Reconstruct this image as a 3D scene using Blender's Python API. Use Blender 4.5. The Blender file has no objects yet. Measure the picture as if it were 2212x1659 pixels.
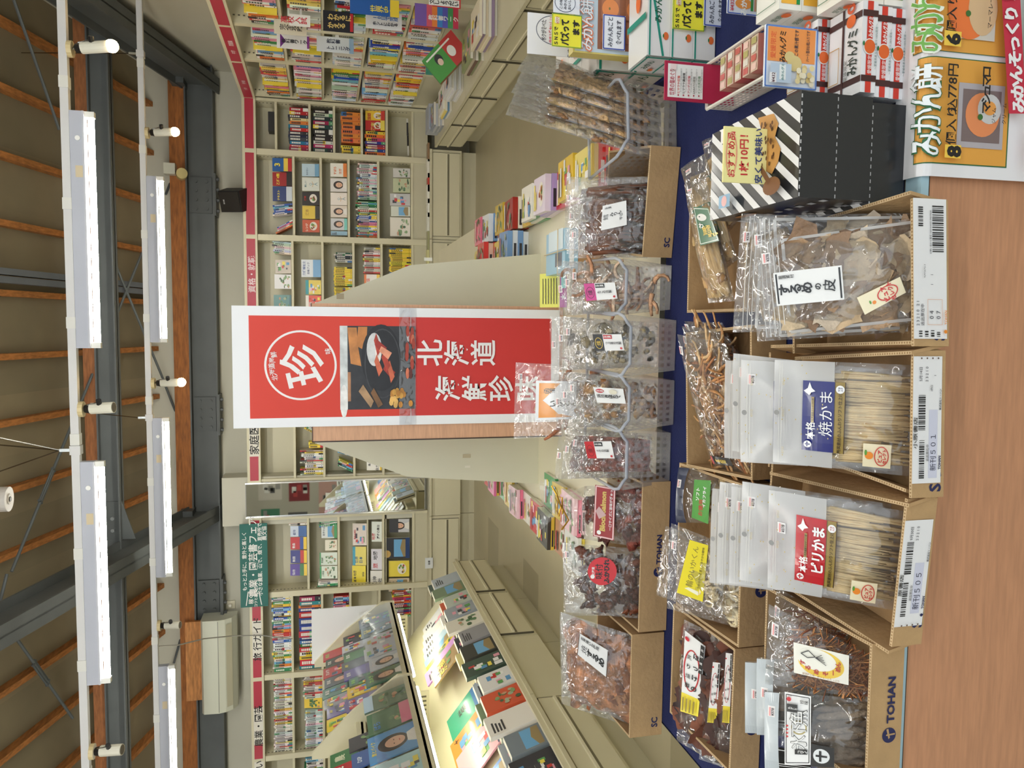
import bpy, math, random
from mathutils import Vector as V, noise
random.seed(11)
SC = bpy.context.scene
COL = SC.collection
# ---------------- camera, sky light, exposure ----------------
FPX, U0, V0, CH = 1700.0, 829.5, 1106.0, 1.5          # the photograph lies on its side: world up is picture left
DN = V((62, 7139, FPX)).normalized()
FY = V((127.5, -406, FPX)); FY = (FY - DN * FY.dot(DN)).normalized()
RX = DN.cross(FY)
CAM = V((0, 0, CH))
cd = bpy.data.cameras.new('camera'); cam = bpy.data.objects.new('camera', cd); COL.objects.link(cam)
cd.sensor_fit = 'HORIZONTAL'; cd.sensor_width = 36; cd.lens = FPX / 2212 * 36; cd.clip_start = 0.05
wx = lambda c: V((RX.dot(c), FY.dot(c), -DN.dot(c)))
cx_, cy_, cz_ = wx(V((0, 1, 0))), wx(V((1, 0, 0))), -wx(V((0, 0, 1)))
from mathutils import Matrix
m = Matrix.Identity(4)
for i in range(3):
    m[i][0], m[i][1], m[i][2], m[i][3] = cx_[i], cy_[i], cz_[i], CAM[i]
cam.matrix_world = m
SC.camera = cam
w = bpy.data.worlds.new('world'); SC.world = w; w.use_nodes = True
w.node_tree.nodes['Background'].inputs[0].default_value = (0.86, 0.94, 1.0, 1)
w.node_tree.nodes['Background'].inputs[1].default_value = 0.8
SC.view_settings.view_transform = 'Standard'; SC.view_settings.look = 'None'
SC.view_settings.gamma = 1; SC.view_settings.use_curve_mapping = False
SC.view_settings.exposure = 0.82
SC.cycles.max_bounces = 10; SC.cycles.diffuse_bounces = 4; SC.cycles.glossy_bounces = 3
SC.cycles.transmission_bounces = 4; SC.cycles.transparent_max_bounces = 24
SC.cycles.caustics_reflective = False; SC.cycles.caustics_refractive = False
SC.cycles.sample_clamp_indirect = 4.0
TUBE_POWER = 34.0

def P(X, Y, x=None, y=None, z=None):
    """point of the place seen at photograph pixel X,Y that lies in a given plane"""
    d = wx(V((1659 - Y - U0, X - V0, FPX)))
    t = (x - CAM.x) / d.x if x is not None else (y - CAM.y) / d.y if y is not None else (z - CAM.z) / d.z
    return CAM + d * t
def wxi(d): return V((RX.x * d.x + FY.x * d.y - DN.x * d.z, RX.y * d.x + FY.y * d.y - DN.y * d.z, RX.z * d.x + FY.z * d.y - DN.z * d.z))   # place to picture axes
# ---------------- colours and materials ----------------
def lin(c):
    f = lambda a: a / 12.92 if a <= 0.04045 else ((a + 0.055) / 1.055) ** 2.4
    return tuple(f(a / 255) for a in c)
MAT = {}
def mat(name, rough=0.6, metal=0.0, noise_s=0, noise_a=0.0, bump=0.0, bump_s=60, spec=0.5, stretch=(1, 1, 1), coat=0.0, trans=0.0, alpha=1.0, emit=0.0, col=None, sss=0.0, detail=3):
    if name in MAT: return MAT[name]
    mt = bpy.data.materials.new(name); mt.use_nodes = True; MAT[name] = mt
    nt = mt.node_tree; N = nt.nodes; L = nt.links; b = N['Principled BSDF']
    b.inputs['Roughness'].default_value = rough; b.inputs['Metallic'].default_value = metal
    b.inputs['Specular IOR Level'].default_value = spec; b.inputs['Coat Weight'].default_value = coat
    b.inputs['Coat Roughness'].default_value = 0.08
    b.inputs['Transmission Weight'].default_value = trans; b.inputs['Alpha'].default_value = alpha
    a = N.new('ShaderNodeVertexColor'); a.layer_name = 'Col'; out = a.outputs['Color']
    tc = N.new('ShaderNodeTexCoord'); mp = N.new('ShaderNodeMapping'); mp.inputs['Scale'].default_value = stretch
    L.new(tc.outputs['Object'], mp.inputs['Vector'])
    if noise_a:
        n = N.new('ShaderNodeTexNoise'); n.inputs['Scale'].default_value = noise_s; n.inputs['Detail'].default_value = detail
        L.new(mp.outputs[0], n.inputs['Vector'])
        r = N.new('ShaderNodeMapRange'); r.inputs[1].default_value = 0.3; r.inputs[2].default_value = 0.7
        r.inputs[3].default_value = 1 - noise_a; r.inputs[4].default_value = 1 + noise_a
        L.new(n.outputs['Fac'], r.inputs[0])
        mx = N.new('ShaderNodeVectorMath'); mx.operation = 'SCALE'
        L.new(out, mx.inputs[0]); L.new(r.outputs[0], mx.inputs['Scale']); out = mx.outputs[0]
    L.new(out, b.inputs['Base Color'])
    if bump:
        n2 = N.new('ShaderNodeTexNoise'); n2.inputs['Scale'].default_value = bump_s; n2.inputs['Detail'].default_value = 3
        L.new(mp.outputs[0], n2.inputs['Vector'])
        bp = N.new('ShaderNodeBump'); bp.inputs['Strength'].default_value = bump; bp.inputs['Distance'].default_value = 0.01
        L.new(n2.outputs['Fac'], bp.inputs['Height']); L.new(bp.outputs[0], b.inputs['Normal'])
    if emit:
        L.new(out, b.inputs['Emission Color']); b.inputs['Emission Strength'].default_value = emit
    return mt
def film_mat(name, milk=0.06, gloss=0.9, bump=0.5, bs=38, tint=(255, 255, 255), rough=0.07, ridge=True):
    """thin clear plastic film: mostly see-through, shiny along its creases, a little milky"""
    if name in MAT: return MAT[name]
    mt = bpy.data.materials.new(name); mt.use_nodes = True; MAT[name] = mt
    nt = mt.node_tree; N = nt.nodes; L = nt.links; N.remove(N['Principled BSDF'])
    tr = N.new('ShaderNodeBsdfTransparent'); tr.inputs[0].default_value = (*lin(tint), 1)
    gl = N.new('ShaderNodeBsdfGlossy'); gl.inputs['Roughness'].default_value = rough
    df = N.new('ShaderNodeBsdfDiffuse'); df.inputs[0].default_value = (0.93, 0.93, 0.94, 1)
    tl = N.new('ShaderNodeBsdfTranslucent'); tl.inputs[0].default_value = (0.93, 0.93, 0.94, 1)
    dm = N.new('ShaderNodeMixShader'); dm.inputs[0].default_value = .4; L.new(df.outputs[0], dm.inputs[1]); L.new(tl.outputs[0], dm.inputs[2])
    tc = N.new('ShaderNodeTexCoord'); n = N.new('ShaderNodeTexNoise')
    n.inputs['Scale'].default_value = bs; n.inputs['Detail'].default_value = 1.5; n.inputs['Distortion'].default_value = .8
    if ridge: n.noise_type = 'RIDGED_MULTIFRACTAL'; n.normalize = True
    L.new(tc.outputs['Object'], n.inputs['Vector'])
    bp = N.new('ShaderNodeBump'); bp.inputs['Strength'].default_value = bump; bp.inputs['Distance'].default_value = 0.02
    L.new(n.outputs['Fac'], bp.inputs['Height']); L.new(bp.outputs[0], gl.inputs['Normal'])
    fr = N.new('ShaderNodeFresnel'); fr.inputs[0].default_value = 1.45; L.new(bp.outputs[0], fr.inputs['Normal'])
    mu = N.new('ShaderNodeMath'); mu.operation = 'MULTIPLY_ADD'; mu.inputs[1].default_value = gloss; mu.inputs[2].default_value = 0.02
    L.new(fr.outputs[0], mu.inputs[0])
    mi = N.new('ShaderNodeMath'); mi.operation = 'MINIMUM'; mi.inputs[1].default_value = .55; L.new(mu.outputs[0], mi.inputs[0])
    m1 = N.new('ShaderNodeMixShader'); m1.inputs[0].default_value = milk; L.new(tr.outputs[0], m1.inputs[1]); L.new(dm.outputs[0], m1.inputs[2])
    m2 = N.new('ShaderNodeMixShader'); L.new(mi.outputs[0], m2.inputs[0]); L.new(m1.outputs[0], m2.inputs[1]); L.new(gl.outputs[0], m2.inputs[2])
    L.new(m2.outputs[0], N['Material Output'].inputs[0])
    return mt
PAINT = mat('painted_steel', 0.42, noise_s=3, noise_a=0.03)
PAPER = mat('printed_paper', 0.55)
GLOSSY = mat('coated_print', 0.3, coat=0.25)
COVER = mat('book_cover', 0.38)
STEELG = mat('grey_painted_beam', 0.55, noise_s=5, noise_a=0.08)
TIMBER = mat('timber', 0.7, noise_s=9, noise_a=0.3, stretch=(6, 1, 6))
TIMBERX = mat('timber_across', 0.7, noise_s=9, noise_a=0.3, stretch=(1, 6, 6))
BOARD = mat('roof_board', 0.85, noise_s=1.6, noise_a=0.12)
WALLM = mat('wall_paint', 0.8, noise_s=2, noise_a=0.04)
CARD = mat('corrugated_board', 0.85, noise_s=25, noise_a=0.07, bump=0.15, bump_s=120)
CLOTH = mat('blue_cloth', 0.9, noise_s=5, noise_a=0.12, bump=0.2, bump_s=300)
VENEER = mat('wood_veneer', 0.5, noise_s=22, noise_a=0.1, stretch=(1, 1, 9))
VENEERX = mat('wood_veneer_across', 0.5, noise_s=26, noise_a=0.1, stretch=(0.7, 1, 8))
PLAST = mat('plastic', 0.35)
METAL = mat('chrome', 0.22, metal=1.0)
BLACKM = mat('black_shell', 0.5, bump=0.1, bump_s=400)
FOOD = mat('dried_food', 0.5, noise_s=70, noise_a=0.35, bump=0.5, bump_s=140, detail=5)
FOODS = mat('dried_strips', 0.55, noise_s=40, noise_a=0.16)
PHOTO = mat('photo_print', 0.35, noise_s=30, noise_a=0.25, detail=5)
TUBEM = mat('lit_tube', 0.5, emit=TUBE_POWER)
BULBM = mat('lit_bulb', 0.5, emit=60)
STRIPM = mat('lit_strip', 0.5, emit=14)
MIRROR = mat('mirror_glass', 0.02, metal=1.0)
SKINM = mat('dried_skin', 0.45, noise_s=60, noise_a=0.2, bump=0.3, bump_s=120, detail=4)
BASKET = film_mat('clear_basket_plastic', milk=0.22, gloss=1.2, bump=0.06, bs=9, rough=0.2, ridge=False)
FILM = film_mat('clear_film', milk=0.1, gloss=1.8, bump=0.35, bs=34, rough=0.08)
FILMX = film_mat('crinkled_film', milk=0.1, gloss=2.4, bump=0.55, bs=40, rough=0.08)
FILMM = film_mat('frosted_film', milk=0.82, gloss=0.8, bump=0.12, bs=18, rough=0.2)
ACRYL = film_mat('acrylic_sheet', milk=0.05, gloss=0.8, bump=0.1, bs=6, rough=0.05, ridge=False)
# ---------------- mesh building ----------------
_GL = {}
def glyphs(s, bold):
    k = (s, bold)
    if k not in _GL:
        c = bpy.data.curves.new('t', 'FONT'); c.body = s; c.resolution_u = 2; c.offset = bold
        o = bpy.data.objects.new('t', c); COL.objects.link(o)
        e = o.evaluated_get(bpy.context.evaluated_depsgraph_get()); me = e.to_mesh()
        _GL[k] = ([(v.co.x, v.co.y) for v in me.vertices], [tuple(p.vertices) for p in me.polygons])
        e.to_mesh_clear(); bpy.data.objects.remove(o); bpy.data.curves.remove(c)
    return _GL[k]
class MB:
    def __init__(s): s.v = []; s.f = []; s.c = []; s.h = 0.0
    def add(s, vs, fs, col):
        o = len(s.v); s.v += [tuple(p) for p in vs]
        for f in fs: s.f.append(tuple(i + o for i in f)); s.c.append(col)
        return s
    def quad(s, a, b, c, d, col): return s.add([a, b, c, d], [(0, 1, 2, 3)], col)
    def hexa(s, p, col, cols=None):
        """8 corners: bottom a b c d (ccw from above), top a b c d"""
        fs = [(3, 2, 1, 0), (4, 5, 6, 7), (0, 1, 5, 4), (1, 2, 6, 5), (2, 3, 7, 6), (3, 0, 4, 7)]
        o = len(s.v); s.v += [tuple(q) for q in p]
        for i, f in enumerate(fs): s.f.append(tuple(k + o for k in f)); s.c.append(cols[i] if cols else col)
        return s
    def box(s, x0, x1, y0, y1, z0, z1, col, cols=None, T=None):
        x0, x1 = min(x0, x1), max(x0, x1); y0, y1 = min(y0, y1), max(y0, y1); z0, z1 = min(z0, z1), max(z0, z1)
        p = [V(q) for q in ((x0, y0, z0), (x1, y0, z0), (x1, y1, z0), (x0, y1, z0), (x0, y0, z1), (x1, y0, z1), (x1, y1, z1), (x0, y1, z1))]
        if T: p = [T(*q) for q in p]
        return s.hexa(p, col, cols)
    def bar(s, a, b, w, h, col, up=V((0, 0, 1))):
        a, b = V(a), V(b); d = (b - a).normalized(); sd = d.cross(up).normalized(); u = sd.cross(d)
        q = []
        for e in (a, b):
            q += [e - sd * w / 2 - u * h / 2, e + sd * w / 2 - u * h / 2, e + sd * w / 2 + u * h / 2, e - sd * w / 2 + u * h / 2]
        return s.add(q, [(0, 3, 2, 1), (4, 5, 6, 7), (0, 1, 5, 4), (1, 2, 6, 5), (2, 3, 7, 6), (3, 0, 4, 7)], col)
    def tube(s, pts, r, col, n=6, r1=None, caps=True):
        pts = [V(p) for p in pts]; rings = []; k = len(pts)
        for i, p in enumerate(pts):
            d = (pts[min(i + 1, k - 1)] - pts[max(i - 1, 0)]).normalized()
            a = d.cross(V((0, 0, 1)) if abs(d.z) < 0.9 else V((0, 1, 0))).normalized(); b = d.cross(a)
            rr = r if r1 is None else r + (r1 - r) * i / (k - 1)
            rings.append([p + (a * math.cos(2 * math.pi * j / n) + b * math.sin(2 * math.pi * j / n)) * rr for j in range(n)])
        fs = [(i * n + j, i * n + (j + 1) % n, (i + 1) * n + (j + 1) % n, (i + 1) * n + j) for i in range(k - 1) for j in range(n)]
        if caps: fs += [tuple(range(n - 1, -1, -1)), tuple((k - 1) * n + j for j in range(n))]
        return s.add([q for r_ in rings for q in r_], fs, col)
    def grid(s, fn, nu, nv, col):
        vs = [fn(i / nu, j / nv) for j in range(nv + 1) for i in range(nu + 1)]; w_ = nu + 1
        fs = [(j * w_ + i, j * w_ + i + 1, (j + 1) * w_ + i + 1, (j + 1) * w_ + i) for j in range(nv) for i in range(nu)]
        if callable(col):
            o = len(s.v); s.v += [tuple(p) for p in vs]
            for k, f in enumerate(fs): s.f.append(tuple(i + o for i in f)); s.c.append(col((k % nu + .5) / nu, (k // nu + .5) / nv))
            return s
        return s.add(vs, fs, col)
    def blob(s, c, ax, col, nz=0.25, seed=0, nu=8, nv=5):
        """lumpy piece: ax = three half-axis vectors"""
        vs = [c + ax[2]]; 
        for j in range(1, nv):
            t = math.pi * j / nv
            for i in range(nu):
                p = 2 * math.pi * i / nu; d = V((math.sin(t) * math.cos(p), math.sin(t) * math.sin(p), math.cos(t)))
                k = 1 + nz * noise.noise(d * 1.7 + V((seed * 3.1, seed * 1.7, 0)))* 2
                vs.append(c + (ax[0] * d.x + ax[1] * d.y + ax[2] * d.z) * k)
        vs.append(c - ax[2]); e = len(vs) - 1
        fs = [(0, 1 + i, 1 + (i + 1) % nu) for i in range(nu)]
        for j in range(nv - 2):
            for i in range(nu): a = 1 + j * nu; fs.append((a + i, a + nu + i, a + nu + (i + 1) % nu, a + (i + 1) % nu))
        a = 1 + (nv - 2) * nu
        fs += [(a + i, e, a + (i + 1) % nu) for i in range(nu)]
        return s.add(vs, fs, col)
    # printing on a surface: mp(x, y, h) maps flat metres to the place, h = lift off the surface
    def lay(s): s.h += 0.0003; return s.h
    def pr(s, mp, x0, y0, x1, y1, col, n=1, k=1):
        h = s.lay(); return s.grid(lambda a, b: mp(x0 + (x1 - x0) * a, y0 + (y1 - y0) * b, h), n, k, col)
    def ell(s, mp, x, y, rx, ry, col, n=20, ring=0):
        h = s.lay(); q = [(math.cos(2 * math.pi * i / n), math.sin(2 * math.pi * i / n)) for i in range(n)]
        if ring:
            vs = [mp(x + a * rx, y + b * ry, h) for a, b in q] + [mp(x + a * (rx - ring), y + b * (ry - ring), h) for a, b in q]
            return s.add(vs, [(i, (i + 1) % n, n + (i + 1) % n, n + i) for i in range(n)], col)
        return s.add([mp(x + a * rx, y + b * ry, h) for a, b in q], [tuple(range(n))], col)
    def poly(s, mp, pts, col): h = s.lay(); return s.add([mp(x, y, h) for x, y in pts], [tuple(range(len(pts)))], col)
    def line(s, mp, pts, w, col, close=False):
        h = s.lay(); pts = pts + [pts[0]] if close else pts
        for (a, b), (c, d) in zip(pts, pts[1:]):
            l = math.hypot(c - a, d - b) or 1; nx, ny = -(d - b) / l * w / 2, (c - a) / l * w / 2
            s.add([mp(a + nx, b + ny, h), mp(a - nx, b - ny, h), mp(c - nx, d - ny, h), mp(c + nx, d + ny, h)], [(0, 1, 2, 3)], col)
        return s
    def text(s, mp, t, x, y, h, col, al='c', bold=0.02, rot=0, sx=1.0, vert=False, gap=1.05, mw=None, cuts=None):
        """h = letter height; (x, y) = centre (or left middle with al='l'); vert = stacked downwards from the top"""
        if vert:
            for i, ch in enumerate(t): s.text(mp, ch, x, y - h * gap * (i + .5), h, col, 'c', bold, rot, sx)
            return s
        if any('\u4e00' <= ch <= '\u9fff' for ch in t): bold = 0 if any(ch in '焼燻炙輪鱈愛媛' for ch in t) else min(bold, .016)
        vs, fs = glyphs(t, bold)
        if not vs: return s
        xs = [v[0] for v in vs]; lo, hi = (min(xs), max(xs)); k = h / 0.88
        if mw and (hi - lo) * k * sx > mw: sx = mw / ((hi - lo) * k)
        cx = lo if al == 'l' else (lo + hi) / 2; ca, sa = math.cos(rot), math.sin(rot); z = s.lay()
        q = []
        for a, b in vs:
            a, b = (a - cx) * k * sx, (b - 0.38) * k
            q.append((x + a * ca - b * sa, y + a * sa + b * ca))
        if cuts:                                            # split letters that run over a fold
            for f in fs:
                pl = [q[i] for i in f]; lo_, hi_ = min(p[1] for p in pl), max(p[1] for p in pl); cs = [lo_ - 1] + [c for c in cuts if lo_ < c < hi_] + [hi_ + 1]
                for c0, c1 in zip(cs, cs[1:]):
                    w = pl
                    for lim, sg in ((c0, 1), (c1, -1)):
                        o = []
                        for (p, r) in zip(w, w[1:] + w[:1]):
                            pi, ri = (p[1] - lim) * sg >= 0, (r[1] - lim) * sg >= 0
                            if pi: o.append(p)
                            if pi != ri: g = (lim - p[1]) / (r[1] - p[1]); o.append((p[0] + (r[0] - p[0]) * g, lim))
                        w = o
                        if len(w) < 3: break
                    if len(w) > 2: s.add([mp(u, v, z) for u, v in w], [tuple(range(len(w)))], col)
            return s
        return s.add([mp(u, v, z) for u, v in q], fs, col)
    def build(s, name, mt, parent=None, smooth=False, org=None):
        me = bpy.data.meshes.new(name)
        if org is None and parent is None and s.v:
            n = len(s.v); org = V((sum(p[0] for p in s.v) / n, sum(p[1] for p in s.v) / n, min(p[2] for p in s.v)))
        pw = WPOS.get(parent.name, V((0, 0, 0))) if parent else V((0, 0, 0))
        o0 = V(org) if org is not None else pw
        me.from_pydata([(a - o0.x, b - o0.y, c - o0.z) for a, b, c in s.v], [], s.f)
        at = me.color_attributes.new('Col', 'FLOAT_COLOR', 'CORNER'); buf = []; L = {}
        for f, c in zip(s.f, s.c):
            if c not in L: L[c] = (*lin(c), 1.0)
            buf += L[c] * len(f)
        at.data.foreach_set('color', buf)
        if smooth: me.polygons.foreach_set('use_smooth', [True] * len(s.f))
        me.materials.append(mt); me.update()
        o = bpy.data.objects.new(name, me); COL.objects.link(o)
        WPOS[o.name] = o0
        o.location = o0 - pw
        if parent: o.parent = parent
        return o
WPOS = {}
def tag(o, label=None, cat=None, group=None, kind=None):
    if label: o['label'] = label
    if cat: o['category'] = cat
    if group: o['group'] = group
    if kind: o['kind'] = kind
    return o
def thing(name, label, cat, loc, group=None):
    o = bpy.data.objects.new(name, None); COL.objects.link(o); o.empty_display_size = 0.05
    o.location = V(loc); WPOS[o.name] = V(loc)
    return tag(o, label, cat, group)
def struct(mb, name, mt): o = mb.build(name, mt); o['kind'] = 'structure'; return o
def flat(o, ex, ey):
    """mapper for a flat plate: origin, unit x, unit y"""
    o, ex, ey = V(o), V(ex).normalized(), V(ey).normalized(); ez = ex.cross(ey)
    return lambda x, y, h=0.0: o + ex * x + ey * y + ez * h
def quadmap(tl, tr, br, bl, bulge=0.0):
    """mapper for a four-cornered sheet, x and y from 0 to 1, y = 1 at the top"""
    tl, tr, br, bl = V(tl), V(tr), V(br), V(bl); nrm = (br - bl).cross(tl - bl).normalized()
    def f(x, y, h=0.0):
        b = bulge * (max(0.0, math.sin(math.pi * min(max(x, 0), 1))) ** .7) * (max(0.0, math.sin(math.pi * min(max(y * .93 + .03, 0), 1))) ** .7)
        return (bl * (1 - x) + br * x) * (1 - y) + (tl * (1 - x) + tr * x) * y + nrm * (b + h)
    return f
WHITE = (240, 240, 238); BLACK = (22, 22, 24); RED = (190, 28, 36); CREAM = (214, 208, 180)
# ---------------- the room ----------------
SL = 0.284                                              # roof pitch: it falls towards the back wall
def zr(y, z0): return z0 + SL * (8.2 - y)
def PR(X, Y, z0):
    d = wx(V((1659 - Y - U0, X - V0, FPX))); t = (z0 + SL * 8.2 - CAM.z) / (d.z + SL * d.y); return CAM + d * t
GREY = (84, 88, 88); WOOD = (166, 108, 56); BEIGE = (206, 200, 172)
b = MB()
for i in range(-17, 8):
    for j in range(-4, 19):
        c = (176, 167, 138) if (i % 5 or j % 3) else (154, 145, 118)
        b.box(i * .45, i * .45 + .45, j * .45, j * .45 + .45, -.02, 0, c) if 0 else b.quad((i * .45, j * .45, 0), (i * .45 + .45, j * .45, 0), (i * .45 + .45, j * .45 + .45, 0), (i * .45, j * .45 + .45, 0), c)
struct(b, 'floor', mat('vinyl_floor', 0.35, noise_s=2, noise_a=0.06))
b = MB(); b.box(-8, 3, 8.3, 8.42, 0, 3.3, (188, 186, 172)); struct(b, 'wall_back', WALLM)
b = MB(); b.box(2.45, 2.57, -2, 8.3, 0, 5.6, (188, 186, 172)); struct(b, 'wall_right', WALLM)
b = MB(); b.box(-7.8, -7.68, -2, 8.3, 0, 5.6, (188, 186, 172)); struct(b, 'wall_left', WALLM)
b = MB(); b.box(-1.98, -1.5, 8.04, 8.3, 0, P(480, 1090, y=8.04).z, (200, 198, 184)); struct(b, 'trim_1', WALLM)
b = MB(); b.box(-7.68, -2.1, -2.2, -2.1, 0, 4.2, (188, 186, 172)); struct(b, 'wall_front', WALLM)
for i, (x, z, w_, h_, c) in enumerate(((-4.1, 2.5, .5, .4, (60, 130, 100)), (-3.5, 2.45, .4, .5, (210, 206, 196)), (-2.9, 2.5, .45, .4, (120, 118, 114)), (-4.2, 1.9, .6, .42, (90, 90, 92)), (-3.5, 1.85, .45, .45, (130, 30, 40)), (-2.9, 1.8, .5, .5, (226, 190, 140)), (-3.4, 1.25, .9, .4, (200, 160, 150)))):
    b = MB(); m_ = lambda q, s, h=0: V((x - q, -2.098 + h, z + s)); b.box(x - w_, x, -2.099, -2.096, z, z + h_, c); r_ = random.Random(i)
    for q in range(5): b.h = .004; u, v_ = r_.uniform(.05, .6), r_.uniform(.05, .7); b.pr(m_, w_ * u, h_ * v_, w_ * (u + .3), h_ * (v_ + .2), r_.choice([(230, 230, 226), (60, 60, 64), (180, 60, 60), (150, 150, 146)]))
    tag(b.build('wall_poster', MAT['printed_paper']), ['green', 'cream', 'grey', 'dark grey', 'dark red', 'pale orange', 'pink'][i] + ' poster behind the viewer, seen only as a reflection in the mirror', 'poster')
# roof boarding and rafters
b = MB(); y0, y1 = -2.5, 8.45
for k in range(26):
    xa = -8 + k * .44; c = (130 + 6 * math.sin(k * 1.7), 119 + 5 * math.sin(k * 1.7), 95 + 4 * math.sin(k * 1.7))
    b.add([(xa, y0, zr(y0, 3.18)), (xa + .44, y0, zr(y0, 3.18)), (xa + .44, y1, zr(y1, 3.18)), (xa, y1, zr(y1, 3.18)), (xa, y0, zr(y0, 3.2)), (xa + .44, y0, zr(y0, 3.2)), (xa + .44, y1, zr(y1, 3.2)), (xa, y1, zr(y1, 3.2))],
          [(0, 1, 2, 3)], c)
struct(b, 'ceiling', BOARD)
xs = [PR(0, Y, 3.1).x for Y in (38, 183, 331, 479, 632, 772, 918, 1068, 1210, 1358, 1505, 1650)]
dx = (xs[0] - xs[-1]) / 11
for k in range(-3, 20):
    xc = xs[k] if 0 <= k < 12 else xs[0] - dx * k
    if not -7.6 < xc < 2.5: continue
    b = MB(); b.bar((xc, -1, zr(-1, 3.14)), (xc, 8.3, zr(8.3, 3.14)), .045, .075, WOOD, V((0, 0, 1)))
    o = b.build('roof_rafter', TIMBER); tag(o, kind='structure')
# steel: eave beam, wood plate, girder, frame beams
zE1, zE0 = P(412, 800, y=8.2).z, P(472, 800, y=8.2).z
b = MB(); b.box(-7.6, 2.45, 8.12, 8.3, zE0, zE0 + .014, GREY); b.box(-7.6, 2.45, 8.12, 8.3, zE1 - .014, zE1, GREY); b.box(-7.6, 2.45, 8.22, 8.236, zE0, zE1, GREY)
tag(b.build('eave_beam', STEELG), kind='structure')
b = MB(); b.box(-7.6, 2.45, 8.14, 8.3, zE1, P(376, 800, y=8.14).z, (152, 92, 40)); tag(b.build('wood_wall_plate', TIMBERX), kind='structure')
for Yc in (422, 895, 1290):
    b = MB(); p = P(442, Yc, y=8.2); 
    b.box(p.x - .17, p.x + .17, 8.2, 8.22, zE0 + .03, zE1 - .03, (78, 82, 82))
    b.box(p.x - .2, p.x + .2, 8.11, 8.3, zE0 - .016, zE0, (78, 82, 82))
    for i in range(4):
        for zz in (.3, .68): b.tube([(p.x - .13 + i * .087, 8.2, zE0 + (zE1 - zE0) * zz), (p.x - .13 + i * .087, 8.185, zE0 + (zE1 - zE0) * zz)], .016, (78, 82, 82))
        b.tube([(p.x - .15 + i * .1, 8.16, zE0 - .016), (p.x - .15 + i * .1, 8.16, zE0 - .042)], .017, (78, 82, 84))
    tag(b.build('beam_splice_plate', STEELG), kind='structure')
zg1, zg0 = P(210, 800, y=7).z, P(256, 800, y=7).z
b = MB(); b.box(-7.6, 2.45, 6.93, 7.07, zg0, zg0 + .012, GREY); b.box(-7.6, 2.45, 6.93, 7.07, zg1 - .012, zg1, GREY); b.box(-7.6, 2.45, 6.99, 7.01, zg0, zg1, GREY)
tag(b.build('girder', STEELG), kind='structure')
b = MB(); b.box(-7.6, 2.45, 6.95, 7.06, zg1, zg1 + .09, (146, 92, 52)); tag(b.build('timber_purlin', TIMBERX), kind='structure')
for xf, zb in ((P(478, 1105, y=8.2).x, 2.5), (P(466, 183, y=8.2).x, 2.48), (-6.3, 2.5)):
    b = MB(); hh = .3
    for (w_, za, zc) in ((.15, 0, .016), (.014, 0, hh), (.15, hh - .016, hh)):
        b.add([(xf - w_ / 2, 8.25, zr(8.25, zb + za)), (xf + w_ / 2, 8.25, zr(8.25, zb + za)), (xf + w_ / 2, -1, zr(-1, zb + za)), (xf - w_ / 2, -1, zr(-1, zb + za)),
               (xf - w_ / 2, 8.25, zr(8.25, zb + zc)), (xf + w_ / 2, 8.25, zr(8.25, zb + zc)), (xf + w_ / 2, -1, zr(-1, zb + zc)), (xf - w_ / 2, -1, zr(-1, zb + zc))],
              [(3, 2, 1, 0), (4, 5, 6, 7), (0, 1, 5, 4), (1, 2, 6, 5), (2, 3, 7, 6), (3, 0, 4, 7)], GREY)
    b.box(xf - .06, xf + .06, 8.0, 8.24, zE1 - .02, zE1 + .1, (78, 82, 82))
    tag(b.build('sloping_frame_beam', STEELG), kind='structure')
    b = MB(); y = 6.98; z = zg0
    b.add([(xf + .08, y, z - .1), (xf + .08, y, z + .12), (xf + .4, y, z + .12), (xf + .4, y, z), (xf + .08, y + .014, z - .1), (xf + .08, y + .014, z + .12), (xf + .4, y + .014, z + .12), (xf + .4, y + .014, z)],
          [(0, 3, 2, 1), (4, 5, 6, 7), (0, 1, 5, 4), (1, 2, 6, 5), (2, 3, 7, 6), (3, 0, 4, 7)], (78, 82, 82))
    for i in range(2): b.tube([(xf + .16 + i * .1, y, z + .07), (xf + .16 + i * .1, y - .02, z + .07)], .016, (120, 124, 126))
    tag(b.build('gusset_plate', STEELG), kind='structure')
xm = PR(0, 594, 3.02).x
b = MB()
for s in (-1, 1): b.bar((xm + s * .028, -1, zr(-1, 3.04)), (xm + s * .028, 8.2, zr(8.2, 3.04)), .045, .075, (100, 106, 114))
tag(b.build('steel_purlin', STEELG), kind='structure')
# roof bracing rods with turnbuckles
RODS = [((30, 0), (128, 280), 0), ((218, 496), (352, 818), 0), ((307, 546), (25, 1235), .78), ((352, 820), (452, 1075), .72), ((25, 1364), (157, 1551), .45), ((430, 1235), (368, 1460), 0), ((440, 212), (358, 420), 0), ((15, 1240), (0, 1300), 0)]
for a, c, tb in RODS:
    pa, pc = PR(*a, 2.97), PR(*c, 2.97); b = MB(); b.tube([pa, pc], .011, (92, 98, 100))
    if tb:
        q = pa.lerp(pc, tb); d = (pc - pa).normalized(); sd = d.cross(V((0, 0, 1))).normalized() * .02
        for s in (-1, 1): b.tube([q - d * .13 + sd * s, q + d * .13 + sd * s], .008, (84, 90, 92))
        for s in (-1, 1): b.tube([q + d * s * .13 - sd * 1.3, q + d * s * .13 + sd * 1.3], .012, (84, 90, 92))
    tag(b.build('roof_brace_rod', STEELG), kind='structure')
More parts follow.
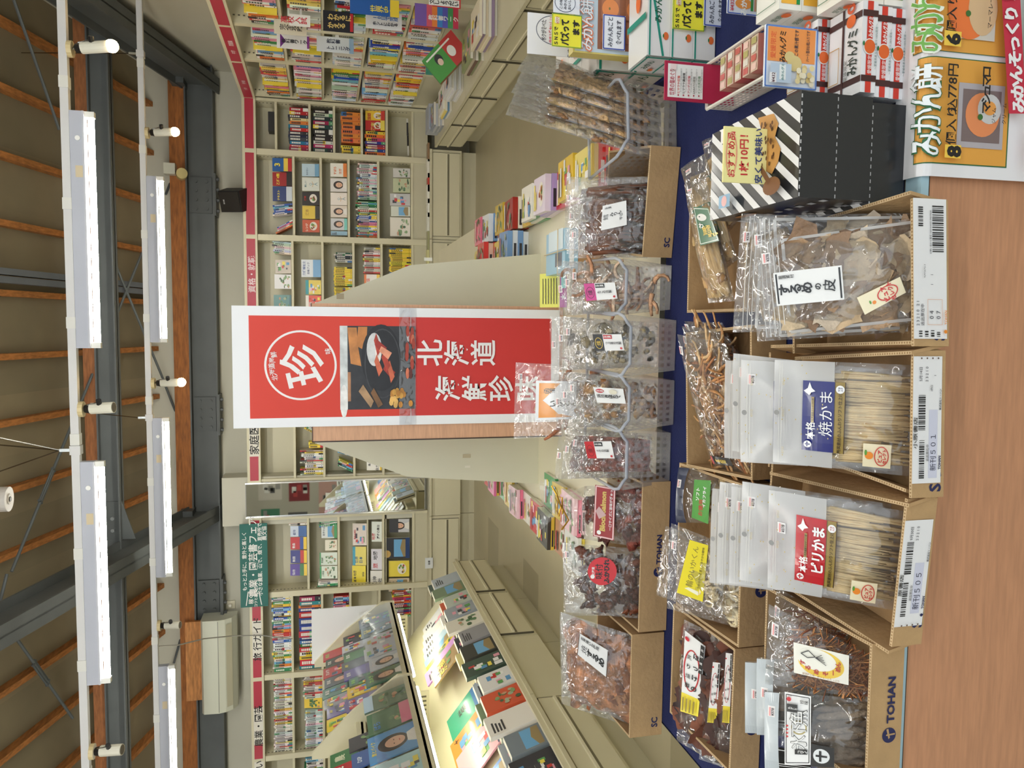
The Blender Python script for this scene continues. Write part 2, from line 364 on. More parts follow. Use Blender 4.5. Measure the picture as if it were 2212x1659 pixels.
# ---------------- ceiling rails, tube lights, spotlights ----------------
RW = (206, 206, 208)
def rail(name, label, X, y, x0, x1, Yc):
    z = P(X, Yc, y=y).z; t = thing(name, label, 'lighting rail', ((x0 + x1) / 2, y, z), 'white lighting rails')
    b = MB(); b.box(x0, x1, y - .02, y + .02, z, z + .04, RW); b.build('duct', PLAST, t)
    n = int((x1 - x0) / .62)
    for k in range(n):
        xk = x0 + .3 + k * .62; b = MB(); b.box(xk - .03, xk + .03, y - .024, y + .024, z - .003, z + .043, (214, 214, 210)); b.build('joint_cover', PLAST, t)
    return t, z
def wire(a, c, label):
    b = MB(); b.tube([a, c], .0035, (150, 146, 136), 5); tag(b.build('suspension_wire', METAL), label, 'wire', 'rail suspension wires')
R1, zr1 = rail('lighting_rail', 'long white lighting rail nearest the viewer, hung below the rafters', 162, 4.6, -3.4, 2.3, 600)
R2, zr2 = rail('lighting_rail', 'white lighting rail farther back, in front of the shelf wall', 322, 6.4, -4.6, 2.35, 600)
def tube_light(xc, y, z, label, L=1.23, grp='fluorescent tube lights on the rails'):
    t = thing('tube_light', label, 'tube light', (xc, y, z), grp); h = L / 2
    b = MB(); b.box(xc - h, xc + h, y - .024, y + .024, z - .062, z - .002, (176, 180, 194)); b.box(xc - h, xc + h, y - .03, y + .03, z - .072, z - .062, (186, 188, 198)); b.build('housing', PAINT, t)
    for s in (-1, 1):
        b = MB(); b.box(xc + s * h - s * .03, xc + s * h, y - .016, y + .016, z - .118, z - .072, (226, 226, 222)); b.build('lamp_holder', PLAST, t)
    b = MB(); b.tube([(xc - h + .03, y, z - .1), (xc + h - .03, y, z - .1)], .016, (255, 252, 240), 8); b.build('tube', TUBEM, t)
    b = MB(); b.tube([(xc + h - .14, y - .024, z - .04), (xc + h - .14, y - .03, z - .04)], .013, (240, 240, 240), 10); b.build('pull_switch', PLAST, t)
    b = MB(); b.box(xc + h - .34, xc + h - .28, y - .0248, y - .024, z - .06, z - .025, (206, 190, 158)); b.build('rating_label', PAPER, t)
for X, Ys, y, z, lb in ((200, 500, 4.6, zr1, 'lit white tube light right of centre on the nearer rail'), (208, 1238, 4.6, zr1, 'lit white tube light left of centre on the nearer rail'),
                        (345, 562, 6.4, zr2, 'lit white tube light on the farther rail, right of the red poster'), (350, 1075, 6.4, zr2, 'lit white tube light on the farther rail, above the mirror'),
                        (356, 1602, 6.4, zr2, 'lit white tube light on the farther rail beside the air conditioner, cut by the frame')):
    tube_light(P(X, Ys, y=y).x, y, z, lb)
# unseen lamps added as fill light, those over the table lowered to brighten it
for xr, yr, zz in ((-2.6, 2.9, 3.0), (-.9, 2.9, 3.0), (.9, 2.9, 3.0), (-1.7, 1.1, 2.72), (-.2, 1.1, 2.72), (1.3, 1.1, 2.72), (-1.6, -.7, 3.0), (0, -.7, 3.0), (1.6, -.7, 3.0), (-4.6, 3.4, 2.9), (-4.6, 1.4, 2.9), (-3.6, 4.6, zr1), (-5.4, 6.4, zr2)):
    tube_light(xr, yr, zz, 'lit white tube light added out of view to brighten the shop', grp='added tube lights out of view')
def spot(Xb, Yb, Xe, Ye, y, lit, label):
    a, e = P(Xb, Yb, y=y), P(Xe, Ye, y=y - .04); t = thing('spotlight', label, 'spotlight', a, 'white rail spotlights'); z = (zr1 if y < 5 else zr2)
    d = (e - a).normalized(); a = V((a.x, y, z)); L = (e - a).length
    b = MB(); b.tube([a, a - V((0, 0, .024))], .042, (214, 196, 150), 14); b.build('mount', PLAST, t)
    q0, q1 = a + d * (L * .34), e; off = V((.022, -.014, 0))
    b = MB(); b.tube([q0, q1], .03, (226, 224, 210), 14); b.build('lamp_barrel', PLAST, t)
    b = MB(); b.tube([a - V((0, 0, .02)), a + d * (L * .28) + off, a + d * (L * .62) + off * 1.6], .006, (190, 190, 186), 6); b.build('bracket', METAL, t)
    b = MB(); b.tube([a + d * (L * .6) + off * .9, a + d * (L * .6) + off * 2.1], .014, (30, 30, 32), 8); b.build('knob', PLAST, t)
    b = MB(); b.tube([q0 - d * .03, q0], .022, (36, 34, 34), 10, r1=.028); b.build('heat_cap', PLAST, t)
    if lit: b = MB(); b.blob(q1 + d * .012, [V((.034, 0, 0)), V((0, .034, 0)), V((0, 0, .034))], (255, 214, 150), 0, 0, 12, 8); b.build('bulb', BULBM, t, True)
    else: b = MB(); b.tube([q1, q1 + d * .001], .026, (120, 112, 104), 12); b.build('lens', PLAST, t)
spot(150, 106, 236, 100, 4.6, 1, 'lit spotlight on the nearer rail at its right end')
spot(165, 884, 246, 880, 4.6, 0, 'unlit spotlight on the nearer rail between the two tube lights')
spot(186, 1625, 264, 1619, 4.6, 0, 'unlit spotlight on the nearer rail at its left end')
spot(318, 287, 374, 285, 6.4, 1, 'lit spotlight on the farther rail at its right end')
spot(328, 828, 388, 826, 6.4, 1, 'lit spotlight on the farther rail above the red poster')
spot(334, 1352, 389, 1350, 6.4, 0, 'unlit spotlight on the farther rail before the air conditioner')
for (X, Y, y, z, ups, lb) in ((150, 972, 4.6, zr1, (V((-.22, .1, .6)), V((.02, .3, .6)), V((.18, -.1, .6))), 'nearer rail above the mirror'), (305, 902, 6.4, zr2, (V((0, .58, .62)),), 'farther rail above the red poster'), (288, 116, 6.4, zr2, (V((0, .2, .8)),), 'farther rail at its right end')):
    p = V((P(X, Y, y=y).x, y, z))
    t = thing('rail_clamp', 'white clamp with hanger on the ' + lb, 'clamp', p)
    b = MB(); b.box(p.x - .024, p.x + .024, y - .027, y + .027, z - .006, z + .046, RW); b.build('clamp_body', PAINT, t)
    b = MB(); b.box(p.x - .008, p.x + .008, y - .008, y + .008, z + .046, z + .1, (196, 196, 190)); b.build('hook', METAL, t)
    for i, u in enumerate(ups): wire(p + V((0, 0, .1)), p + V((0, 0, .1)) + u, 'thin steel suspension wire from the clamp on the ' + lb)
p = P(20, 1078, y=4.9); t = thing('ceiling_detector', 'round white detector hanging at the edge of the roof, above the nearer rail', 'detector', p)
b = MB(); b.tube([p + V((0, 0, .12)), p], .07, (214, 208, 202), 24); b.build('detector_body', PLAST, t)
b = MB(); b.tube([p, p - V((0, 0, .004))], .03, (196, 188, 180), 18); b.tube([p - V((0, 0, .004)), p - V((0, 0, .008))], .014, (60, 58, 58), 12); b.build('sensor', PLAST, t)
b = MB(); b.tube([p + V((0, 0, .12)), V((p.x, p.y, zr(p.y, 3.18)))], .012, (190, 186, 180)); b.build('drop_rod', METAL, t)
# ---------------- things on the wall under the roof ----------------
p = P(368, 366, y=8.1); t = thing('emergency_light', 'pale twin-head emergency light on the wood plate at the right', 'emergency light', p)
b = MB(); b.box(p.x - .05, p.x + .05, 8.04, 8.14, p.z - .05, p.z + .05, (206, 206, 190)); b.build('case', PLAST, t)
q = P(388, 374, y=8.0); b = MB(); b.tube([q + V((0, .1, 0)), q + V((0, 0, -.02))], .05, (196, 180, 120), 16); b.build('lamp_head', PLAST, t)
b = MB(); b.tube([V((p.x, 8.09, p.z)), q + V((0, .06, 0))], .008, (60, 50, 40)); b.build('arm', PLAST, t)
p = P(507, 432, y=8.0); t = thing('wall_speaker', 'black box speaker tilted down on the wall above the shelves', 'speaker', p)
ex = V((.93, -.3, .12)).normalized(); ez = V((0.02, -.45, -.9)).normalized() * -1; ez = (ez - ex * ez.dot(ex)).normalized(); ey = ez.cross(ex)
T = lambda x, y, z: p + ex * x + ey * y + ez * z
b = MB(); b.box(-.1, .1, -.08, .08, -.11, .11, (26, 26, 27), T=T); b.build('cabinet', BLACKM, t)
b = MB(); b.box(-.09, .09, -.09, -.08, -.1, .1, (38, 34, 30), T=T); b.build('grille', BLACKM, t)
b = MB(); b.text(lambda x, y, h=0: T(x, -.091 - h, y), 'BOSE', 0, .06, .016, (220, 220, 220)); b.build('badge', PLAST, t)
b = MB(); b.bar(p + V((0, .06, -.05)), V((p.x, 8.3, p.z - .08)), .06, .05, (20, 20, 20)); b.build('bracket', BLACKM, t)
# air conditioner on its board
a, c = P(436, 1545, y=7.96), P(508, 1338, y=7.96); x0, x1 = a.x, c.x; z1, z0 = a.z, c.z
t = thing('air_conditioner', 'white wall air conditioner on a wood board at the left', 'air conditioner', ((x0 + x1) / 2, 8.1, z0))
prof = [(8.2, z1), (8.0, z1), (7.965, z1 - .02), (7.955, z1 - .16), (7.975, z0 + .1), (8.02, z0 + .04), (8.1, z0), (8.2, z0)]
b = MB(); n = len(prof); b.add([(x0, y, z) for y, z in prof] + [(x1, y, z) for y, z in prof], [(i, (i + 1) % n, n + (i + 1) % n, n + i) for i in range(n)] + [tuple(range(n - 1, -1, -1)), tuple(range(n, 2 * n))], (206, 208, 192)); b.build('casing', PLAST, t)
b = MB(); b.box(x0 + .01, x1 - .01, 7.952, 7.956, z1 - .165, z1 - .16, (120, 122, 112)); b.build('panel_gap', PLAST, t)
b = MB(); b.add([(x0 + .05, 7.972, z0 + .09), (x1 - .05, 7.972, z0 + .09), (x1 - .05, 8.016, z0 + .038), (x0 + .05, 8.016, z0 + .038)], [(0, 1, 2, 3)], (188, 184, 160)); b.build('louvre', PLAST, t)
a, c = P(404, 1513, y=8.1), P(470, 1338, y=8.1)
b = MB(); b.box(a.x, c.x, 8.08, 8.12, c.z, a.z, (188, 128, 74)); b.build('mounting_board', TIMBERX, t)
b = MB(); b.tube([(P(330, 1400, y=6.4).x, 6.42, zr2 + .04), P(330, 1397, y=6.5), P(383, 1394, y=7.0), P(440, 1380, y=7.5), P(500, 1374, y=7.9), P(560, 1372, y=7.95), P(632, 1380, y=7.97)], .006, (150, 148, 140), 5)
tag(b.build('hanging_cable', PLAST), 'grey cable drooping from the rail across the air conditioner', 'cable')
p = P(496, 1308, y=8.26); t = thing('wall_socket', 'pale socket with plug beside the air conditioner', 'socket', p)
b = MB(); b.box(p.x - .04, p.x + .04, 8.28, 8.3, p.z - .05, p.z + .05, (212, 206, 184)); b.build('plate', PLAST, t)
b = MB(); b.box(p.x - .015, p.x + .015, 8.25, 8.28, p.z - .02, p.z + .01, (226, 222, 208)); b.build('plug', PLAST, t)
# ---------------- bookshelves along the walls ----------------
SH = (214, 208, 180); SHB = (198, 193, 168); CRIM = (176, 38, 62)
ZB, ZH0, ZT, YF, YB = .47, 2.115, 2.24, 8.0, 8.28
zx = lambda X, Y=450: P(X, Y, y=YF).z
class Bay:
    """a shelf unit: o = left front corner at floor level, ex = along the front, ey = towards the wall"""
    def __init__(s, name, o, ex, ey, wd, dep, zs, sign=None, sl=1):
        s.name, s.o, s.ex, s.ey, s.wd, s.dep, s.zs = name, V(o), V(ex), V(ey), wd, dep, sorted(zs, reverse=True)
        t = s.t = thing('bookshelf', f'beige steel wall bookshelf, {name}', 'bookshelf', s.o + s.ex * wd / 2 + V((0, 0, .4765)), 'beige wall bookshelves')
        T = s.T; ZB = .4315 if s.ex.y < 0 else .4765
        for xa, xb in ((0, .028), (wd - .028, wd)):
            b = MB(); b.box(xa, xb, 0, dep, ZB, ZT, SH, T=T); b.build('upright', PAINT, t)
        b = MB(); b.box(.028, wd - .028, dep - .02, dep, ZB, ZT, SHB, T=T)
        for side in (.032, wd - .036):
            for k in range(44): b.box(side, side + .003, .05, .058, ZB + .2 + k * .035, ZB + .214 + k * .035, (96, 92, 78), T=T)
        b.build('back_panel', PAINT, t)
        for z in s.zs:
            b = MB(); b.box(.028, wd - .028, .012, dep - .02, z - .022, z, SH, T=T); b.build('shelf', PAINT, t)
        b = MB(); b.box(.028, wd - .028, .02, .03, ZB, min(s.zs) - .022, SHB, T=T); b.build('plinth', PAINT, t)
        b = MB(); b.box(0, wd, -.02, .01, ZH0, ZT, SH, T=T); b.box(.02, wd - .02, -.022, -.02, ZH0 + .02, ZT - .025, CRIM, T=T); hd = b.build('sign_header', PAINT, t)
        s.hd = hd
        if sign:
            mp = lambda x, y, h=0: T(x, -.0225 - h, ZH0 + .057 + y)
            b = MB()
            for (txt, xc, tc, bg, hh) in sign:
                if bg: b.pr(mp, xc - bg[1], -.045, xc + bg[1], .045, bg[0])
                b.text(mp, txt, xc, 0, hh, tc, bold=.015)
            b.build('sign_lettering', PAPER, hd)
    def T(s, x, y, z): return s.o + s.ex * x + s.ey * y + V((0, 0, z))
    def row(s, k): return s.zs[k - 1] if k else s.zs[0]
def bayx(Xl, Yl, Xr, Yr): return P(Xl, Yl, y=YF).x, P(Xr, Yr, y=YF).x
EX, EY = V((1, 0, 0)), V((0, 1, 0))
XS = [2.15, 1.646, .837, .02, -.765, -1.546, -1.9, -2.685, -3.528, -4.37, -5.2]
zA = [zx(X, 270) for X in (593, 666, 719, 779, 833, 889)]; zBb = [zx(X) for X in (632, 691, 751, 815, 888)]
zC = [zx(X, 560) for X in (629, 694, 761, 822, 889)]; zE = [zx(X, 990) for X in (634, 698, 763, 826, 889)]
zF = [zx(X, 1200) for X in (663.5, 729.4, 826, 891)]; zG = [zx(X, 1380) for X in (629, 694, 755, 818, 889)]; zH = [zx(X, 1550) for X in (631, 697, 760, 822, 889)]
mk = lambda nm, i, zs, sign=None: Bay(nm, (XS[i + 1], YF, 0), EX, EY, XS[i] - XS[i + 1], .28, zs, sign)
bA = mk('narrow bay in the back right corner', 0, zA)
bB = mk('bay under the black speaker', 1, zBb)
bC = mk('bay just right of the red poster', 2, zC, [("資格・就職", .46, (235, 215, 220), None, .062)])
bD = mk('bay hidden behind the red poster', 3, zC)
bE = mk('bay right of the mirror', 4, zE, [('家庭医学', .47, (20, 20, 20), ((226, 222, 212), .21), .085)])
bF = mk('bay left of the mirror under the green banner', 6, zF)
bG = mk('bay below the air conditioner', 7, zG, [('旅 行ガイド', .41, (20, 20, 20), ((226, 222, 212), .19), .075)])
bH = mk('bay left of the air conditioner', 8, zH, [('農業・園芸', .36, (20, 20, 20), ((226, 222, 212), .19), .075)])
bI = mk('bay at the left edge of the photo', 9, zH, [('・占い', .72, (20, 20, 20), ((226, 222, 212), .1), .075)])
# mirror panel between the two middle bays
t = thing('mirror', 'tall narrow mirror with chrome edges on the shelf wall', 'mirror', (-1.72, 7.98, .5))
b = MB(); b.box(-1.895, -1.55, 7.985, 8.03, .5, 2.262, (150, 150, 146)); b.build('backing_panel', PAINT, t)
b = MB(); b.quad((-1.885, 7.984, .51), (-1.56, 7.984, .51), (-1.56, 7.984, 2.255), (-1.885, 7.984, 2.255), (232, 236, 234)); b.build('mirror_glass', MIRROR, t)
for xa in (-1.897, -1.56):
    b = MB(); b.box(xa, xa + .014, 7.976, 7.986, .5, 2.262, (220, 220, 220)); b.build('chrome_edge', METAL, t)
# right wall bays run towards the viewer
zRt = [P(X, 201, x=2.15).z for X in (625.6, 695, 771, 837, 900)]
ry = [7.97, P(523, 135, x=2.13).y, P(505, 58, x=2.13).y, 5.45, 4.6]
RXB = []
for i, (nm, sg) in enumerate((('first bay on the right wall counting from the corner', [('小学', .3, (226, 200, 205), None, .03), ('参考書', .5, (226, 200, 205), None, .03)]),
                              ('second bay on the right wall counting from the corner', [('中学', .25, (226, 200, 205), None, .035), ('問題集', .45, (226, 200, 205), None, .035)]),
                              ('third bay on the right wall counting from the corner', None), ('fourth bay on the right wall, cut by the frame', None))):
    RXB.append(Bay(nm, (2.15, ry[i], 0), V((0, -1, 0)), V((1, 0, 0)), ry[i] - ry[i + 1], .28, zRt, sg))
# ---------------- low drawer cabinets under the shelves ----------------
def cabinet(label, o, ex, ey, wd, dep, ztop, plain=False):
    o, ex, ey = V(o), V(ex), V(ey); T = lambda x, y, z: o + ex * x + ey * y + V((0, 0, z))
    t = thing('low_cabinet', label, 'cabinet', o + ex * wd / 2, 'beige base cabinets')
    b = MB(); b.box(0, wd, .07, dep, 0, .155, SHB, T=T); b.build('plinth', PAINT, t)
    b = MB(); b.box(0, wd, .012, dep, .155, ztop - .02, SH, T=T); b.build('carcass', PAINT, t)
    b = MB(); b.box(0, wd, -.012, dep, ztop - .022, ztop, (208, 202, 174), T=T); b.build('top_ledge', PAINT, t)
    if not plain:
        b = MB(); b.box(.03, wd - .03, 0, .012, .175, ztop - .035, SH, T=T); d = b.build('drawer_front', PAINT, t)
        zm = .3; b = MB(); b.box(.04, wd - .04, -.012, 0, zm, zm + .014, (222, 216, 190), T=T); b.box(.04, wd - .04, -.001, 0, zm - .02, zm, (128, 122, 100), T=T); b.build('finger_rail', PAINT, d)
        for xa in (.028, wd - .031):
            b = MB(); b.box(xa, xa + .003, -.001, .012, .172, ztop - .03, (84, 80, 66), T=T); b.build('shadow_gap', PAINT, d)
    return t
for i, (x0, x1, nm) in enumerate(((.86, 1.735, 'below the speaker bay'), (0, .855, 'right of the gondola'), (-.86, -.005, 'behind the gondola'), (-1.52, -.865, 'right of the mirror'), (-1.93, -1.525, 'plain, below the mirror'), (-2.75, -1.935, 'below the green banner bay'), (-3.6, -2.755, 'behind the magazine rack'))):
    cabinet(f'beige steel base cabinet along the back wall, {nm}', (x0, 7.86, 0), EX, EY, x1 - x0, .44, .475, plain='plain' in nm)
for i in range(5):
    ya = 7.84 - i * .865
    cabinet('beige steel drawer cabinet on the right wall, ' + ['in the corner', 'second from the corner', 'third from the corner', 'fourth from the corner', 'nearest the viewer'][i], (1.76, ya, 0), V((0, -1, 0)), V((1, 0, 0)), .86, .4, .43)
for i in range(5):
    ya = 2.3 + i * .85
    cabinet('beige steel drawer cabinet under the magazine rack, ' + ['nearest the viewer', 'second from the viewer', 'in the middle of the run', 'second from its far end', 'at its far end'][i], (-2.0, ya, 0), V((0, 1, 0)), V((-1, 0, 0)), .845, .85, .43, plain=i == 2)
# ---------------- books ----------------
ORD = ['first', 'second', 'third', 'fourth', 'fifth', 'sixth', 'seventh', 'eighth', 'ninth', 'tenth', 'eleventh', 'twelfth', 'thirteenth', 'fourteenth', 'fifteenth', 'sixteenth', 'seventeenth', 'eighteenth', 'nineteenth', 'twentieth'] + [a + '-' + c for a in ('twenty', 'thirty', 'forty', 'fifty') for c in ('first', 'second', 'third', 'fourth', 'fifth', 'sixth', 'seventh', 'eighth', 'ninth', 'tenth')]
NAMES = [('red', (190, 40, 45)), ('dark red', (120, 30, 35)), ('blue', (40, 80, 170)), ('navy', (25, 35, 80)), ('light blue', (120, 180, 220)), ('yellow', (235, 205, 60)), ('green', (50, 130, 80)), ('dark green', (20, 70, 50)), ('white', (235, 235, 232)), ('cream', (232, 222, 190)), ('grey', (140, 142, 145)), ('black', (30, 30, 32)), ('orange', (225, 125, 50)), ('pink', (230, 130, 160)), ('purple', (110, 60, 140)), ('teal', (40, 140, 140)), ('brown', (120, 80, 50)), ('pale green', (170, 210, 160)), ('lilac', (190, 160, 210))]
def cname(c): return min(NAMES, key=lambda n: sum((a - q) ** 2 for a, q in zip(n[1], c)))[0]
PALS = {'mix': [(235, 235, 232), (236, 232, 224), (190, 40, 45), (235, 205, 60), (40, 80, 170), (240, 240, 238), (120, 180, 220), (50, 130, 80), (225, 125, 50), (225, 140, 165)],
        'dict': [(160, 20, 70), (190, 40, 45), (225, 190, 60), (170, 25, 40), (25, 35, 80), (60, 60, 70), (40, 80, 140), (225, 120, 60), (30, 110, 150), (235, 225, 160)],
        'dark': [(24, 24, 28), (30, 40, 60), (22, 70, 60), (210, 210, 205), (170, 25, 90), (20, 20, 24)], 'white': [(238, 236, 230), (230, 226, 216), (240, 240, 238), (222, 222, 222), (206, 200, 190), (210, 90, 80), (225, 200, 90)],
        'yel': [(238, 214, 70), (236, 208, 60)], 'pale': [(220, 228, 235), (240, 240, 240), (200, 215, 225), (235, 225, 215), (180, 205, 190), (236, 190, 200)], 'trav': [(190, 40, 50), (235, 205, 60), (225, 120, 50), (40, 130, 140), (150, 50, 90), (60, 120, 60), (205, 70, 110), (40, 60, 140)],
        'blk': [(30, 30, 34), (40, 42, 52), (58, 40, 44)], 'org': [(228, 132, 60), (232, 120, 70)], 'grn': [(50, 140, 90), (240, 240, 238), (60, 150, 110)]}
def book(T, w_, h, d, c, label, name='book', cat='book', group=None, rnd=None, band=None, face=False):
    """standing book: local x across the spine 0..w, y from the spine inwards, z up"""
    r = rnd or random; b = MB(); pg = (232, 228, 214)
    b.hexa([T(*q) for q in ((0, 0, 0), (w_, 0, 0), (w_, d, 0), (0, d, 0), (0, 0, h), (w_, 0, h), (w_, d, h), (0, d, h))], c, [pg, pg, c, c, pg, c])
    mp = lambda x, y, q=0: T(x, -q, y)
    dk = sum(c) < 330; ink = (238, 236, 228) if dk else (40, 38, 44)
    if w_ > .006:
        if band or r.random() < .55:
            bc = band or r.choice([(240, 240, 236), (200, 40, 50), (235, 205, 70), (60, 110, 170), (40, 40, 46), (90, 160, 110)])
            k = r.choice([(0, .28), (.72, 1), (0, .2), (.38, .52)]); b.pr(mp, 0, h * k[0], w_, h * k[1], bc)
        n = r.randint(5, 9); y0 = h * .9; s_ = h * .5 / n
        for i in range(n):                                   # title strokes, too small in the photo to read
            b.pr(mp, w_ * .25, y0 - s_ * .75, w_ * .75, y0, ink); y0 -= s_
        b.pr(mp, w_ * .3, h * .06, w_ * .7, h * .09, ink)
    o = b.build(name, COVER, org=T(w_ / 2, d / 2, 0)); return tag(o, label, cat, group)
def rowbooks(bay, k, x0, x1, hs, ts, pal, word, lean=0, d=.15, y=.05, same=None, name='book', cat='book', rnd=None, ymax=None):
    """fill shelf k of a bay with standing books from x0 to x1 (metres from the bay's left side)"""
    r = random.Random(hash((word, k, int(x0 * 1000))) & 0xffff) if 0 else random.Random(len(word) * 131 + k * 17 + int(x0 * 1000)); x = x0; n = 0; z = bay.zs[k]
    while True:
        tw = r.uniform(*ts); h = r.uniform(*hs); la = lean * (1 if n else 1)
        if x + tw > x1: break
        c = r.choice(PALS[pal]); c = tuple(max(0, min(255, int(v + r.uniform(-10, 10)))) for v in c)
        dd = d * r.uniform(.9, 1.1); yy = y + r.uniform(-.012, .012); xx = x; ca, sa = math.cos(la), math.sin(la)
        T = lambda a, q, zz, xx=xx, yy=yy, ca=ca, sa=sa: bay.T(xx + a * ca + zz * sa, yy + q, z + .0015 + zz * ca - a * sa + (tw * sa if sa > 0 else 0))
        n += 1; lab = f"{cname(c)} {'thick ' if tw > .03 else 'slim ' if tw < .013 else ''}spine, {ORD[n - 1]} from left, {word}"
        if same: lab = same
        book(T, tw, h, dd, c, lab, name, cat, ('identical ' if same else 'spines ') + word, r)
        x += tw / max(ca, .6) + .0012
def faceimg(b, mp, w_, h, r, kind):
    skin = (226, 180, 152)
    if kind == 'face':
        b.ell(mp, w_ * .5, h * .52, w_ * .3, h * .3, (48, 34, 30)); b.ell(mp, w_ * .5, h * .48, w_ * .19, h * .2, skin); b.poly(mp, [(w_ * .2, 0), (w_ * .8, 0), (w_ * .66, h * .24), (w_ * .34, h * .24)], (236, 232, 226))
        b.ell(mp, w_ * .43, h * .5, w_ * .025, h * .012, (40, 26, 24), 8); b.ell(mp, w_ * .57, h * .5, w_ * .025, h * .012, (40, 26, 24), 8); b.ell(mp, w_ * .5, h * .39, w_ * .05, h * .012, (190, 80, 80), 8)
    elif kind == 'collage':
        for i in range(10):
            x, y = r.uniform(.05, .7) * w_, r.uniform(.05, .75) * h; b.pr(mp, x, y, x + w_ * r.uniform(.12, .28), y + h * r.uniform(.08, .2), r.choice([(200, 60, 60), (240, 220, 90), (90, 150, 200), (240, 240, 240), (90, 160, 90), (230, 160, 180), (60, 60, 70)]))
    elif kind == 'leaves':
        for i in range(14):
            x, y = r.uniform(.12, .88) * w_, r.uniform(.1, .65) * h; b.ell(mp, x, y, w_ * r.uniform(.05, .14), h * r.uniform(.03, .08), r.choice([(90, 130, 90), (130, 160, 110), (70, 100, 70), (170, 180, 150), (196, 150, 120)]), 8)
    elif kind == 'figure':
        b.ell(mp, w_ * .5, h * .5, w_ * .09, h * .07, (60, 130, 150), 12, ring=w_ * .02); b.line(mp, [(w_ * .5, h * .43), (w_ * .5, h * .25), (w_ * .4, h * .1)], w_ * .03, (60, 130, 150)); b.line(mp, [(w_ * .5, h * .25), (w_ * .62, h * .1)], w_ * .03, (60, 130, 150)); b.line(mp, [(w_ * .3, h * .4), (w_ * .5, h * .35), (w_ * .7, h * .42)], w_ * .03, (200, 150, 60))
    elif kind == 'food':
        b.ell(mp, w_ * .5, h * .36, w_ * .34, h * .22, (236, 230, 220)); 
        for i in range(9): b.ell(mp, w_ * r.uniform(.3, .7), h * r.uniform(.24, .48), w_ * .08, h * .05, r.choice([(170, 70, 40), (120, 60, 30), (90, 140, 60), (220, 180, 90)]), 8)
    elif kind == 'sky':
        b.pr(mp, w_ * .08, h * .1, w_ * .92, h * .6, (110, 170, 215)); b.poly(mp, [(w_ * .08, h * .1), (w_ * .92, h * .1), (w_ * .92, h * .28), (w_ * .5, h * .36), (w_ * .08, h * .24)], (150, 130, 90))
def cover_book(T, w_, h, th, bg, label, title=(), img=None, band=None, name='face_out_book', cat='book', group='face-out books', seed=0, cov=COVER, extra=None):
    """a book or magazine seen from its front: local x right, y into the book, z up"""
    r = random.Random(seed * 7 + int(w_ * 1e4)); b = MB(); pg = (232, 228, 216)
    b.hexa([T(*q) for q in ((0, 0, 0), (w_, 0, 0), (w_, th, 0), (0, th, 0), (0, 0, h), (w_, 0, h), (w_, th, h), (0, th, h))], bg, [pg, pg, bg, pg, bg, bg])
    mp = lambda x, y, q=0: T(x, -q, y)
    if img: faceimg(b, mp, w_, h, r, img)
    if band:
        for (f0, f1, c) in band: b.pr(mp, 0, h * f0, w_, h * f1, c)
    for tt in title:
        txt, fx, fy, fh, tc = tt[:5]; vert = len(tt) > 5 and tt[5]
        b.text(mp, txt, w_ * fx, h * fy, h * fh, tc, bold=.03, vert=vert)
    if extra: extra(b, mp)
    if not title and not img:
        for i in range(4): b.pr(mp, w_ * .12, h * (.86 - i * .07), w_ * r.uniform(.5, .88), h * (.9 - i * .07), (60, 60, 66))
    o = b.build(name, cov, org=T(w_ / 2, th / 2, 0)); return tag(o, label, cat, group)
def face_on(bay, k, x, w_, h, bg, label, title=(), img=None, band=None, tilt=.16, y=.05, seed=0, th=.016, name='face_out_book'):
    z = bay.zs[k]; ca, sa = math.cos(tilt), math.sin(tilt)
    T = lambda a, q, zz: bay.T(x + a, y + q * ca + zz * sa, z + .002 + zz * ca - q * sa + th * sa)
    return cover_book(T, w_, h, th, bg, label, title, img, band, name, seed=seed or int(x * 100 + k))
# --- corner bay A (x measured from its left side)
t = 'in the corner bay'
b = MB(); o = bA.T(.3, .12, bA.zs[0] + .0015); b.box(-.09, .09, -.07, .07, 0, .06, (24, 24, 26), T=lambda x, y, z: o + V((x, y, z))); b.box(-.09, .09, -.075, -.07, .004, .056, (36, 36, 38), T=lambda x, y, z: o + V((x, y, z)))
tag(b.build('router_box', BLACKM), 'small black box on the empty top shelf of the corner bay', 'box')
rowbooks(bA, 1, .04, .46, (.165, .19), (.02, .038), 'dict', 'on the second shelf of the corner bay', d=.14, name='dictionary', cat='dictionary')
rowbooks(bA, 2, .03, .47, (.175, .19), (.024, .05), 'dark', 'on the third shelf of the corner bay', d=.14, name='dictionary', cat='dictionary')
rowbooks(bA, 3, .03, .14, (.17, .19), (.022, .034), 'yel', 'at left on the fourth shelf of the corner bay', d=.14, name='dictionary', cat='dictionary')
rowbooks(bA, 3, .145, .47, (.18, .19), (.036, .042), 'org', 'at right on the fourth shelf of the corner bay', d=.14, name='dictionary', cat='dictionary')
rowbooks(bA, 4, .03, .27, (.18, .2), (.016, .036), 'trav', 'on the fifth shelf of the corner bay', d=.14, name='dictionary', cat='dictionary')
face_on(bA, 4, .28, .1, .19, (196, 44, 40), 'red children\'s dictionary with yellow stripe, front facing out in the corner bay', [('漢字', .35, .6, .2, (240, 230, 120))], 'food', [(0, .22, (236, 216, 90))])
face_on(bA, 4, .378, .094, .19, (240, 200, 60), 'yellow dictionary with a brown animal, front facing out in the corner bay', [('国語', .4, .8, .16, (190, 40, 40))], 'food', [(0, .2, (200, 60, 50))])
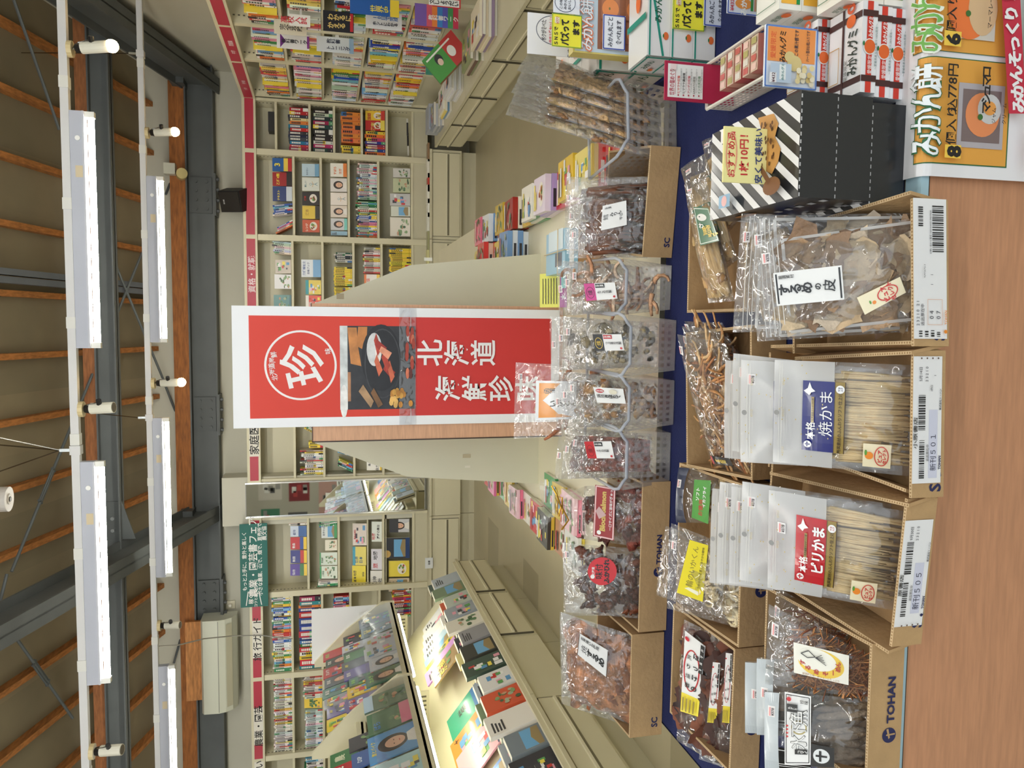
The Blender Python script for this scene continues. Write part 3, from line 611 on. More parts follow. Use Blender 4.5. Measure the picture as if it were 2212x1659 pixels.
for i, (c, w_) in enumerate((((236, 236, 230), .014), ((40, 40, 46), .01), ((60, 60, 66), .012))):
    b = MB(); p = bA.T(.06 + i * .1, .1, bA.zs[5] + .001); b.tube([p + V((0, 0, .02 + i * .004)), p + V((.13, .02, .02 + i * .004))], .009, c, 8); b.tube([p + V((.13, .02, .02 + i * .004)), p + V((.17, .026, .02 + i * .004))], .0095, (230, 230, 226), 8)
    tag(b.build('marker_pen', PLAST), ['white', 'black', 'dark grey'][i] + ' marker pen lying on the bottom shelf of the corner bay', 'pen')
# --- bay B under the speaker
for i, (x, w_, bg, lb, ti, im, bd) in enumerate((
    (.36, .14, (36, 60, 120), 'navy exam guide with yellow block, top shelf under the speaker', [('テキスト', .4, .7, .12, (240, 220, 70))], None, [(0, .3, (210, 220, 232))]),
    (.505, .13, (160, 30, 36), 'dark red exam guide with yellow lettering, top shelf under the speaker', [('乙種4類', .5, .72, .15, (245, 225, 70))], None, [(0, .28, (30, 26, 28))]),
    (.645, .125, (30, 90, 160), 'blue guide with a big yellow 3, top shelf under the speaker', [('3', .5, .76, .34, (245, 225, 70))], None, [(0, .2, (190, 40, 44)), (.2, .42, (236, 206, 80))]))):
    face_on(bB, 0, x, w_, .185, bg, lb, ti, im, bd)
rowbooks(bB, 0, .125, .2, (.16, .18), (.011, .016), 'mix', 'leaning on the top shelf under the speaker', lean=-.5)
rowbooks(bB, 0, .24, .35, (.17, .19), (.012, .02), 'mix', 'on the top shelf under the speaker', lean=-.15)
for i, (x, w_, bg, lb, ti, im, bd) in enumerate((
    (.07, .12, (200, 84, 44), 'orange-red book, front out, leftmost on second shelf under the speaker', [('レンジ', .4, .75, .14, (250, 240, 220))], 'food', None),
    (.2, .125, (226, 196, 70), 'yellow book, front out, on second shelf under the speaker', [('漢方', .5, .72, .16, (120, 50, 30))], None, [(0, .25, (40, 36, 30))]),
    (.335, .125, (30, 24, 24), 'black book with red fruit picture, second shelf under the speaker', [('健康', .5, .82, .12, (210, 50, 40))], 'food', None),
    (.47, .13, (226, 230, 222), 'white book with a teal figure, second shelf under the speaker', [('美しい', .5, .8, .11, (60, 120, 130))], 'figure', None),
    (.61, .12, (190, 214, 230), 'pale blue book, front out, rightmost on second shelf under the speaker', [('水のない', .4, .7, .1, (60, 90, 130))], None, [(0, .25, (120, 170, 205))]))):
    face_on(bB, 1, x, w_, .165, bg, lb, ti, im, bd)
for i, (x, w_, bg, lb, ti, im, bd) in enumerate((
    (.05, .04, (150, 190, 215), 'narrow pale blue book at the left end of third shelf under the speaker', [], None, None),
    (.1, .115, (206, 208, 212), 'grey photo book of a dark-haired face with teal stripe, third shelf under the speaker', [], 'face', [(0, .18, (120, 200, 190))]),
    (.225, .115, (226, 214, 202), 'beige photo book of a long-haired face, third shelf under the speaker', [], 'face', None),
    (.345, .12, (240, 232, 224), 'cream book with pink sketch, third shelf under the speaker', [], 'figure', None),
    (.475, .13, (226, 222, 220), 'light grey photo book of a long-haired woman, third shelf under the speaker', [], 'face', None),
    (.62, .13, (238, 236, 228), 'white book with orange lettering, third shelf under the speaker', [('すぼら', .45, .72, .15, (220, 110, 50)), ('ヨガ', .4, .4, .15, (220, 110, 50))], None, [(0, .22, (226, 130, 60))]))):
    face_on(bB, 2, x, w_, .16, bg, lb, ti, im, bd)
rowbooks(bB, 3, .035, .4, (.17, .21), (.009, .017), 'mix', 'left half of fourth shelf under speaker', name='slim_book', cat='slim book')
rowbooks(bB, 3, .41, .77, (.16, .2), (.008, .018), 'pale', 'right half of fourth shelf under speaker', name='slim_book', cat='slim book')
for i, (x, w_, h, bg, lb, im) in enumerate(((.06, .19, .2, (232, 226, 214), 'white colouring book with small red drawings, bottom shelf under the speaker', 'leaves'), (.26, .1, .19, (216, 220, 208), 'pale colouring book with a street drawing, bottom shelf under the speaker', 'sky'),
    (.365, .12, .2, (196, 196, 196), 'grey colouring book with line drawings, bottom shelf under the speaker', 'collage'), (.495, .14, .17, (190, 196, 160), 'green-toned photo book, bottom shelf under the speaker', 'leaves'), (.645, .09, .17, (206, 204, 200), 'light book with dark trees at the right end of bottom shelf under the speaker', 'leaves'))):
    face_on(bB, 4, x, w_, h, bg, lb, (), im)
# --- bay C right of the poster
rowbooks(bC, 0, .66, .78, (.15, .19), (.012, .02), 'pale', 'on the top shelf right of the poster', lean=.08)
for k, x, w_, h, bg, lb, ti, im, bd in ((0, .48, .13, .15, (206, 196, 186), 'beige picture book with brown drawings, top shelf right of the poster', [('つくる', .3, .8, .1, (60, 50, 44))], 'collage', None), (0, .33, .14, .16, (236, 236, 240), 'white drawing guide with blue bottle and plum, top shelf right of the poster', [], 'leaves', None),
    (0, .14, .13, .17, (96, 140, 140), 'blue-green painted book, top shelf right of the poster', [], 'leaves', [(0, .12, (70, 110, 120))]), (1, .45, .17, .19, (226, 232, 240), 'white and blue care worker exam book, second shelf right of the poster', [('介護福祉士', .5, .86, .13, (30, 70, 150)), ('合格ブック', .5, .64, .11, (30, 50, 110))], None, [(0, .4, (120, 170, 215))]),
    (1, .28, .14, .15, (230, 206, 90), 'teal and yellow cram book with heart, second shelf right of the poster', [('超短', .3, .7, .16, (240, 240, 240))], 'collage', [(.8, 1, (40, 150, 160))]), (1, .14, .13, .15, (226, 90, 70), 'red cram book with heart, second shelf right of the poster', [('超短', .3, .7, .16, (250, 240, 240))], 'collage', [(.8, 1, (240, 236, 230))]),
    (3, .36, .13, .155, (236, 232, 226), 'white exam book with orange top, fourth shelf right of the poster', [('3級', .5, .75, .2, (200, 60, 40))], None, [(.86, 1, (226, 120, 50)), (0, .2, (236, 200, 80))]), (3, .22, .13, .155, (232, 232, 236), 'white exam book with navy top, fourth shelf right of the poster', [('2級', .5, .75, .2, (40, 60, 150))], None, [(.8, 1, (30, 50, 120)), (0, .2, (236, 200, 80))])):
    face_on(bC, k, x, w_, h, bg, lb, ti, im, bd)
rowbooks(bC, 2, .1, .36, (.17, .18), (.012, .013), 'yel', 'on third shelf right of the poster', same='yellow and red exam book in the even row, third shelf right of poster', d=.13, name='slim_book', cat='slim book')
rowbooks(bC, 2, .37, .56, (.17, .18), (.014, .018), 'yel', 'in the middle of third shelf right of the poster', d=.13)
rowbooks(bC, 2, .6, .7, (.15, .18), (.012, .02), 'dark', 'at the right of third shelf right of the poster', d=.13)
rowbooks(bC, 3, .5, .77, (.15, .17), (.012, .02), 'white', 'on fourth shelf right of the poster', d=.13)
rowbooks(bC, 4, .05, .42, (.2, .22), (.009, .013), 'blk', 'on bottom shelf right of the poster', same='thin black textbook in the dark row, bottom shelf right of poster', name='slim_book', cat='slim book')
rowbooks(bC, 4, .43, .76, (.2, .22), (.011, .016), 'yel', 'at the right of bottom shelf right of the poster', same='thin yellow textbook in the yellow row, bottom shelf right of poster', name='slim_book', cat='slim book')
# --- bay E right of the mirror
rowbooks(bE, 1, .04, .3, (.17, .225), (.012, .022), 'white', 'on the second shelf right of the mirror')
rowbooks(bE, 1, .32, .38, (.13, .15), (.024, .03), 'yel', 'in the middle of second shelf right of the mirror')
rowbooks(bE, 1, .42, .62, (.16, .2), (.013, .02), 'mix', 'leaning at right on second shelf right of the mirror', lean=.5)
rowbooks(bE, 2, .06, .15, (.15, .17), (.014, .02), 'mix', 'leaning at left on third shelf right of the mirror', lean=.45)
rowbooks(bE, 2, .22, .36, (.15, .17), (.014, .022), 'mix', 'leaning on third shelf right of the mirror', lean=.3)
rowbooks(bE, 2, .4, .6, (.16, .18), (.012, .02), 'trav', 'at right on third shelf right of the mirror', lean=.2)
face_on(bE, 3, .07, .125, .15, (238, 236, 230), 'white self-massage book with yellow foot, fourth shelf right of the mirror', [('自力整体', .5, .3, .19, (24, 24, 28)), ('痛み', .55, .82, .15, (24, 24, 28))], None, [(0, .12, (236, 200, 60))])
face_on(bE, 4, .1, .14, .12, (60, 130, 200), 'light blue book, bottom shelf right of the mirror', [('健康', .5, .6, .2, (240, 240, 240))])
# --- bay F left of the mirror
rowbooks(bF, 0, .68, .76, (.17, .18), (.014, .02), 'mix', 'on the top shelf left of the mirror', d=.12)
for k, x, w_, h, bg, lb, ti, im, bd in (
    (0, .56, .11, .16, (206, 216, 232), 'white and blue map guide, top shelf left of the mirror', [('都市', .4, .75, .16, (30, 60, 130))], None, [(0, .5, (60, 100, 160))]), (0, .43, .125, .16, (186, 36, 44), 'red map guide with coloured foot, top shelf left of the mirror', [('青森', .3, .8, .16, (240, 240, 240))], None, [(0, .2, (236, 200, 60)), (.2, .42, (40, 70, 150))]),
    (0, .29, .13, .16, (44, 50, 130), 'blue map guide with coloured foot, top shelf left of the mirror', [('秋田', .3, .8, .16, (240, 240, 240))], None, [(0, .18, (236, 200, 60)), (.18, .4, (190, 50, 50))]), (0, .16, .12, .165, (80, 56, 150), 'purple map guide with coloured foot, top shelf left of the mirror', [('仙台', .3, .8, .16, (240, 240, 240))], None, [(0, .18, (236, 200, 60)), (.18, .42, (60, 120, 70))]),
    (1, .53, .135, .155, (226, 232, 232), 'white mountain guide with green foot, second shelf left of the mirror', [('岩手の山', .5, .85, .13, (40, 60, 80))], 'sky', [(0, .18, (60, 150, 90))]), (1, .4, .11, .12, (238, 232, 214), 'cream flower guide, second shelf left of the mirror', [], 'leaves', None), (1, .25, .13, .175, (222, 232, 222), 'pale green mountain map, second shelf left of the mirror', [('早池峰', .4, .85, .1, (40, 90, 60))], 'leaves', [(.93, 1, (60, 150, 90))]), (1, .11, .13, .175, (226, 234, 222), 'pale mountain map with green top, second shelf left of the mirror', [('八甲田', .4, .8, .1, (40, 90, 60))], 'leaves', [(.9, 1, (60, 150, 90))])):
    face_on(bF, k, x, w_, h, bg, lb, ti, im, bd)
rowbooks(bF, 1, .66, .76, (.17, .19), (.01, .014), 'grn', 'at right on second shelf left of the mirror', lean=-.1, d=.12)
rowbooks(bF, 1, .04, .09, (.18, .2), (.01, .014), 'grn', 'at left on second shelf left of the mirror', d=.12)
# slanted front-out display on its lower part
for i, (X0, X1, Y0, Y1, y, bg, lb, ti, im, bd) in enumerate((
    (762, 792, 1178, 1131, 8.12, (226, 214, 206), 'white shrine guide with red lettering, upper display row left of the mirror', [('東北の神社', .5, .84, .13, (190, 40, 50))], 'collage', None), (762, 791, 1221, 1181, 8.12, (232, 216, 110), 'yellow world atlas, upper display row left of the mirror', [('世界', .3, .72, .24, (20, 90, 130)), ('日本', .3, .4, .24, (20, 90, 130))], None, [(.8, 1, (60, 160, 190))]),
    (761, 790, 1268, 1222, 8.12, (240, 220, 60), 'yellow atlas with black lettering, upper display row left of the mirror', [('基本地図', .5, .8, .2, (20, 20, 20)), ('2026', .6, .2, .16, (20, 20, 20))], None, None),
    (803, 831, 1170, 1127, 8.08, (226, 232, 224), 'white map book with green edge and red title, lower display row left of the mirror', [('地図', .25, .86, .24, (190, 40, 40)), ('歴史の舞台', .5, .5, .2, (24, 24, 24))], None, [(0, .12, (70, 150, 90))]), (802, 831, 1231, 1186, 8.08, (220, 216, 226), 'pale map book with red and black title, lower display row left of the mirror', [('旅', .2, .7, .34, (190, 40, 50)), ('地図', .68, .7, .3, (24, 24, 24))], None, None),
    (800, 831, 1273, 1233, 8.08, (236, 234, 230), 'white book with brushed black title, lower display row left of the mirror', [('お神', .5, .7, .26, (24, 24, 24)), ('社', .5, .34, .26, (24, 24, 24))], None, None),
    (841, 884, 1150, 1121, 8.04, (206, 206, 210), 'photo magazine with dark picture, bottom row left of the mirror', [], 'face', [(.55, 1, (50, 50, 56))]), (828, 885, 1207, 1161, 8.02, (46, 48, 56), 'black-edged scenic photo album with round gold badge, bottom row left of the mirror', [], 'sky', [(0, .16, (30, 60, 110))]),
    (840, 884, 1246, 1211, 8.04, (236, 214, 70), 'yellow comic travel book, bottom row left of the mirror', [], 'food', None), (840, 884, 1278, 1249, 8.04, (214, 196, 170), 'beige picture book with blue sky, bottom row left of the mirror', [], 'sky', None))):
    tl, br = P(X0, Y0, y=y + .03), P(X1, Y1, y=y); w_, h = br.x - tl.x, tl.z - br.z
    T = lambda a, q, zz, o=V((tl.x, y, br.z)), h=h: o + V((a, q + .03 * zz / h, zz))
    ex = None
    if 'badge' in lb: ex = lambda bb, mp, w_=w_, h=h: bb.ell(mp, w_ * .22, h * .86, w_ * .18, w_ * .18, (196, 160, 90))
    cover_book(T, w_, h, .015, bg, lb, ti, im, bd, seed=i + 3, extra=ex)
for z, yy in ((P(793, 1200, y=8.1).z, 8.1), (P(832, 1200, y=8.06).z, 8.06)):
    b = MB(); b.box(-2.65, -1.935, yy - .02, yy + .2, z - .012, z, SH); o = b.build('display_step', PAINT, bF.t)
# --- bays G, H, I on the left
rowbooks(bG, 0, .03, .81, (.165, .19), (.011, .03), 'mix', 'on the top shelf below the air conditioner', name='guidebook', cat='guidebook')
rowbooks(bG, 1, .03, .81, (.205, .22), (.028, .08), 'trav', 'on the second shelf below the air conditioner', name='guidebook', cat='guidebook')
rowbooks(bG, 2, .45, .79, (.14, .16), (.014, .028), 'mix', 'on the third shelf below the air conditioner', name='guidebook', cat='guidebook')
rowbooks(bG, 4, .5, .8, (.17, .2), (.012, .02), 'trav', 'on the bottom shelf below the air conditioner', name='guidebook', cat='guidebook')
rowbooks(bH, 0, .03, .81, (.16, .185), (.009, .02), 'white', 'on the top shelf left of the air conditioner', name='gardening_book', cat='gardening book')
rowbooks(bH, 1, .03, .44, (.16, .18), (.009, .018), 'pale', 'on the second shelf left of the air conditioner', name='gardening_book', cat='gardening book')
rowbooks(bH, 1, .56, .8, (.17, .2), (.011, .02), 'white', 'at right on second shelf left of the air conditioner', name='gardening_book', cat='gardening book')
face_on(bH, 1, .45, .12, .18, (240, 206, 70), 'yellow farming book, second shelf left of the air conditioner', [('野菜', .5, .6, .2, (60, 110, 50))], 'leaves')
rowbooks(bI, 1, .45, .78, (.15, .19), (.012, .02), 'mix', 'on the second shelf at the left edge', name='gardening_book', cat='gardening book')
# green hanging banner
a, c = P(520, 1313, y=7.93), P(577, 1130, y=7.93)
t = thing('hanging_banner', 'dark green farming fair banner with white lettering on the shelf wall', 'banner', ((a.x + c.x) / 2, 7.93, c.z))
b = MB(); b.box(a.x, c.x, 7.93, 7.937, c.z, a.z, (22, 100, 92)); b.build('banner_sheet', PAPER, t)
mp = flat((a.x, 7.929, c.z), (1, 0, 0), (0, 0, 1)); W_, H_ = c.x - a.x, a.z - c.z; b = MB()
b.text(mp, 'もっと上手に、意外と楽しく', W_ * .55, H_ * .84, .04, WHITE); b.text(mp, '農業・園芸書フェア', W_ * .6, H_ * .53, .078, WHITE, bold=.012)
b.text(mp, '小さな農業、山で、畑で、直売所で', W_ * .57, H_ * .28, .04, WHITE); b.text(mp, '農文協', W_ * .88, H_ * .11, .042, WHITE, bold=.012)
b.text(mp, '稼ぐ！', W_ * .11, H_ * .62, .045, WHITE, bold=.012); b.text(mp, 'コツと裏ワザ', W_ * .12, H_ * .45, .03, WHITE)
b.line(mp, [(W_ * .02, H_ * .8), (W_ * .19, H_ * .72)], .008, WHITE); b.line(mp, [(W_ * .02, H_ * .24), (W_ * .19, H_ * .34)], .008, WHITE); b.build('banner_lettering', PAPER, t)
# ---------------- right wall: workbooks, shelf signs, things on the ledge ----------------
for i, bay in enumerate(RXB[:3]):
    nm = ['the first', 'the second', 'the third'][i]
    for k in range(5):
        kn = ['top', 'second', 'third', 'fourth', 'bottom'][k]
        wd = bay.wd; r = random.Random(i * 9 + k); x = .04
        rowbooks(bay, k, .045, wd * .46, (.2, .235) if k else (.19, .22), (.018, .04) if i < 2 else (.026, .05), ('mix', 'white', 'pale')[k % 3], f'left half, {kn} shelf of {nm} right bay', d=.2, y=.0, name='workbook', cat='workbook')
        rowbooks(bay, k, wd * .53, wd - .05, (.2, .235) if k else (.19, .22), (.018, .04) if i < 2 else (.026, .05), ('white', 'mix', 'mix')[(k + i) % 3], f'right half, {kn} shelf of {nm} right bay', d=.2, y=.0, name='workbook', cat='workbook')
        for q, xx in enumerate(() if (i, k) in ((0, 2), (1, 2), (1, 4), (2, 1), (2, 3), (2, 4), (0, 3)) else (wd * .49,)):
            z = bay.zs[k] + .0015; b = MB(); b.box(xx - .002, xx + .022, -.035, .16, z, z + .215, (238, 214, 70), T=bay.T); b.box(xx + .001, xx + .019, -.036, -.035, z + .13, z + .2, (246, 240, 200), T=bay.T)
            tag(b.build('divider_card', PAPER), f'yellow divider card in the middle of the {kn} shelf, {nm} right-wall bay', 'divider')
def shelf_sign(X0, X1, Y0, Y1, x, bg, lines, label, border=None, fn=None):
    y = P((X0 + X1) / 2, Y0, x=x + .05).y; tl, br = P(X0, Y1, y=y), P(X1, Y0, y=y); w_, h_ = br.x - tl.x, tl.z - br.z
    t = thing('shelf_sign', label, 'shelf sign', V(((tl.x + br.x) / 2, y, br.z)), 'signs on the right-wall shelves')
    mp = flat((tl.x, y, br.z), (1, 0, 0), (0, 0, 1))
    b = MB(); b.box(tl.x, br.x, y, y + .003, br.z, tl.z, bg); b.build('sign_card', PAPER, t)
    b = MB(); b.box(br.x - .004, 2.16, y + .003, y + .006, br.z + h_ * .4, br.z + h_ * .5, (220, 220, 216)); b.build('sign_arm', PLAST, t)
    b = MB(); 
    if border: b.pr(mp, w_ * .03, h * .02, w_ * .97, h * .98, border); b.pr(mp, w_ * .1, h * .06, w_ * .9, h * .94, bg)
    if fn: fn(b, mp, w_, h)
    for (txt, fx, fy, fh, c) in lines: b.text(mp, txt, w_ * fx, h * fy, h * fh, c, bold=.03, vert=True)
    b.build('sign_lettering', PAPER, t)
shelf_sign(598, 668, 76, 103, 2.08, (238, 238, 240), [('教科書ワーク', .5, .95, .14, (30, 30, 36))], 'white shelf sign with purple arrow and black lettering, right wall', fn=lambda b, mp, w, h: (b.poly(mp, [(w * .05, h), (w * .95, h), (w * .5, h * .8)], (110, 40, 130)), b.pr(mp, w * .1, 0, w * .9, h * .08, (140, 60, 150))))
shelf_sign(592, 662, 47, 72, 2.07, (226, 218, 196), [('完全攻略', .5, .88, .18, (60, 56, 50))], 'cream shelf sign with grey lettering, right wall')
shelf_sign(625, 670, 34, 55, 2.05, (240, 238, 234), [('高校入試', .5, .94, .2, (200, 40, 60))], 'small white shelf sign with red lettering, right wall')
shelf_sign(698, 764, 28, 66, 2.06, (24, 24, 34), [('わかるに', .7, .84, .18, (230, 200, 120)), ('かえる', .3, .84, .18, (230, 200, 120))], 'black shelf sign with gold lettering, right wall', fn=lambda b, mp, w, h: b.pr(mp, w * .06, h * .02, w * .94, h * .12, (200, 40, 50)))
shelf_sign(684, 764, 84, 110, 2.07, (220, 226, 232), [('教科書', .72, .95, .15, (30, 40, 70)), ('トレーニング', .3, .95, .13, (30, 40, 70))], 'pale blue shelf sign with navy lettering, right wall', fn=lambda b, mp, w, h: b.pr(mp, 0, 0, w, h * .16, (150, 180, 210)))
shelf_sign(756, 862, 2, 28, 2.06, (30, 90, 170), [('世界史', .4, .9, .2, (240, 220, 80))], 'blue shelf sign with yellow lettering, right wall', fn=lambda b, mp, w, h: b.pr(mp, 0, 0, w, h * .28, (240, 210, 60)))
shelf_sign(790, 868, 32, 60, 2.06, (236, 236, 238), [('10日で完成', .68, .95, .13, (60, 120, 190)), ('ホントにわかる', .32, .95, .11, (40, 44, 60))], 'white shelf sign with blue lettering, right wall', fn=lambda b, mp, w, h: b.pr(mp, w * .82, h * .1, w * .98, h * .9, (60, 130, 200)))
cs = [(214, 90, 110), (226, 130, 60), (60, 130, 200), (90, 90, 190), (70, 150, 90), (190, 50, 80)]
shelf_sign(896, 990, 16, 54, 2.02, (120, 90, 170), [('教科書ワーク', .42, .95, .15, (240, 240, 240))], 'rainbow-striped shelf sign with white lettering, right wall', fn=lambda b, mp, w, h: [b.pr(mp, 0, h * (5 - i) / 6, w, h * (6 - i) / 6, cs[i]) for i in range(6)])
shelf_sign(934, 995, 0, 13, 1.98, (200, 40, 50), [('文しょうだい', .5, .94, .14, (30, 30, 30))], 'red-framed workbook sign at the top of the photo, right wall', fn=lambda b, mp, w, h: b.pr(mp, w * .1, h * .04, w * .9, h * .96, (240, 240, 240)))
# ledge of the right cabinets
zl = .4315
def ledge_pile(yc, xc, w_, d_, n, cols, name, label, cat, th=.018, grp=None, jit=.01):
    r = random.Random(int(yc * 100)); z = zl
    for i in range(n):
        c = cols[i % len(cols)]; jx, jy = r.uniform(-jit, jit), r.uniform(-jit, jit); b = MB()
        T = lambda x, y, zz, z=z: V((xc + jx + x, yc + jy + y, z + zz)); pg = (230, 226, 214)
        b.box(-w_ / 2, w_ / 2, -d_ / 2, d_ / 2, 0, th, c, [c, c, c if i % 2 else pg, pg, pg, c], T=T)
        if i == n - 1: faceimg(b, lambda x, y, h=0: T(-w_ / 2 + x, -d_ / 2 + y, th + h), w_, d_, r, 'collage')
        z += th + .0008
        tag(b.build(name, COVER), f'{cname(c)} {label}, {["lowest", "second", "third", "fourth", "fifth", "sixth"][i] if i < n - 1 else "topmost"} of its pile', cat, grp)
ledge_pile(6.9, 1.93, .21, .28, 4, [(232, 232, 230), (120, 160, 200), (240, 220, 120)], 'workbook', 'workbook lying on the right ledge near the corner', 'workbook')
ledge_pile(7.32, 1.9, .2, .26, 5, [(150, 160, 175), (190, 195, 205)], 'catalogue', 'catalogue lying on the right ledge in the corner', 'catalogue')
ledge_pile(6.35, 1.95, .24, .34, 6, [(226, 226, 224), (220, 222, 228)], 'workbook', 'workbook lying on the right ledge under the green box', 'workbook')
ledge_pile(5.55, 1.93, .26, .34, 5, [(200, 190, 170), (150, 160, 120), (110, 80, 70)], 'workbook', 'workbook on the right ledge, third pile from corner', 'workbook')
ledge_pile(5.1, 1.93, .24, .3, 6, [(220, 206, 180), (150, 130, 160), (236, 226, 200)], 'workbook', 'workbook lying on the right ledge nearest the viewer', 'workbook')
a, c = P(920, 160, y=6.62), P(990, 108, y=6.62)
t = thing('display_stand', 'teal green display board standing on the right ledge', 'display stand', (1.94, 6.62, zl))
a.x = c.x - .26 if 0 else a.x; c.x = min(c.x, 2.13); b = MB(); b.box(a.x, c.x, 6.62, 6.64, zl, a.z, (70, 150, 130)); b.build('board', PLAST, t)
b = MB(); b.box(a.x, c.x, 6.64, 6.86, zl, zl + .012, (30, 110, 90)); b.build('foot', PLAST, t)
for i in range(2):
    b = MB(); x0 = a.x + .04 + i * .12; b.box(x0, x0 + .06, 6.55, 6.62, zl, zl + .16, (226, 226, 222), [(226, 226, 222), (230, 200, 190), (226, 226, 222), (200, 120, 140), (226, 226, 222), (226, 226, 222)])
    tag(b.build('leaflet_bundle', PAPER), ['left', 'right'][i] + ' bundle of white leaflets before the teal display board', 'leaflets')
o = P(1038, 100, y=5.72); ex, ey, ez = V((.55, -.2, -.52)).normalized(), V((.3, .9, 0)), V((.6, 0, .55)).normalized(); ey = ez.cross(ex)
t = thing('gift_box', 'green and red printed open box leaning on the right ledge', 'box', V((1.95, 5.8, zl)))
T = lambda x, y, z: V((1.95, 5.85, .62)) + ex * x + ey * y + ez * z
b = MB(); b.box(-.15, .15, -.05, .05, -.1, .1, (80, 150, 70), [(150, 110, 60), (150, 110, 60), (70, 150, 60), (186, 50, 40), (70, 150, 60), (60, 130, 60)], T=T); b.build('carton', PAPER, t)
b = MB(); mp = lambda x, y, h=0: T(x, -.05 - h, y); b.pr(mp, .02, -.1, .15, .1, (190, 50, 44)); b.ell(mp, -.05, .02, .03, .04, (40, 40, 40)); b.ell(mp, -.05, .0, .02, .025, (230, 200, 180)); b.ell(mp, .06, 0, .03, .04, (240, 240, 236)); b.line(mp, [(-.13, .07), (.1, .07)], .012, (240, 240, 230)); b.build('carton_print', PAPER, t)
b = MB(); b.box(2.0, 2.12, 5.75, 5.95, zl, .475, (206, 202, 184)); tag(b.build('box_prop', PLAST), 'small beige block propping the green and red box on the right ledge', 'block')
b = MB(); b.box(1.82, 2.05, 7.42, 7.66, zl, zl + .11, (176, 182, 192)); mp = flat((1.82, 7.42, zl), (1, 0, 0), (0, 0, 1))
for i in range(2): b.pr(mp, .02, .02 + i * .045, .2, .058 + i * .045, (150, 156, 168))
tag(b.build('book_set_box', PAPER), 'grey boxed book set on the right ledge in the corner', 'book box')
# a few thin books lying on the back ledge
for i, Y in enumerate((330, 365, 395, 420, 450, 480, 520, 560)):
    p = P(926, Y, y=7.9); c = [(150, 120, 90), (230, 226, 214), (180, 60, 50), (232, 230, 220), (236, 236, 230), (226, 226, 216), (160, 160, 120), (210, 206, 150)][i]
    b = MB(); b.box(p.x - .09, p.x + .09, 7.865, 7.96, .4765, .494 + (i % 2) * .006, c); tag(b.build('flat_book', COVER), f'{cname(c)} book lying on the back ledge, {ORD[i]} from the right corner', 'book', 'books on the back ledge')
b = MB(); p = P(945, 1213, y=7.86); b.box(p.x - .06, p.x + .05, 7.84, 7.848, .44, .52, (226, 230, 232)); b.text(flat((p.x, 7.839, .48), (1, 0, 0), (0, 0, 1)), '在庫', 0, 0, .02, (60, 60, 60)); tag(b.build('notice_card', PAPER), 'small white card on the cabinet below the green banner bay', 'card')
# ---------------- left: magazine rack ----------------
t = thing('magazine_rack', 'beige slanted magazine rack with clear pockets along the left', 'magazine rack', (-2.4, 5, .43)); RK = t
b = MB(); b.box(-2.86, -2.8, 2.6, 6.5, .43, 1.5, SH); b.build('rack_back', PAINT, t)
b = MB(); b.box(-2.8, -2.22, 2.6, 6.5, .43, .53, SH); b.build('step', PAINT, t)
b = MB(); b.box(-2.015, -2.0, 2.6, 6.5, .43, .455, SH); b.build('front_lip', PAINT, t)
b = MB(); b.add([(-2.26, 2.6, .53), (-2.26, 6.5, .53), (-2.74, 6.5, .9), (-2.74, 2.6, .9), (-2.27, 2.6, .52), (-2.27, 6.5, .52), (-2.75, 6.5, .89), (-2.75, 2.6, .89)], [(0, 1, 2, 3), (7, 6, 5, 4), (0, 4, 5, 1), (1, 5, 6, 2), (2, 6, 7, 3), (3, 7, 4, 0)], (222, 218, 190)); b.build('slanted_display_board', PAINT, t)
for k, (xa, xb, z) in enumerate(((-2.8, -2.3, .985), (-2.8, -2.46, 1.14), (-2.8, -2.58, 1.29))):
    b = MB(); b.box(xa, xb, 2.6, 6.47, z - .015, z, SH); b.box(xb - .006, xb, 2.6, 6.47, z - .03, z + .03, SH); b.build('tier', PAINT, t)
for i, yd in enumerate((6.47, 5.06, 3.64)):
    b = MB(); pts = [(-2.8, .95), (-2.29, .95), (-2.29, 1.05), (-2.5, 1.34), (-2.76, 1.6), (-2.8, 1.6)]; n = 6
    b.add([(x, yd - .012, z) for x, z in pts] + [(x, yd + .012, z) for x, z in pts], [tuple(range(n)), tuple(range(2 * n - 1, n - 1, -1))] + [(j, n + j, n + (j + 1) % n, (j + 1) % n) for j in range(n)], SH); b.build('divider_panel', PAINT, t)
    b = MB(); b.box(-2.74, -2.42, yd - .008, yd + .008, .84, .945, SH)
    for q in range(9): b.box(-2.7 + q * .03, -2.688 + q * .03, yd - .0095, yd + .0095, .86, .9, (90, 86, 72))
    b.build('bracket_strip', PAINT, t)
for y0, y1 in ((5.08, 6.44), (3.66, 5.04), (2.62, 3.62)):
    b = MB(); b.add([(-2.285, y0, .99), (-2.285, y1, .99), (-2.36, y1, 1.24), (-2.36, y0, 1.24)], [(0, 1, 2, 3)], WHITE); b.build('clear_pocket', ACRYL, t)
for y0, y1, lb in ((5.12, 6.3, 'far'), (3.7, 4.98, 'near')):
    s_ = thing('strip_light', f'lit white strip light under the magazine rack, {lb} one', 'strip light', (-2.34, (y0 + y1) / 2, .93), 'strip lights under the rack')
    b = MB(); b.box(-2.4, -2.31, y0, y1, .945, .968, (226, 226, 220)); b.build('strip_housing', PLAST, s_)
    b = MB(); b.tube([(-2.345, y0 + .02, .934), (-2.345, y1 - .02, .934)], .012, (255, 250, 225), 8); b.build('strip_tube', STRIPM, s_)
b = MB(); b.box(-2.78, -2.32, 6.484, 6.49, 1.0, 1.62, (236, 238, 240)); tag(b.build('paper_sheet', PAPER), 'white paper sheet on the far end of the magazine rack', 'paper sheet')
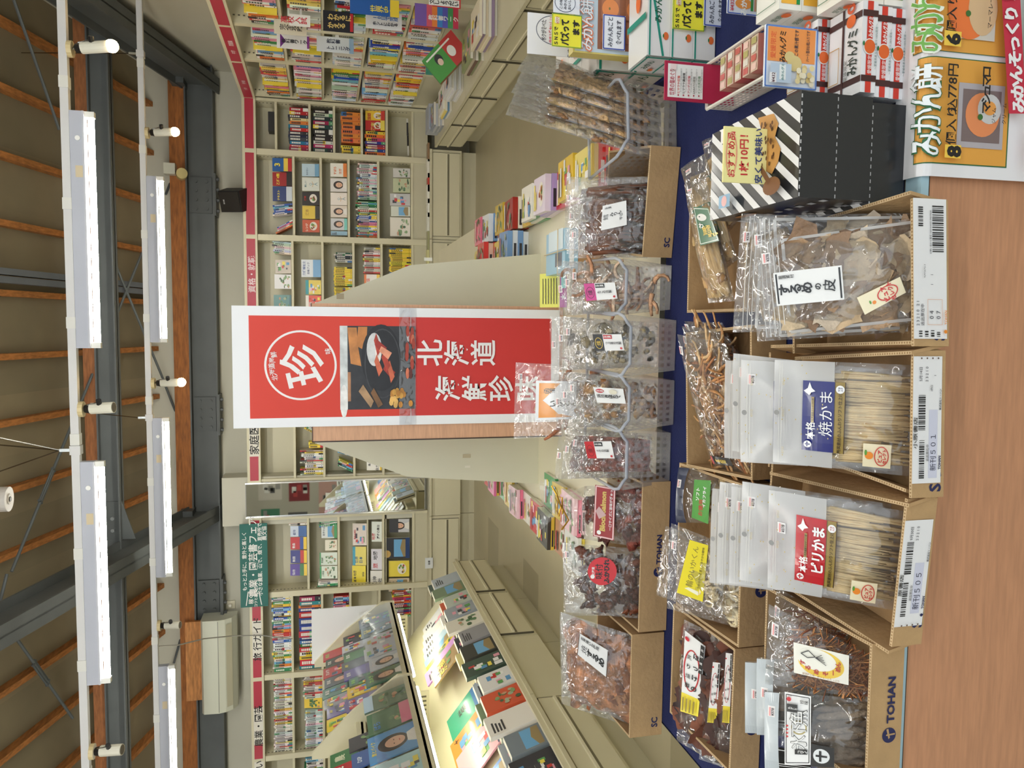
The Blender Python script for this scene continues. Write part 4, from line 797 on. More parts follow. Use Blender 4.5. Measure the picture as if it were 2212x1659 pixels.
def rackmag(y, z, x, w_, h, bg, label, ti=(), im=None, bd=None, tilt=.3, seed=0, name='magazine', th=.008):
    ca, sa = math.cos(tilt), math.sin(tilt)
    T = lambda a, q, zz: V((x - q * ca - zz * sa, y + a, z + .003 + zz * ca - q * sa + th * sa))
    cover_book(T, w_, h, th, bg, label, ti, im, bd, name, 'magazine', 'magazines in the slanted rack', seed, GLOSSY)
r = random.Random(5)
bgs = [(90, 96, 110), (60, 80, 60), (150, 150, 156), (200, 205, 215), (36, 36, 44), (120, 150, 190), (220, 214, 200), (190, 60, 60), (110, 100, 150), (70, 110, 90)]
W2 = ['front tier of the far rack bay', 'middle tier of the far rack bay', 'back tier of the far rack bay', 'front tier of the near rack bay', 'middle tier of the near rack bay', 'back tier of the near rack bay']
def cap(s): return [(s, .5, .86, .12, (240, 236, 230))]
n = 0
for tier, (z, x, h, stp) in enumerate(((.985, -2.31, .27, .2), (1.14, -2.475, .25, .155), (1.29, -2.595, .24, .15))):
    y = 5.12; i = 0
    while y + .17 < 6.44:
        w_ = r.uniform(.15, .19) if tier else .19; bg = r.choice(bgs); i += 1
        if tier == 2 and y < 5.5 and False: break
        sp = {(1, 2): ((226, 190, 60), 'yellow-framed'), (2, 1): ((236, 210, 60), 'yellow'), (1, 6): ((70, 120, 70), 'green'), (1, 4): ((80, 60, 130), 'purple')}.get((tier, i))
        if sp: bg = sp[0]
        nz = r.choice(['AV', '写真', 'カメラ', '音楽', '鉄道', 'バイク', 'GR'])
        rackmag(y, z, x, w_, h * r.uniform(.85, 1.05), bg, f'{cname(bg)} magazine, {ORD[i - 1]} from the near end, {W2[tier]}', [(nz, .5, .86, .12, r.choice([(240, 236, 230), (236, 220, 80), (150, 210, 90)]))], r.choice(['face', 'collage', 'collage', None]), seed=n); n += 1
        y += stp * r.uniform(.95, 1.12)
NB = [(0, 4.78, .2, .3, (110, 130, 110), 'garden photo magazine with dark trees, front tier of the near rack bay', [], 'leaves', [(.8, 1, (180, 205, 225))]), (0, 4.5, .25, .29, (70, 110, 80), 'flower magazine with red and pink blooms, front tier of near rack bay', [('ばら', .3, .8, .14, (60, 130, 200))], 'leaves', [(0, .3, (220, 120, 150))]),
      (0, 4.2, .28, .3, (90, 150, 205), 'blue magazine with a person in a cyan shirt, front tier of near rack bay', [('旅とバイク', .5, .9, .09, (245, 225, 90))], 'face', None), (0, 3.9, .27, .27, (180, 216, 220), 'light blue travel guide with red lettering, front tier of near rack bay', [('道の駅', .5, .85, .15, (210, 40, 60))], 'collage', None),
      (0, 3.67, .22, .24, (160, 60, 70), 'dark red magazine with yellow corner, front tier of near rack bay', [('特産', .5, .75, .14, (240, 240, 230))], 'leaves', [(0, .18, (236, 206, 60))]),
      (1, 4.62, .16, .24, (60, 60, 66), 'dark bird photo magazine, middle tier of near rack bay', [], 'leaves', None), (1, 4.42, .17, .23, (70, 100, 160), 'blue printed magazine, middle tier of near rack bay', [('DSP', .5, .8, .14, (220, 230, 240))], None, None), (1, 4.2, .18, .2, (226, 230, 226), 'white magazine with green bonsai, middle tier of near rack bay', [('盆栽', .5, .8, .14, (60, 110, 60))], 'leaves', None), (1, 3.98, .19, .22, (160, 190, 120), 'green aeroplane magazine, middle tier of near rack bay', [('ラジコン技術', .5, .88, .1, (200, 50, 60))], 'sky', None), (1, 3.74, .2, .22, (210, 214, 220), 'pale yacht magazine, middle tier of near rack bay', [('ヨット', .5, .84, .12, (110, 110, 120))], 'sky', None),
      (2, 4.66, .15, .2, (60, 120, 70), 'green magazine, back tier of near rack bay', [('農', .5, .7, .3, (230, 230, 200))], None, None), (2, 4.5, .16, .23, (186, 30, 40), 'red radio magazine with big white letters, back tier of near rack bay', [('CQ', .5, .7, .3, (240, 240, 240))], None, [(0, .16, (230, 200, 200))]), (2, 4.28, .2, .22, (226, 230, 236), 'white railway magazine, back tier of near rack bay', [('日経', .6, .75, .2, (30, 30, 34))], None, [(.2, .4, (150, 200, 220))]), (2, 4.02, .24, .22, (214, 206, 214), 'white hobby magazine with blue initial, back tier of near rack bay', [('H', .2, .75, .3, (60, 40, 150))], 'collage', None), (2, 3.76, .22, .2, (226, 226, 222), 'white magazine with grey lettering, back tier of near rack bay', [('YACHT', .5, .75, .14, (90, 90, 96))], None, None)]
for tier, y, w_, h, bg, lb, ti, im, bd in NB: rackmag(y, (.985, 1.14, 1.29)[tier], (-2.31, -2.475, -2.595)[tier], w_, h, bg, lb, ti, im, bd, seed=n); n += 1
# books leaning on the slanted board below the rack
def lean(y, w_, h, bg, label, ti=(), im=None, bd=None, off=0.0, seed=0):
    k = V((-.48, 0, .37)).normalized(); nn = V((.37, 0, .48)).normalized(); o = V((-2.25, y, .545)) + nn * (.012 + off)
    T = lambda a, q, zz: o + V((0, a, 0)) + k * zz - nn * q
    cover_book(T, w_, h, .01, bg, label, ti, im, bd, 'large_book', 'large book', 'large books on the slanted board', seed, GLOSSY)
LB = [(6.12, .15, .3, (226, 228, 232), 'white large book with red spine, farthest on the slanted board', None), (5.98, .16, .31, (216, 222, 228), 'white large book with blue print, second from the far end on the slanted board', 'collage'), (5.84, .17, .32, (226, 230, 226), 'white large book, third from the far end on the slanted board', None), (5.7, .18, .33, (232, 236, 236), 'white large book with green mark, fourth from the far end on the slanted board', None),
      (5.56, .18, .33, (190, 214, 230), 'pale blue large book on the slanted board, before the yellow one', None), (5.42, .19, .33, (150, 200, 220), 'sky blue large book on the slanted board', 'sky'), (5.3, .18, .32, (230, 206, 70), 'yellow large book with flowers on the slanted board', 'leaves'), (5.2, .18, .34, (204, 150, 214), 'lilac large book on the slanted board', None)]
for i, (y, w_, h, bg, lb, im) in enumerate(LB): lean(y, w_, h, bg, lb, (), im, off=(len(LB) - i) * 0 + .0125 * i, seed=i)
lean(5.02, .2, .27, (170, 140, 90), 'brown guidebook with yellow lettering, nearest in the far group on the slanted board', [('京都', .5, .6, .3, (240, 220, 60))], 'collage', None, .115)
lean(4.5, .3, .34, (50, 160, 130), 'teal large book with black cat shape on the slanted board', [('猫', .7, .6, .2, (24, 24, 24))], None, [(0, .3, (40, 110, 170))], .0, 3)
lean(4.22, .3, .36, (232, 140, 60), 'orange activity book with white code panel on the slanted board', [('＋', .85, .85, .12, (30, 30, 30))], 'collage', [(0, .14, (40, 44, 90))], .0125, 4)
lean(4.02, .3, .34, (232, 170, 180), 'pink magazine with many small pictures on the slanted board', [], 'collage', [(0, .1, (40, 40, 80))], .025, 5)
lean(3.62, .34, .36, (80, 130, 200), 'blue book with white panel and bird, nearest on the slanted board', [], 'sky', [(.7, 1, (226, 226, 226))], .0, 6)
b = MB(); p = V((-2.2, 4.94, .535)); b.add([p + V((0, 0, 0)), p + V((.0, .34, 0)), p + V((.02, .3, .1)), p + V((.02, .02, .1))], [(0, 1, 2, 3)], (196, 50, 40)); b.text(flat(p + V((.022, .05, .03)), (0, 1, 0), (.2, 0, 1)), 'おすすめ', .1, .02, .03, (240, 220, 210))
tag(b.build('price_rail_card', PAPER), 'red card standing on the step below the magazine rack', 'card')
# magazines standing in the front trough
y = 2.9; i = 0
TR = [(200, 190, 170), (60, 60, 56), (226, 216, 150), (150, 150, 156), (50, 50, 60), (230, 226, 214), (120, 130, 140), (160, 168, 178), (236, 232, 226), (190, 200, 190), (210, 90, 60), (120, 140, 110), (226, 226, 226), (180, 190, 200), (60, 80, 70)]
while y < 6.2:
    for q in range(2):
        c = TR[(i * 2 + q) % len(TR)]; h = .2 + .03 * ((i * 5 + q) % 3); xx = -2.045 - q * .035
        T = lambda a, d, zz, xx=xx, y=y: V((xx - d - zz * .3, y + a, .432 + zz * .95))
        cover_book(T, .2, h, .024, c, f'{cname(c)} magazine standing in the trough, {"front" if q == 0 else "rear"} of pair {ORD[i]} from viewer', [], ['leaves', 'sky', 'collage', None, 'collage'][(i * 2 + q) % 5], None, 'trough_magazine', 'magazine', 'magazines in the front trough', i)
    i += 1; y += .235
# ---------------- centre gondola with the red poster ----------------
ZD = .7
t = thing('gondola', 'beige steel island shelf with a tall end panel in mid shop', 'gondola', (-.16, 3.4, 0)); GN = t
b = MB(); b.box(-.78, .48, 1.86, 5.5, 0, .1, (150, 144, 120)); b.build('plinth', PAINT, t)
b = MB(); b.box(-.79, .52, 1.82, 5.6, .1, ZD - .03, SH); b.build('deck_body', PAINT, t)
b = MB(); b.box(-.8, .53, 1.8, 5.62, ZD - .03, ZD, (208, 202, 174)); b.build('deck_top', PAINT, t)
pts = [P(1165, 1045, y=2.9), P(1165, 548, y=2.9), P(885, 573, y=2.9), P(680, 655, y=2.9), P(680, 957, y=2.9), P(880, 1030, y=2.9)]; pts[0].z = pts[1].z = ZD
b = MB(); b.add([(p.x, 2.9, p.z) for p in pts] + [(p.x, 2.93, p.z) for p in pts], [tuple(range(6)), tuple(range(11, 5, -1))] + [(i, 6 + i, 6 + (i + 1) % 6, (i + 1) % 6) for i in range(6)], (214, 212, 190))
b.build('end_panel', PAINT, t)
b = MB()
for (X, Y, w_, h_, c) in ((925, 560, .012, .03, (226, 226, 214)), (735, 640, .02, .026, (176, 166, 140)), (1008, 985, .014, .03, (190, 180, 150)), (1010, 1008, .008, .02, (228, 224, 208))):
    p = P(X, Y, y=2.899); b.pr(flat((p.x, 2.8995, p.z), (1, 0, 0), (0, 0, 1)), -w_ / 2, -h_ / 2, w_ / 2, h_ / 2, c)
b.build('tape_remnants', PAPER, t)
b = MB(); b.box(-.2, -.14, 2.93, 5.55, ZD, 1.52, SHB); b.build('centre_spine', PAINT, t)
for k, (hw, z) in enumerate(((.36, .98), (.3, 1.2), (.24, 1.4))):
    for s in (-1, 1):
        b = MB(); b.box(-.17 + s * .03, -.17 + s * hw, 2.94, 5.55, z - .02, z, SH); b.build('gondola_shelf', PAINT, t)
# wooden board standing before the end panel
a, c = P(676, 956, y=2.6), P(676, 655, y=2.6)
t = thing('display_board', 'wood veneer board standing in front of the gondola end panel', 'board', ((a.x + c.x) / 2, 2.61, ZD))
b = MB(); b.box(a.x, c.x, 2.6, 2.625, ZD + .001, a.z, (206, 160, 128)); b.build('board_panel', VENEERX, t)
b = MB(); b.box(a.x, a.x + .004, 2.598, 2.627, ZD + .001, a.z + .002, (60, 44, 36)); b.box(a.x, c.x, 2.598, 2.627, a.z, a.z + .003, (90, 64, 50)); b.build('board_edge', PAINT, t)
for s in (a.x + .05, c.x - .05):
    b = MB(); b.box(s - .012, s + .012, 2.625, 2.72, ZD + .001, ZD + .16, (196, 150, 118)); b.build('board_foot', VENEERX, t)
# poster
PY = 2.594
def pm(X, Y): q = P(X, Y, y=PY); return q.x, q.z
x0, zt = pm(505, 925); x1, _ = pm(505, 660); z0 = ZD + .015
t = thing('wall_poster', 'tall red seafood poster with white lettering, taped to the wood board', 'poster', ((x0 + x1) / 2, PY, z0))
zs_ = pm(880, 790)[1]
wav = lambda z: max(0, z - 1.54) * -.05
mp = lambda x, z, h=0: V((x, PY - h - .001 + wav(z) * .5, z))
b = MB(); b.h = .0002; b.pr(mp, x0, z0, x1, zs_, (238, 240, 244), 2, 10); b.pr(mp, x0 + .03, pm(1190, 790)[1], x1 - .03, zs_, (200, 52, 50), 2, 8); b.build('lower_sheet', PAPER, t)
b = MB(); b.h = .0012; b.pr(mp, x0, zs_ - .012, x1, zt, (238, 240, 246), 2, 16); b.pr(mp, x0 + .03, zs_ - .01, x1 - .03, pm(539, 790)[1], (212, 62, 48), 2, 14); b.build('upper_sheet', PAPER, t)
b = MB(); b.h = .002
cx, cz = pm(650, 789); R = pm(571, 789)[1] - cz
b.ell(mp, cx, cz, R, R, (240, 238, 240), 56, ring=.0065)
b.text(mp, '珍', cx + .003, cz - .004, .122, (240, 238, 240), bold=.025, rot=.22)
for i, ch in enumerate('北海道海鮮'):
    a_ = 2.02 - i * .21; b.text(mp, ch, cx + R * .8 * math.cos(a_), cz + R * .8 * math.sin(a_), .018, (240, 238, 240), rot=.2, bold=.01)
b.text(mp, '味', *pm(708, 758), .018, (240, 238, 240), rot=.2, bold=.01)
b.build('poster_emblem', PAPER, t); b = MB(); b.h = .004
for ch, X, Y in (('北', 928, 762), ('海', 986, 762), ('道', 1043, 762), ('海', 967, 838), ('鮮', 1024, 838), ('珍', 1081, 838), ('味', 1138, 838)): b.text(mp, ch, *pm(X, Y), .079, (240, 238, 240), bold=.028)
b.build('poster_lettering', PAPER, t)
# photograph printed on the poster
b = MB(); b.h = .0022; xa, za = pm(735, 885); xb, zb = pm(897, 705); W_, H_ = xb - xa, za - zb
pmf = lambda x, y, h=0: mp(xa + x * W_, zb + y * H_, h)
b.pr(pmf, 0, 0, 1, 1, (46, 46, 50)); r = random.Random(2)
b.pr(pmf, 0, .9, 1, 1, (206, 212, 214)); b.ell(pmf, .1, .95, .2, .05, (236, 236, 236)); b.pr(pmf, .1, .86, .45, .9, (170, 120, 84))
b.poly(pmf, [(.52, .72), (.55, .86), (.98, .9), (.98, .78), (.74, .76)], (196, 130, 70)); b.poly(pmf, [(.7, .66), (.99, .64), (.99, .76), (.76, .78)], (190, 124, 64))
b.ell(pmf, .62, .46, .4, .26, (30, 30, 34), 28); b.ell(pmf, .55, .44, .42, .24, (60, 60, 64), 28, ring=.015); b.ell(pmf, .72, .55, .2, .1, (210, 212, 214)); b.ell(pmf, .66, .5, .1, .04, (240, 232, 226))
for i in range(7): x, y, a_ = r.uniform(.2, .66), r.uniform(.28, .52), r.uniform(.3, 1.1); b.poly(pmf, [(x, y), (x + .2 * math.cos(a_), y + .14 * math.sin(a_)), (x + .26 * math.cos(a_) + .03, y + .14 * math.sin(a_) - .03), (x + .08, y - .05)], r.choice([(176, 62, 44), (206, 104, 72), (150, 44, 34), (226, 150, 120)]))
b.poly(pmf, [(.02, .6), (.22, .76), (.3, .7), (.1, .56)], (170, 136, 100)); b.poly(pmf, [(.02, .5), (.2, .6), (.26, .56), (.06, .44)], (120, 84, 50))
for i in range(16): b.ell(pmf, r.uniform(.02, .22), r.uniform(.06, .34), .04, .03, r.choice([(214, 160, 70), (190, 130, 50), (226, 180, 100)]), 8)
for i in range(12): b.ell(pmf, r.uniform(.4, .98), r.uniform(.02, .16), .07, .025, r.choice([(160, 60, 44), (90, 40, 34), (200, 110, 80), (180, 180, 184)]), 8)
b.build('poster_photo', PHOTO, t)
b = MB(); b.h = .0036; za, zb = pm(862, 790)[1], pm(898, 790)[1]; b.pr(mp, x0, zb, x1, za, WHITE, 8, 2); b.build('clear_tape', FILM, t)
# piles of books and magazines on the deck, right and left of the board
def pile(X, Y, z, w_, d_, n, th, cols, nm, where, rot=0, wrap=False, seed=0):
    """pile whose near front corner region shows at X,Y"""
    p = P(X, Y, z=z); r = random.Random(seed + int(X)); zz = ZD + .001
    for i in range(n):
        c = cols[i % len(cols)]; a_ = rot + r.uniform(-.05, .05); ca, sa = math.cos(a_), math.sin(a_); o = V((p.x + r.uniform(-.004, .004), p.y + r.uniform(-.004, .004), zz))
        T = lambda x, y, q, o=o, ca=ca, sa=sa: o + V((x * ca - y * sa, x * sa + y * ca, q)); pg = (232, 228, 214); b = MB()
        b.box(-w_ / 2, w_ / 2, -d_ / 2, d_ / 2, 0, th, c, [c, c, c, pg, pg, c], T=T)
        if i == n - 1:
            m2 = lambda x, y, h=0, T=T: T(x - w_ / 2, y - d_ / 2, th + h); faceimg(b, m2, w_, d_, r, r.choice(['collage', 'leaves', 'collage', 'food']))
            for q in range(2): b.pr(m2, w_ * .1, d_ * (.82 - q * .12), w_ * r.uniform(.6, .9), d_ * (.9 - q * .12), r.choice([(240, 240, 236), (190, 40, 50), (40, 44, 60), (240, 220, 90)]))
        else: b.pr(lambda x, y, h=0, T=T: T(x - w_ / 2, -d_ / 2 - h, y), w_ * .1, th * .25, w_ * .6, th * .75, (240, 238, 230) if sum(c) < 380 else (50, 48, 56))
        zz += th + .0008
        tag(b.build(nm, GLOSSY), f'{cname(c)} book, {"topmost" if i == n - 1 else ORD[i] + " from bottom"}, {where}', 'book', 'book piles on the gondola deck')
PC = [[(236, 214, 90), (226, 226, 220)], [(160, 40, 36), (240, 236, 226)], [(232, 120, 170), (226, 190, 60)], [(240, 200, 210), (236, 120, 150)], [(60, 56, 50), (226, 190, 70)], [(226, 210, 120), (220, 60, 60)], [(226, 232, 240), (120, 160, 210)], [(70, 150, 90), (236, 232, 220)], [(230, 226, 214), (200, 60, 70)], [(190, 140, 110), (226, 226, 230)], [(226, 214, 230), (180, 160, 210)], [(240, 200, 190), (220, 60, 60)], [(226, 230, 236), (210, 180, 60)], [(236, 190, 200), (190, 40, 40)]]
y = 3.95; i = 0
while y > 1.95:
    q = Vq = (0.405, y)
    for col, xo in enumerate((.455, .32)):
        if col == 1 and y < 2.5: continue
        if col == 1 and y > 2.45 and y < 3.1: continue
        p = (xo, y); X = None
        cols = PC[(i * 3 + col * 5) % len(PC)]
        o = V((xo, y, ZD + .02)); r = random.Random(i * 2 + col)
        dcam = o - CAM; c_ = V((RX.x * dcam.x + FY.x * dcam.y - DN.x * dcam.z, RX.y * dcam.x + FY.y * dcam.y - DN.y * dcam.z, RX.z * dcam.x + FY.z * dcam.y - DN.z * dcam.z))
        pile(V0 + FPX * c_.y / c_.z, 1659 - U0 - FPX * c_.x / c_.z, ZD + .02, .125, .15, 2 + (i * 2 + col) % 3, .013 + .004 * (i % 3), cols, 'stacked_book', f'{["outer", "inner"][col]} right gondola pile {ORD[i]} from far end', 0, seed=i)
    y -= .158; i += 1
y = 3.9; i = 0
while y > 2.3:
    for col, xo in enumerate((-.725, -.598)):
        if col == 1 and y > 2.75: continue
        o = V((xo, y, ZD + .02)); dcam = o - CAM; c_ = V((RX.x * dcam.x + FY.x * dcam.y - DN.x * dcam.z, RX.y * dcam.x + FY.y * dcam.y - DN.y * dcam.z, RX.z * dcam.x + FY.z * dcam.y - DN.z * dcam.z))
        pile(V0 + FPX * c_.y / c_.z, 1659 - U0 - FPX * c_.x / c_.z, ZD + .02, .12, .14, 1 + (i + col) % 3, .012, PC[(i * 5 + col * 3 + 6) % len(PC)], 'stacked_book', f'{["outer", "inner"][col]} left gondola pile {ORD[i]} from far end', 0, seed=i + 40)
    y -= .15; i += 1
# tied bundle of pale blue books by the board
p0 = P(1205, 530, y=2.25)
for i in range(3):
    z = ZD + .001 + i * .04; b = MB(); c = [(170, 130, 90), (170, 132, 92), (150, 196, 220)][i]; x0_, x1_ = P(1200, 587, y=2.2).x, P(1200, 468, y=2.2).x - .03
    b.box(x0_, x1_, 2.2, 2.4, z, z + .039, c); mp2 = flat((x0_, 2.2, z), (1, 0, 0), (0, 0, 1))
    if i == 2: b.pr(mp2, .02, .012, .12, .026, (240, 244, 246)); b.pr(flat((x0_, 2.2, z + .039), (1, 0, 0), (0, 1, 0)), .02, .03, .06, .1, (60, 70, 90)); b.pr(flat((x0_, 2.2, z + .039), (1, 0, 0), (0, 1, 0)), .07, .02, .13, .17, (214, 232, 240))
    tag(b.build('boxed_book', GLOSSY), ['brown wrapped book at the bottom of the tied pile by the board', 'brown wrapped book in the middle of the tied pile by the board', 'pale blue boxed book on top of the tied pile by the board'][i], 'book', 'tied books by the board')
b = MB(); xm_ = (x0_ + x1_) / 2; b.tube([(xm_, 2.196, ZD + .003), (xm_, 2.196, ZD + .125), (xm_, 2.404, ZD + .125)], .0015, (210, 190, 150), 4); b.tube([(x0_ - .003, 2.26, ZD + .003), (x0_ - .003, 2.26, ZD + .125), (x1_ + .003, 2.26, ZD + .125)], .0015, (210, 190, 150), 4)
tag(b.build('string_tie', PAPER), 'pale string tied round the pale blue book pile', 'string')
# yellow and purple notices beside the board
a, c = P(1168, 662, y=2.45), P(1232, 590, y=2.3)
b = MB(); q = [P(1185, 660, y=2.42), P(1165, 640, y=2.42), P(1200, 590, y=2.42), P(1222, 660, y=2.36)]
m3 = quadmap(P(1166, 664, y=2.44), P(1166, 592, y=2.44), P(1226, 588, y=2.36), P(1226, 664, y=2.36))
b.grid(lambda x, y: m3(x, y), 2, 2, (236, 234, 120)); b.h = .001
for i in range(6): b.pr(m3, .1, .86 - i * .1, .85, .89 - i * .1, (90, 90, 70))
b.pr(m3, 0, 0, 1, .26, (170, 60, 150)); b.text(m3, '＊', .3, .13, .2, (226, 240, 240)); b.pr(m3, .55, .05, .95, .2, (120, 210, 210))
tag(b.build('notice_sheet', PAPER), 'yellow and purple printed notice leaning beside the wood board', 'notice')
# ---------------- the display table ----------------
ZT_ = .75
t = thing('display_table', 'wood fronted display table covered with dark blue cloth', 'table', (-.1, 1.25, 0))
b = MB(); b.box(-.9, 1.2, .91, 1.645, .715, .745, (150, 140, 120)); b.build('tabletop', VENEER, t)
b = MB(); b.box(-.9, 1.2, .882, .91, .737, .7488, (168, 200, 214)); b.box(-.9, 1.2, .885, .91, .733, .737, (60, 44, 34)); b.build('pale_blue_edge_strip', PLAST, t)
b = MB(); b.box(-.9, 1.2, .887, .906, 0, .733, (190, 138, 104)); b.build('front_panel', VENEERX, t)
for xa in (-.9, 1.18):
    b = MB(); b.box(xa, xa + .02, .906, 1.64, 0, .715, (186, 134, 102)); b.build('side_panel', VENEER, t)
b = MB(); b.grid(lambda x, y: V((-.905 + x * 2.11, .912 + y * .748, .7495 + .0008 * noise.noise(V((x * 30, y * 12, 0))))), 60, 20, (3, 20, 76))
for x0, x1, n in ((-.906, -.9055, 10),): b.grid(lambda x, y: V((-.906 - .012 * math.sin(y * 9) * (1 - x) - .004, .905 + y * .755, .749 - .3 * (1 - x))), 2, 14, (3, 20, 76))
b.grid(lambda x, y: V((-.905 + x * 2.11, 1.661 + .01 * math.sin(x * 40) * (1 - y), .4 + .349 * y)), 60, 2, (3, 20, 76))
tag(b.build('table_cloth', CLOTH, smooth=True), 'dark blue cloth spread over the display table', 'cloth')
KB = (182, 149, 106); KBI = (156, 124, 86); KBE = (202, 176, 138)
def carton(label, fl, fr, h, dep, marks=None, hb=None, splay=0.0, group='brown cardboard cartons on the blue table', inner=None):
    """open-topped carton: fl, fr = front bottom corners (left, right), h front height, hb back height"""
    fl, fr = V(fl), V(fr); ex = (fr - fl); w_ = ex.length; ex.normalize(); ey = V((-ex.y, ex.x, 0)); hb = hb or h * 1.15; th = .0045
    t = thing('carton', label, 'carton', fl + ex * w_ / 2 + ey * dep / 2, group)
    T = lambda x, y, z: fl + ex * x + ey * y + V((0, 0, z + .0015))
    hf = lambda y: h + (hb - h) * y / dep
    def wall(x0, x1, y0, y1, nm, out=0.0):
        b = MB(); p = [T(x0, y0, 0), T(x1, y0, 0), T(x1, y1, 0), T(x0, y1, 0), T(x0 - out, y0, hf(y0)), T(x1 - out, y0, hf(y0)), T(x1 - out, y1, hf(y1)), T(x0 - out, y1, hf(y1))]
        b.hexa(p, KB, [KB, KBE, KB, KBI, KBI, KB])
        n = int(max(abs(x1 - x0), abs(y1 - y0)) / .0042)               # flutes along the cut edge
        for i in range(n):
            f = (i + .3) / n; g = (i + .75) / n
            if abs(x1 - x0) > abs(y1 - y0): a, c = x0 + (x1 - x0) * f, x0 + (x1 - x0) * g; b.add([T(a, y0 + th * .25, hf(y0) + .0003), T(c, y0 + th * .25, hf(y0) + .0003), T(c, y1 - th * .25, hf(y0) + .0003), T(a, y1 - th * .25, hf(y0) + .0003)], [(0, 1, 2, 3)], (150, 118, 78))
            else: a, c = y0 + (y1 - y0) * f, y0 + (y1 - y0) * g; b.add([T(x0 + th * .25 - out, a, hf(a) + .0003), T(x1 - th * .25 - out, a, hf(a) + .0003), T(x1 - th * .25 - out, c, hf(c) + .0003), T(x0 + th * .25 - out, c, hf(c) + .0003)], [(0, 1, 2, 3)], (150, 118, 78))
        return b.build(nm, CARD, t)
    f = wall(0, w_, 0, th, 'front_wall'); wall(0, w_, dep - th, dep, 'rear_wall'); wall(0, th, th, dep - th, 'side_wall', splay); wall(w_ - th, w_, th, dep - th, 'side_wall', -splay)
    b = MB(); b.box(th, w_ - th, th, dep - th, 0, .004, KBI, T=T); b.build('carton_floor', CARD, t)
    mp = lambda x, y, q=0: T(x, -q, y)
    if marks: b = MB(); b.h = .0003; marks(b, mp, w_, h); b.build('printed_mark', PAPER, f)
    return t, T, w_, f
NAVY = (34, 38, 84)
def tohan(b, mp, x, y, s):
    b.ell(mp, x, y, s * .62, s * .62, NAVY, 20); b.poly(mp, [(x - s * .3, y + s * .05), (x + s * .5, y + s * .28), (x + s * .55, y + s * .1), (x - s * .2, y - s * .08)], KB); b.poly(mp, [(x + s * .02, y - s * .5), (x + s * .16, y - s * .5), (x + s * .1, y + s * .3), (x - s * .02, y + s * .3)], KB)
    b.text(mp, 'TOHAN', x + s * 1.0, y, s * .8, NAVY, 'l', bold=.035, sx=1.15)
tb = lambda X, Y: P(X, Y, z=ZT_)
C1 = carton('cardboard carton of dark fish strips, at the back beside the tall clear basket', tb(1452, 557), tb(1472, 318), .068, .2, lambda b, m, w, h: b.text(m, 'SC', w * .14, h * .22, .016, NAVY, bold=.03), hb=.09)
C2 = carton('cardboard carton at the back left holding red-labelled salmon and round-label packs', tb(1440, 1361), tb(1450, 1040), .066, .2, lambda b, m, w, h: tohan(b, m, w * .4, h * .36, .018))
C3 = carton('cardboard carton in the back left corner of the table', tb(1430, 1586), tb(1436, 1365), .078, .2, lambda b, m, w, h: b.text(m, 'SC', w * .13, h * .25, .018, NAVY, bold=.03))
C4 = carton('cardboard carton of dried cod packs behind the black striped boxes', V((.03, 1.22, ZT_)), V((.29, 1.22, ZT_)), .05, .2, hb=.06)
C5 = carton('cardboard carton of dried squid legs behind the blue-label packs', tb(1702, 1034), tb(1700, 702), .064, .22, hb=.075)
C6 = carton('cardboard carton of yellow-label squid rings behind the red-label packs', tb(1660, 1393), tb(1672, 1044), .056, .22, lambda b, m, w, h: tohan(b, m, w * .34, h * .3, .018), hb=.07)
C7 = carton('cardboard carton of smoked fish packs at the left of the middle row', tb(1640, 1662), tb(1652, 1396), .056, .22, lambda b, m, w, h: tohan(b, m, w * .34, h * .3, .018), hb=.07)
C8 = carton('front row carton with barcode slip reading 04 07, holding squid skin packs', tb(2052, 748), tb(2050, 432), .05, .24, lambda b, m, w, h: b.text(m, 'S', .012, h * .3, .02, NAVY, bold=.03), hb=.06, splay=.01)
C9 = carton('front row carton with slip 501, holding the blue-label packs', tb(2040, 1073), tb(2045, 757), .046, .3, lambda b, m, w, h: b.text(m, 'SC', w * .11, h * .3, .02, NAVY, bold=.03), hb=.06, splay=.012)
C10 = carton('front row carton with slip 505, holding the red-label packs', tb(1992, 1391), tb(2028, 1075), .044, .28, lambda b, m, w, h: b.text(m, 'SC', w * .18, h * .25, .018, NAVY, bold=.03), hb=.06, splay=.012)
C11 = carton('front left corner carton printed with a round emblem and wholesaler name', tb(1943, 1700), tb(1957, 1384), .05, .24, lambda b, m, w, h: tohan(b, m, w * .37, h * .38, .017), hb=.06)
def slip(c, x0, x1, y0, y1, fn, nm='shipping_label'):
    """delivery slip stuck on a carton's front: x0..x1 as shares of its width, hanging from the rim"""
    t, T, w_, f = c; hm = y1; mp = lambda x, y, h=0: T(x0 * w_ + x, -.0012 - h, y0 + y); W_ = (x1 - x0) * w_; H_ = y1 - y0
    b = MB(); b.pr(mp, 0, 0, W_, H_, (232, 232, 234)); fn(b, mp, W_, H_); b.build(nm, PAPER, f)
def bars(b, mp, x, y, w, h, r, n=26):
    xx = x
    while xx < x + w: l = r.uniform(.0006, .0022); b.h = .0009; b.pr(mp, xx, y, min(xx + l, x + w), y + h, (30, 30, 32)); xx += l + r.uniform(.0008, .002)
rr = random.Random(9); INK = (52, 52, 70)
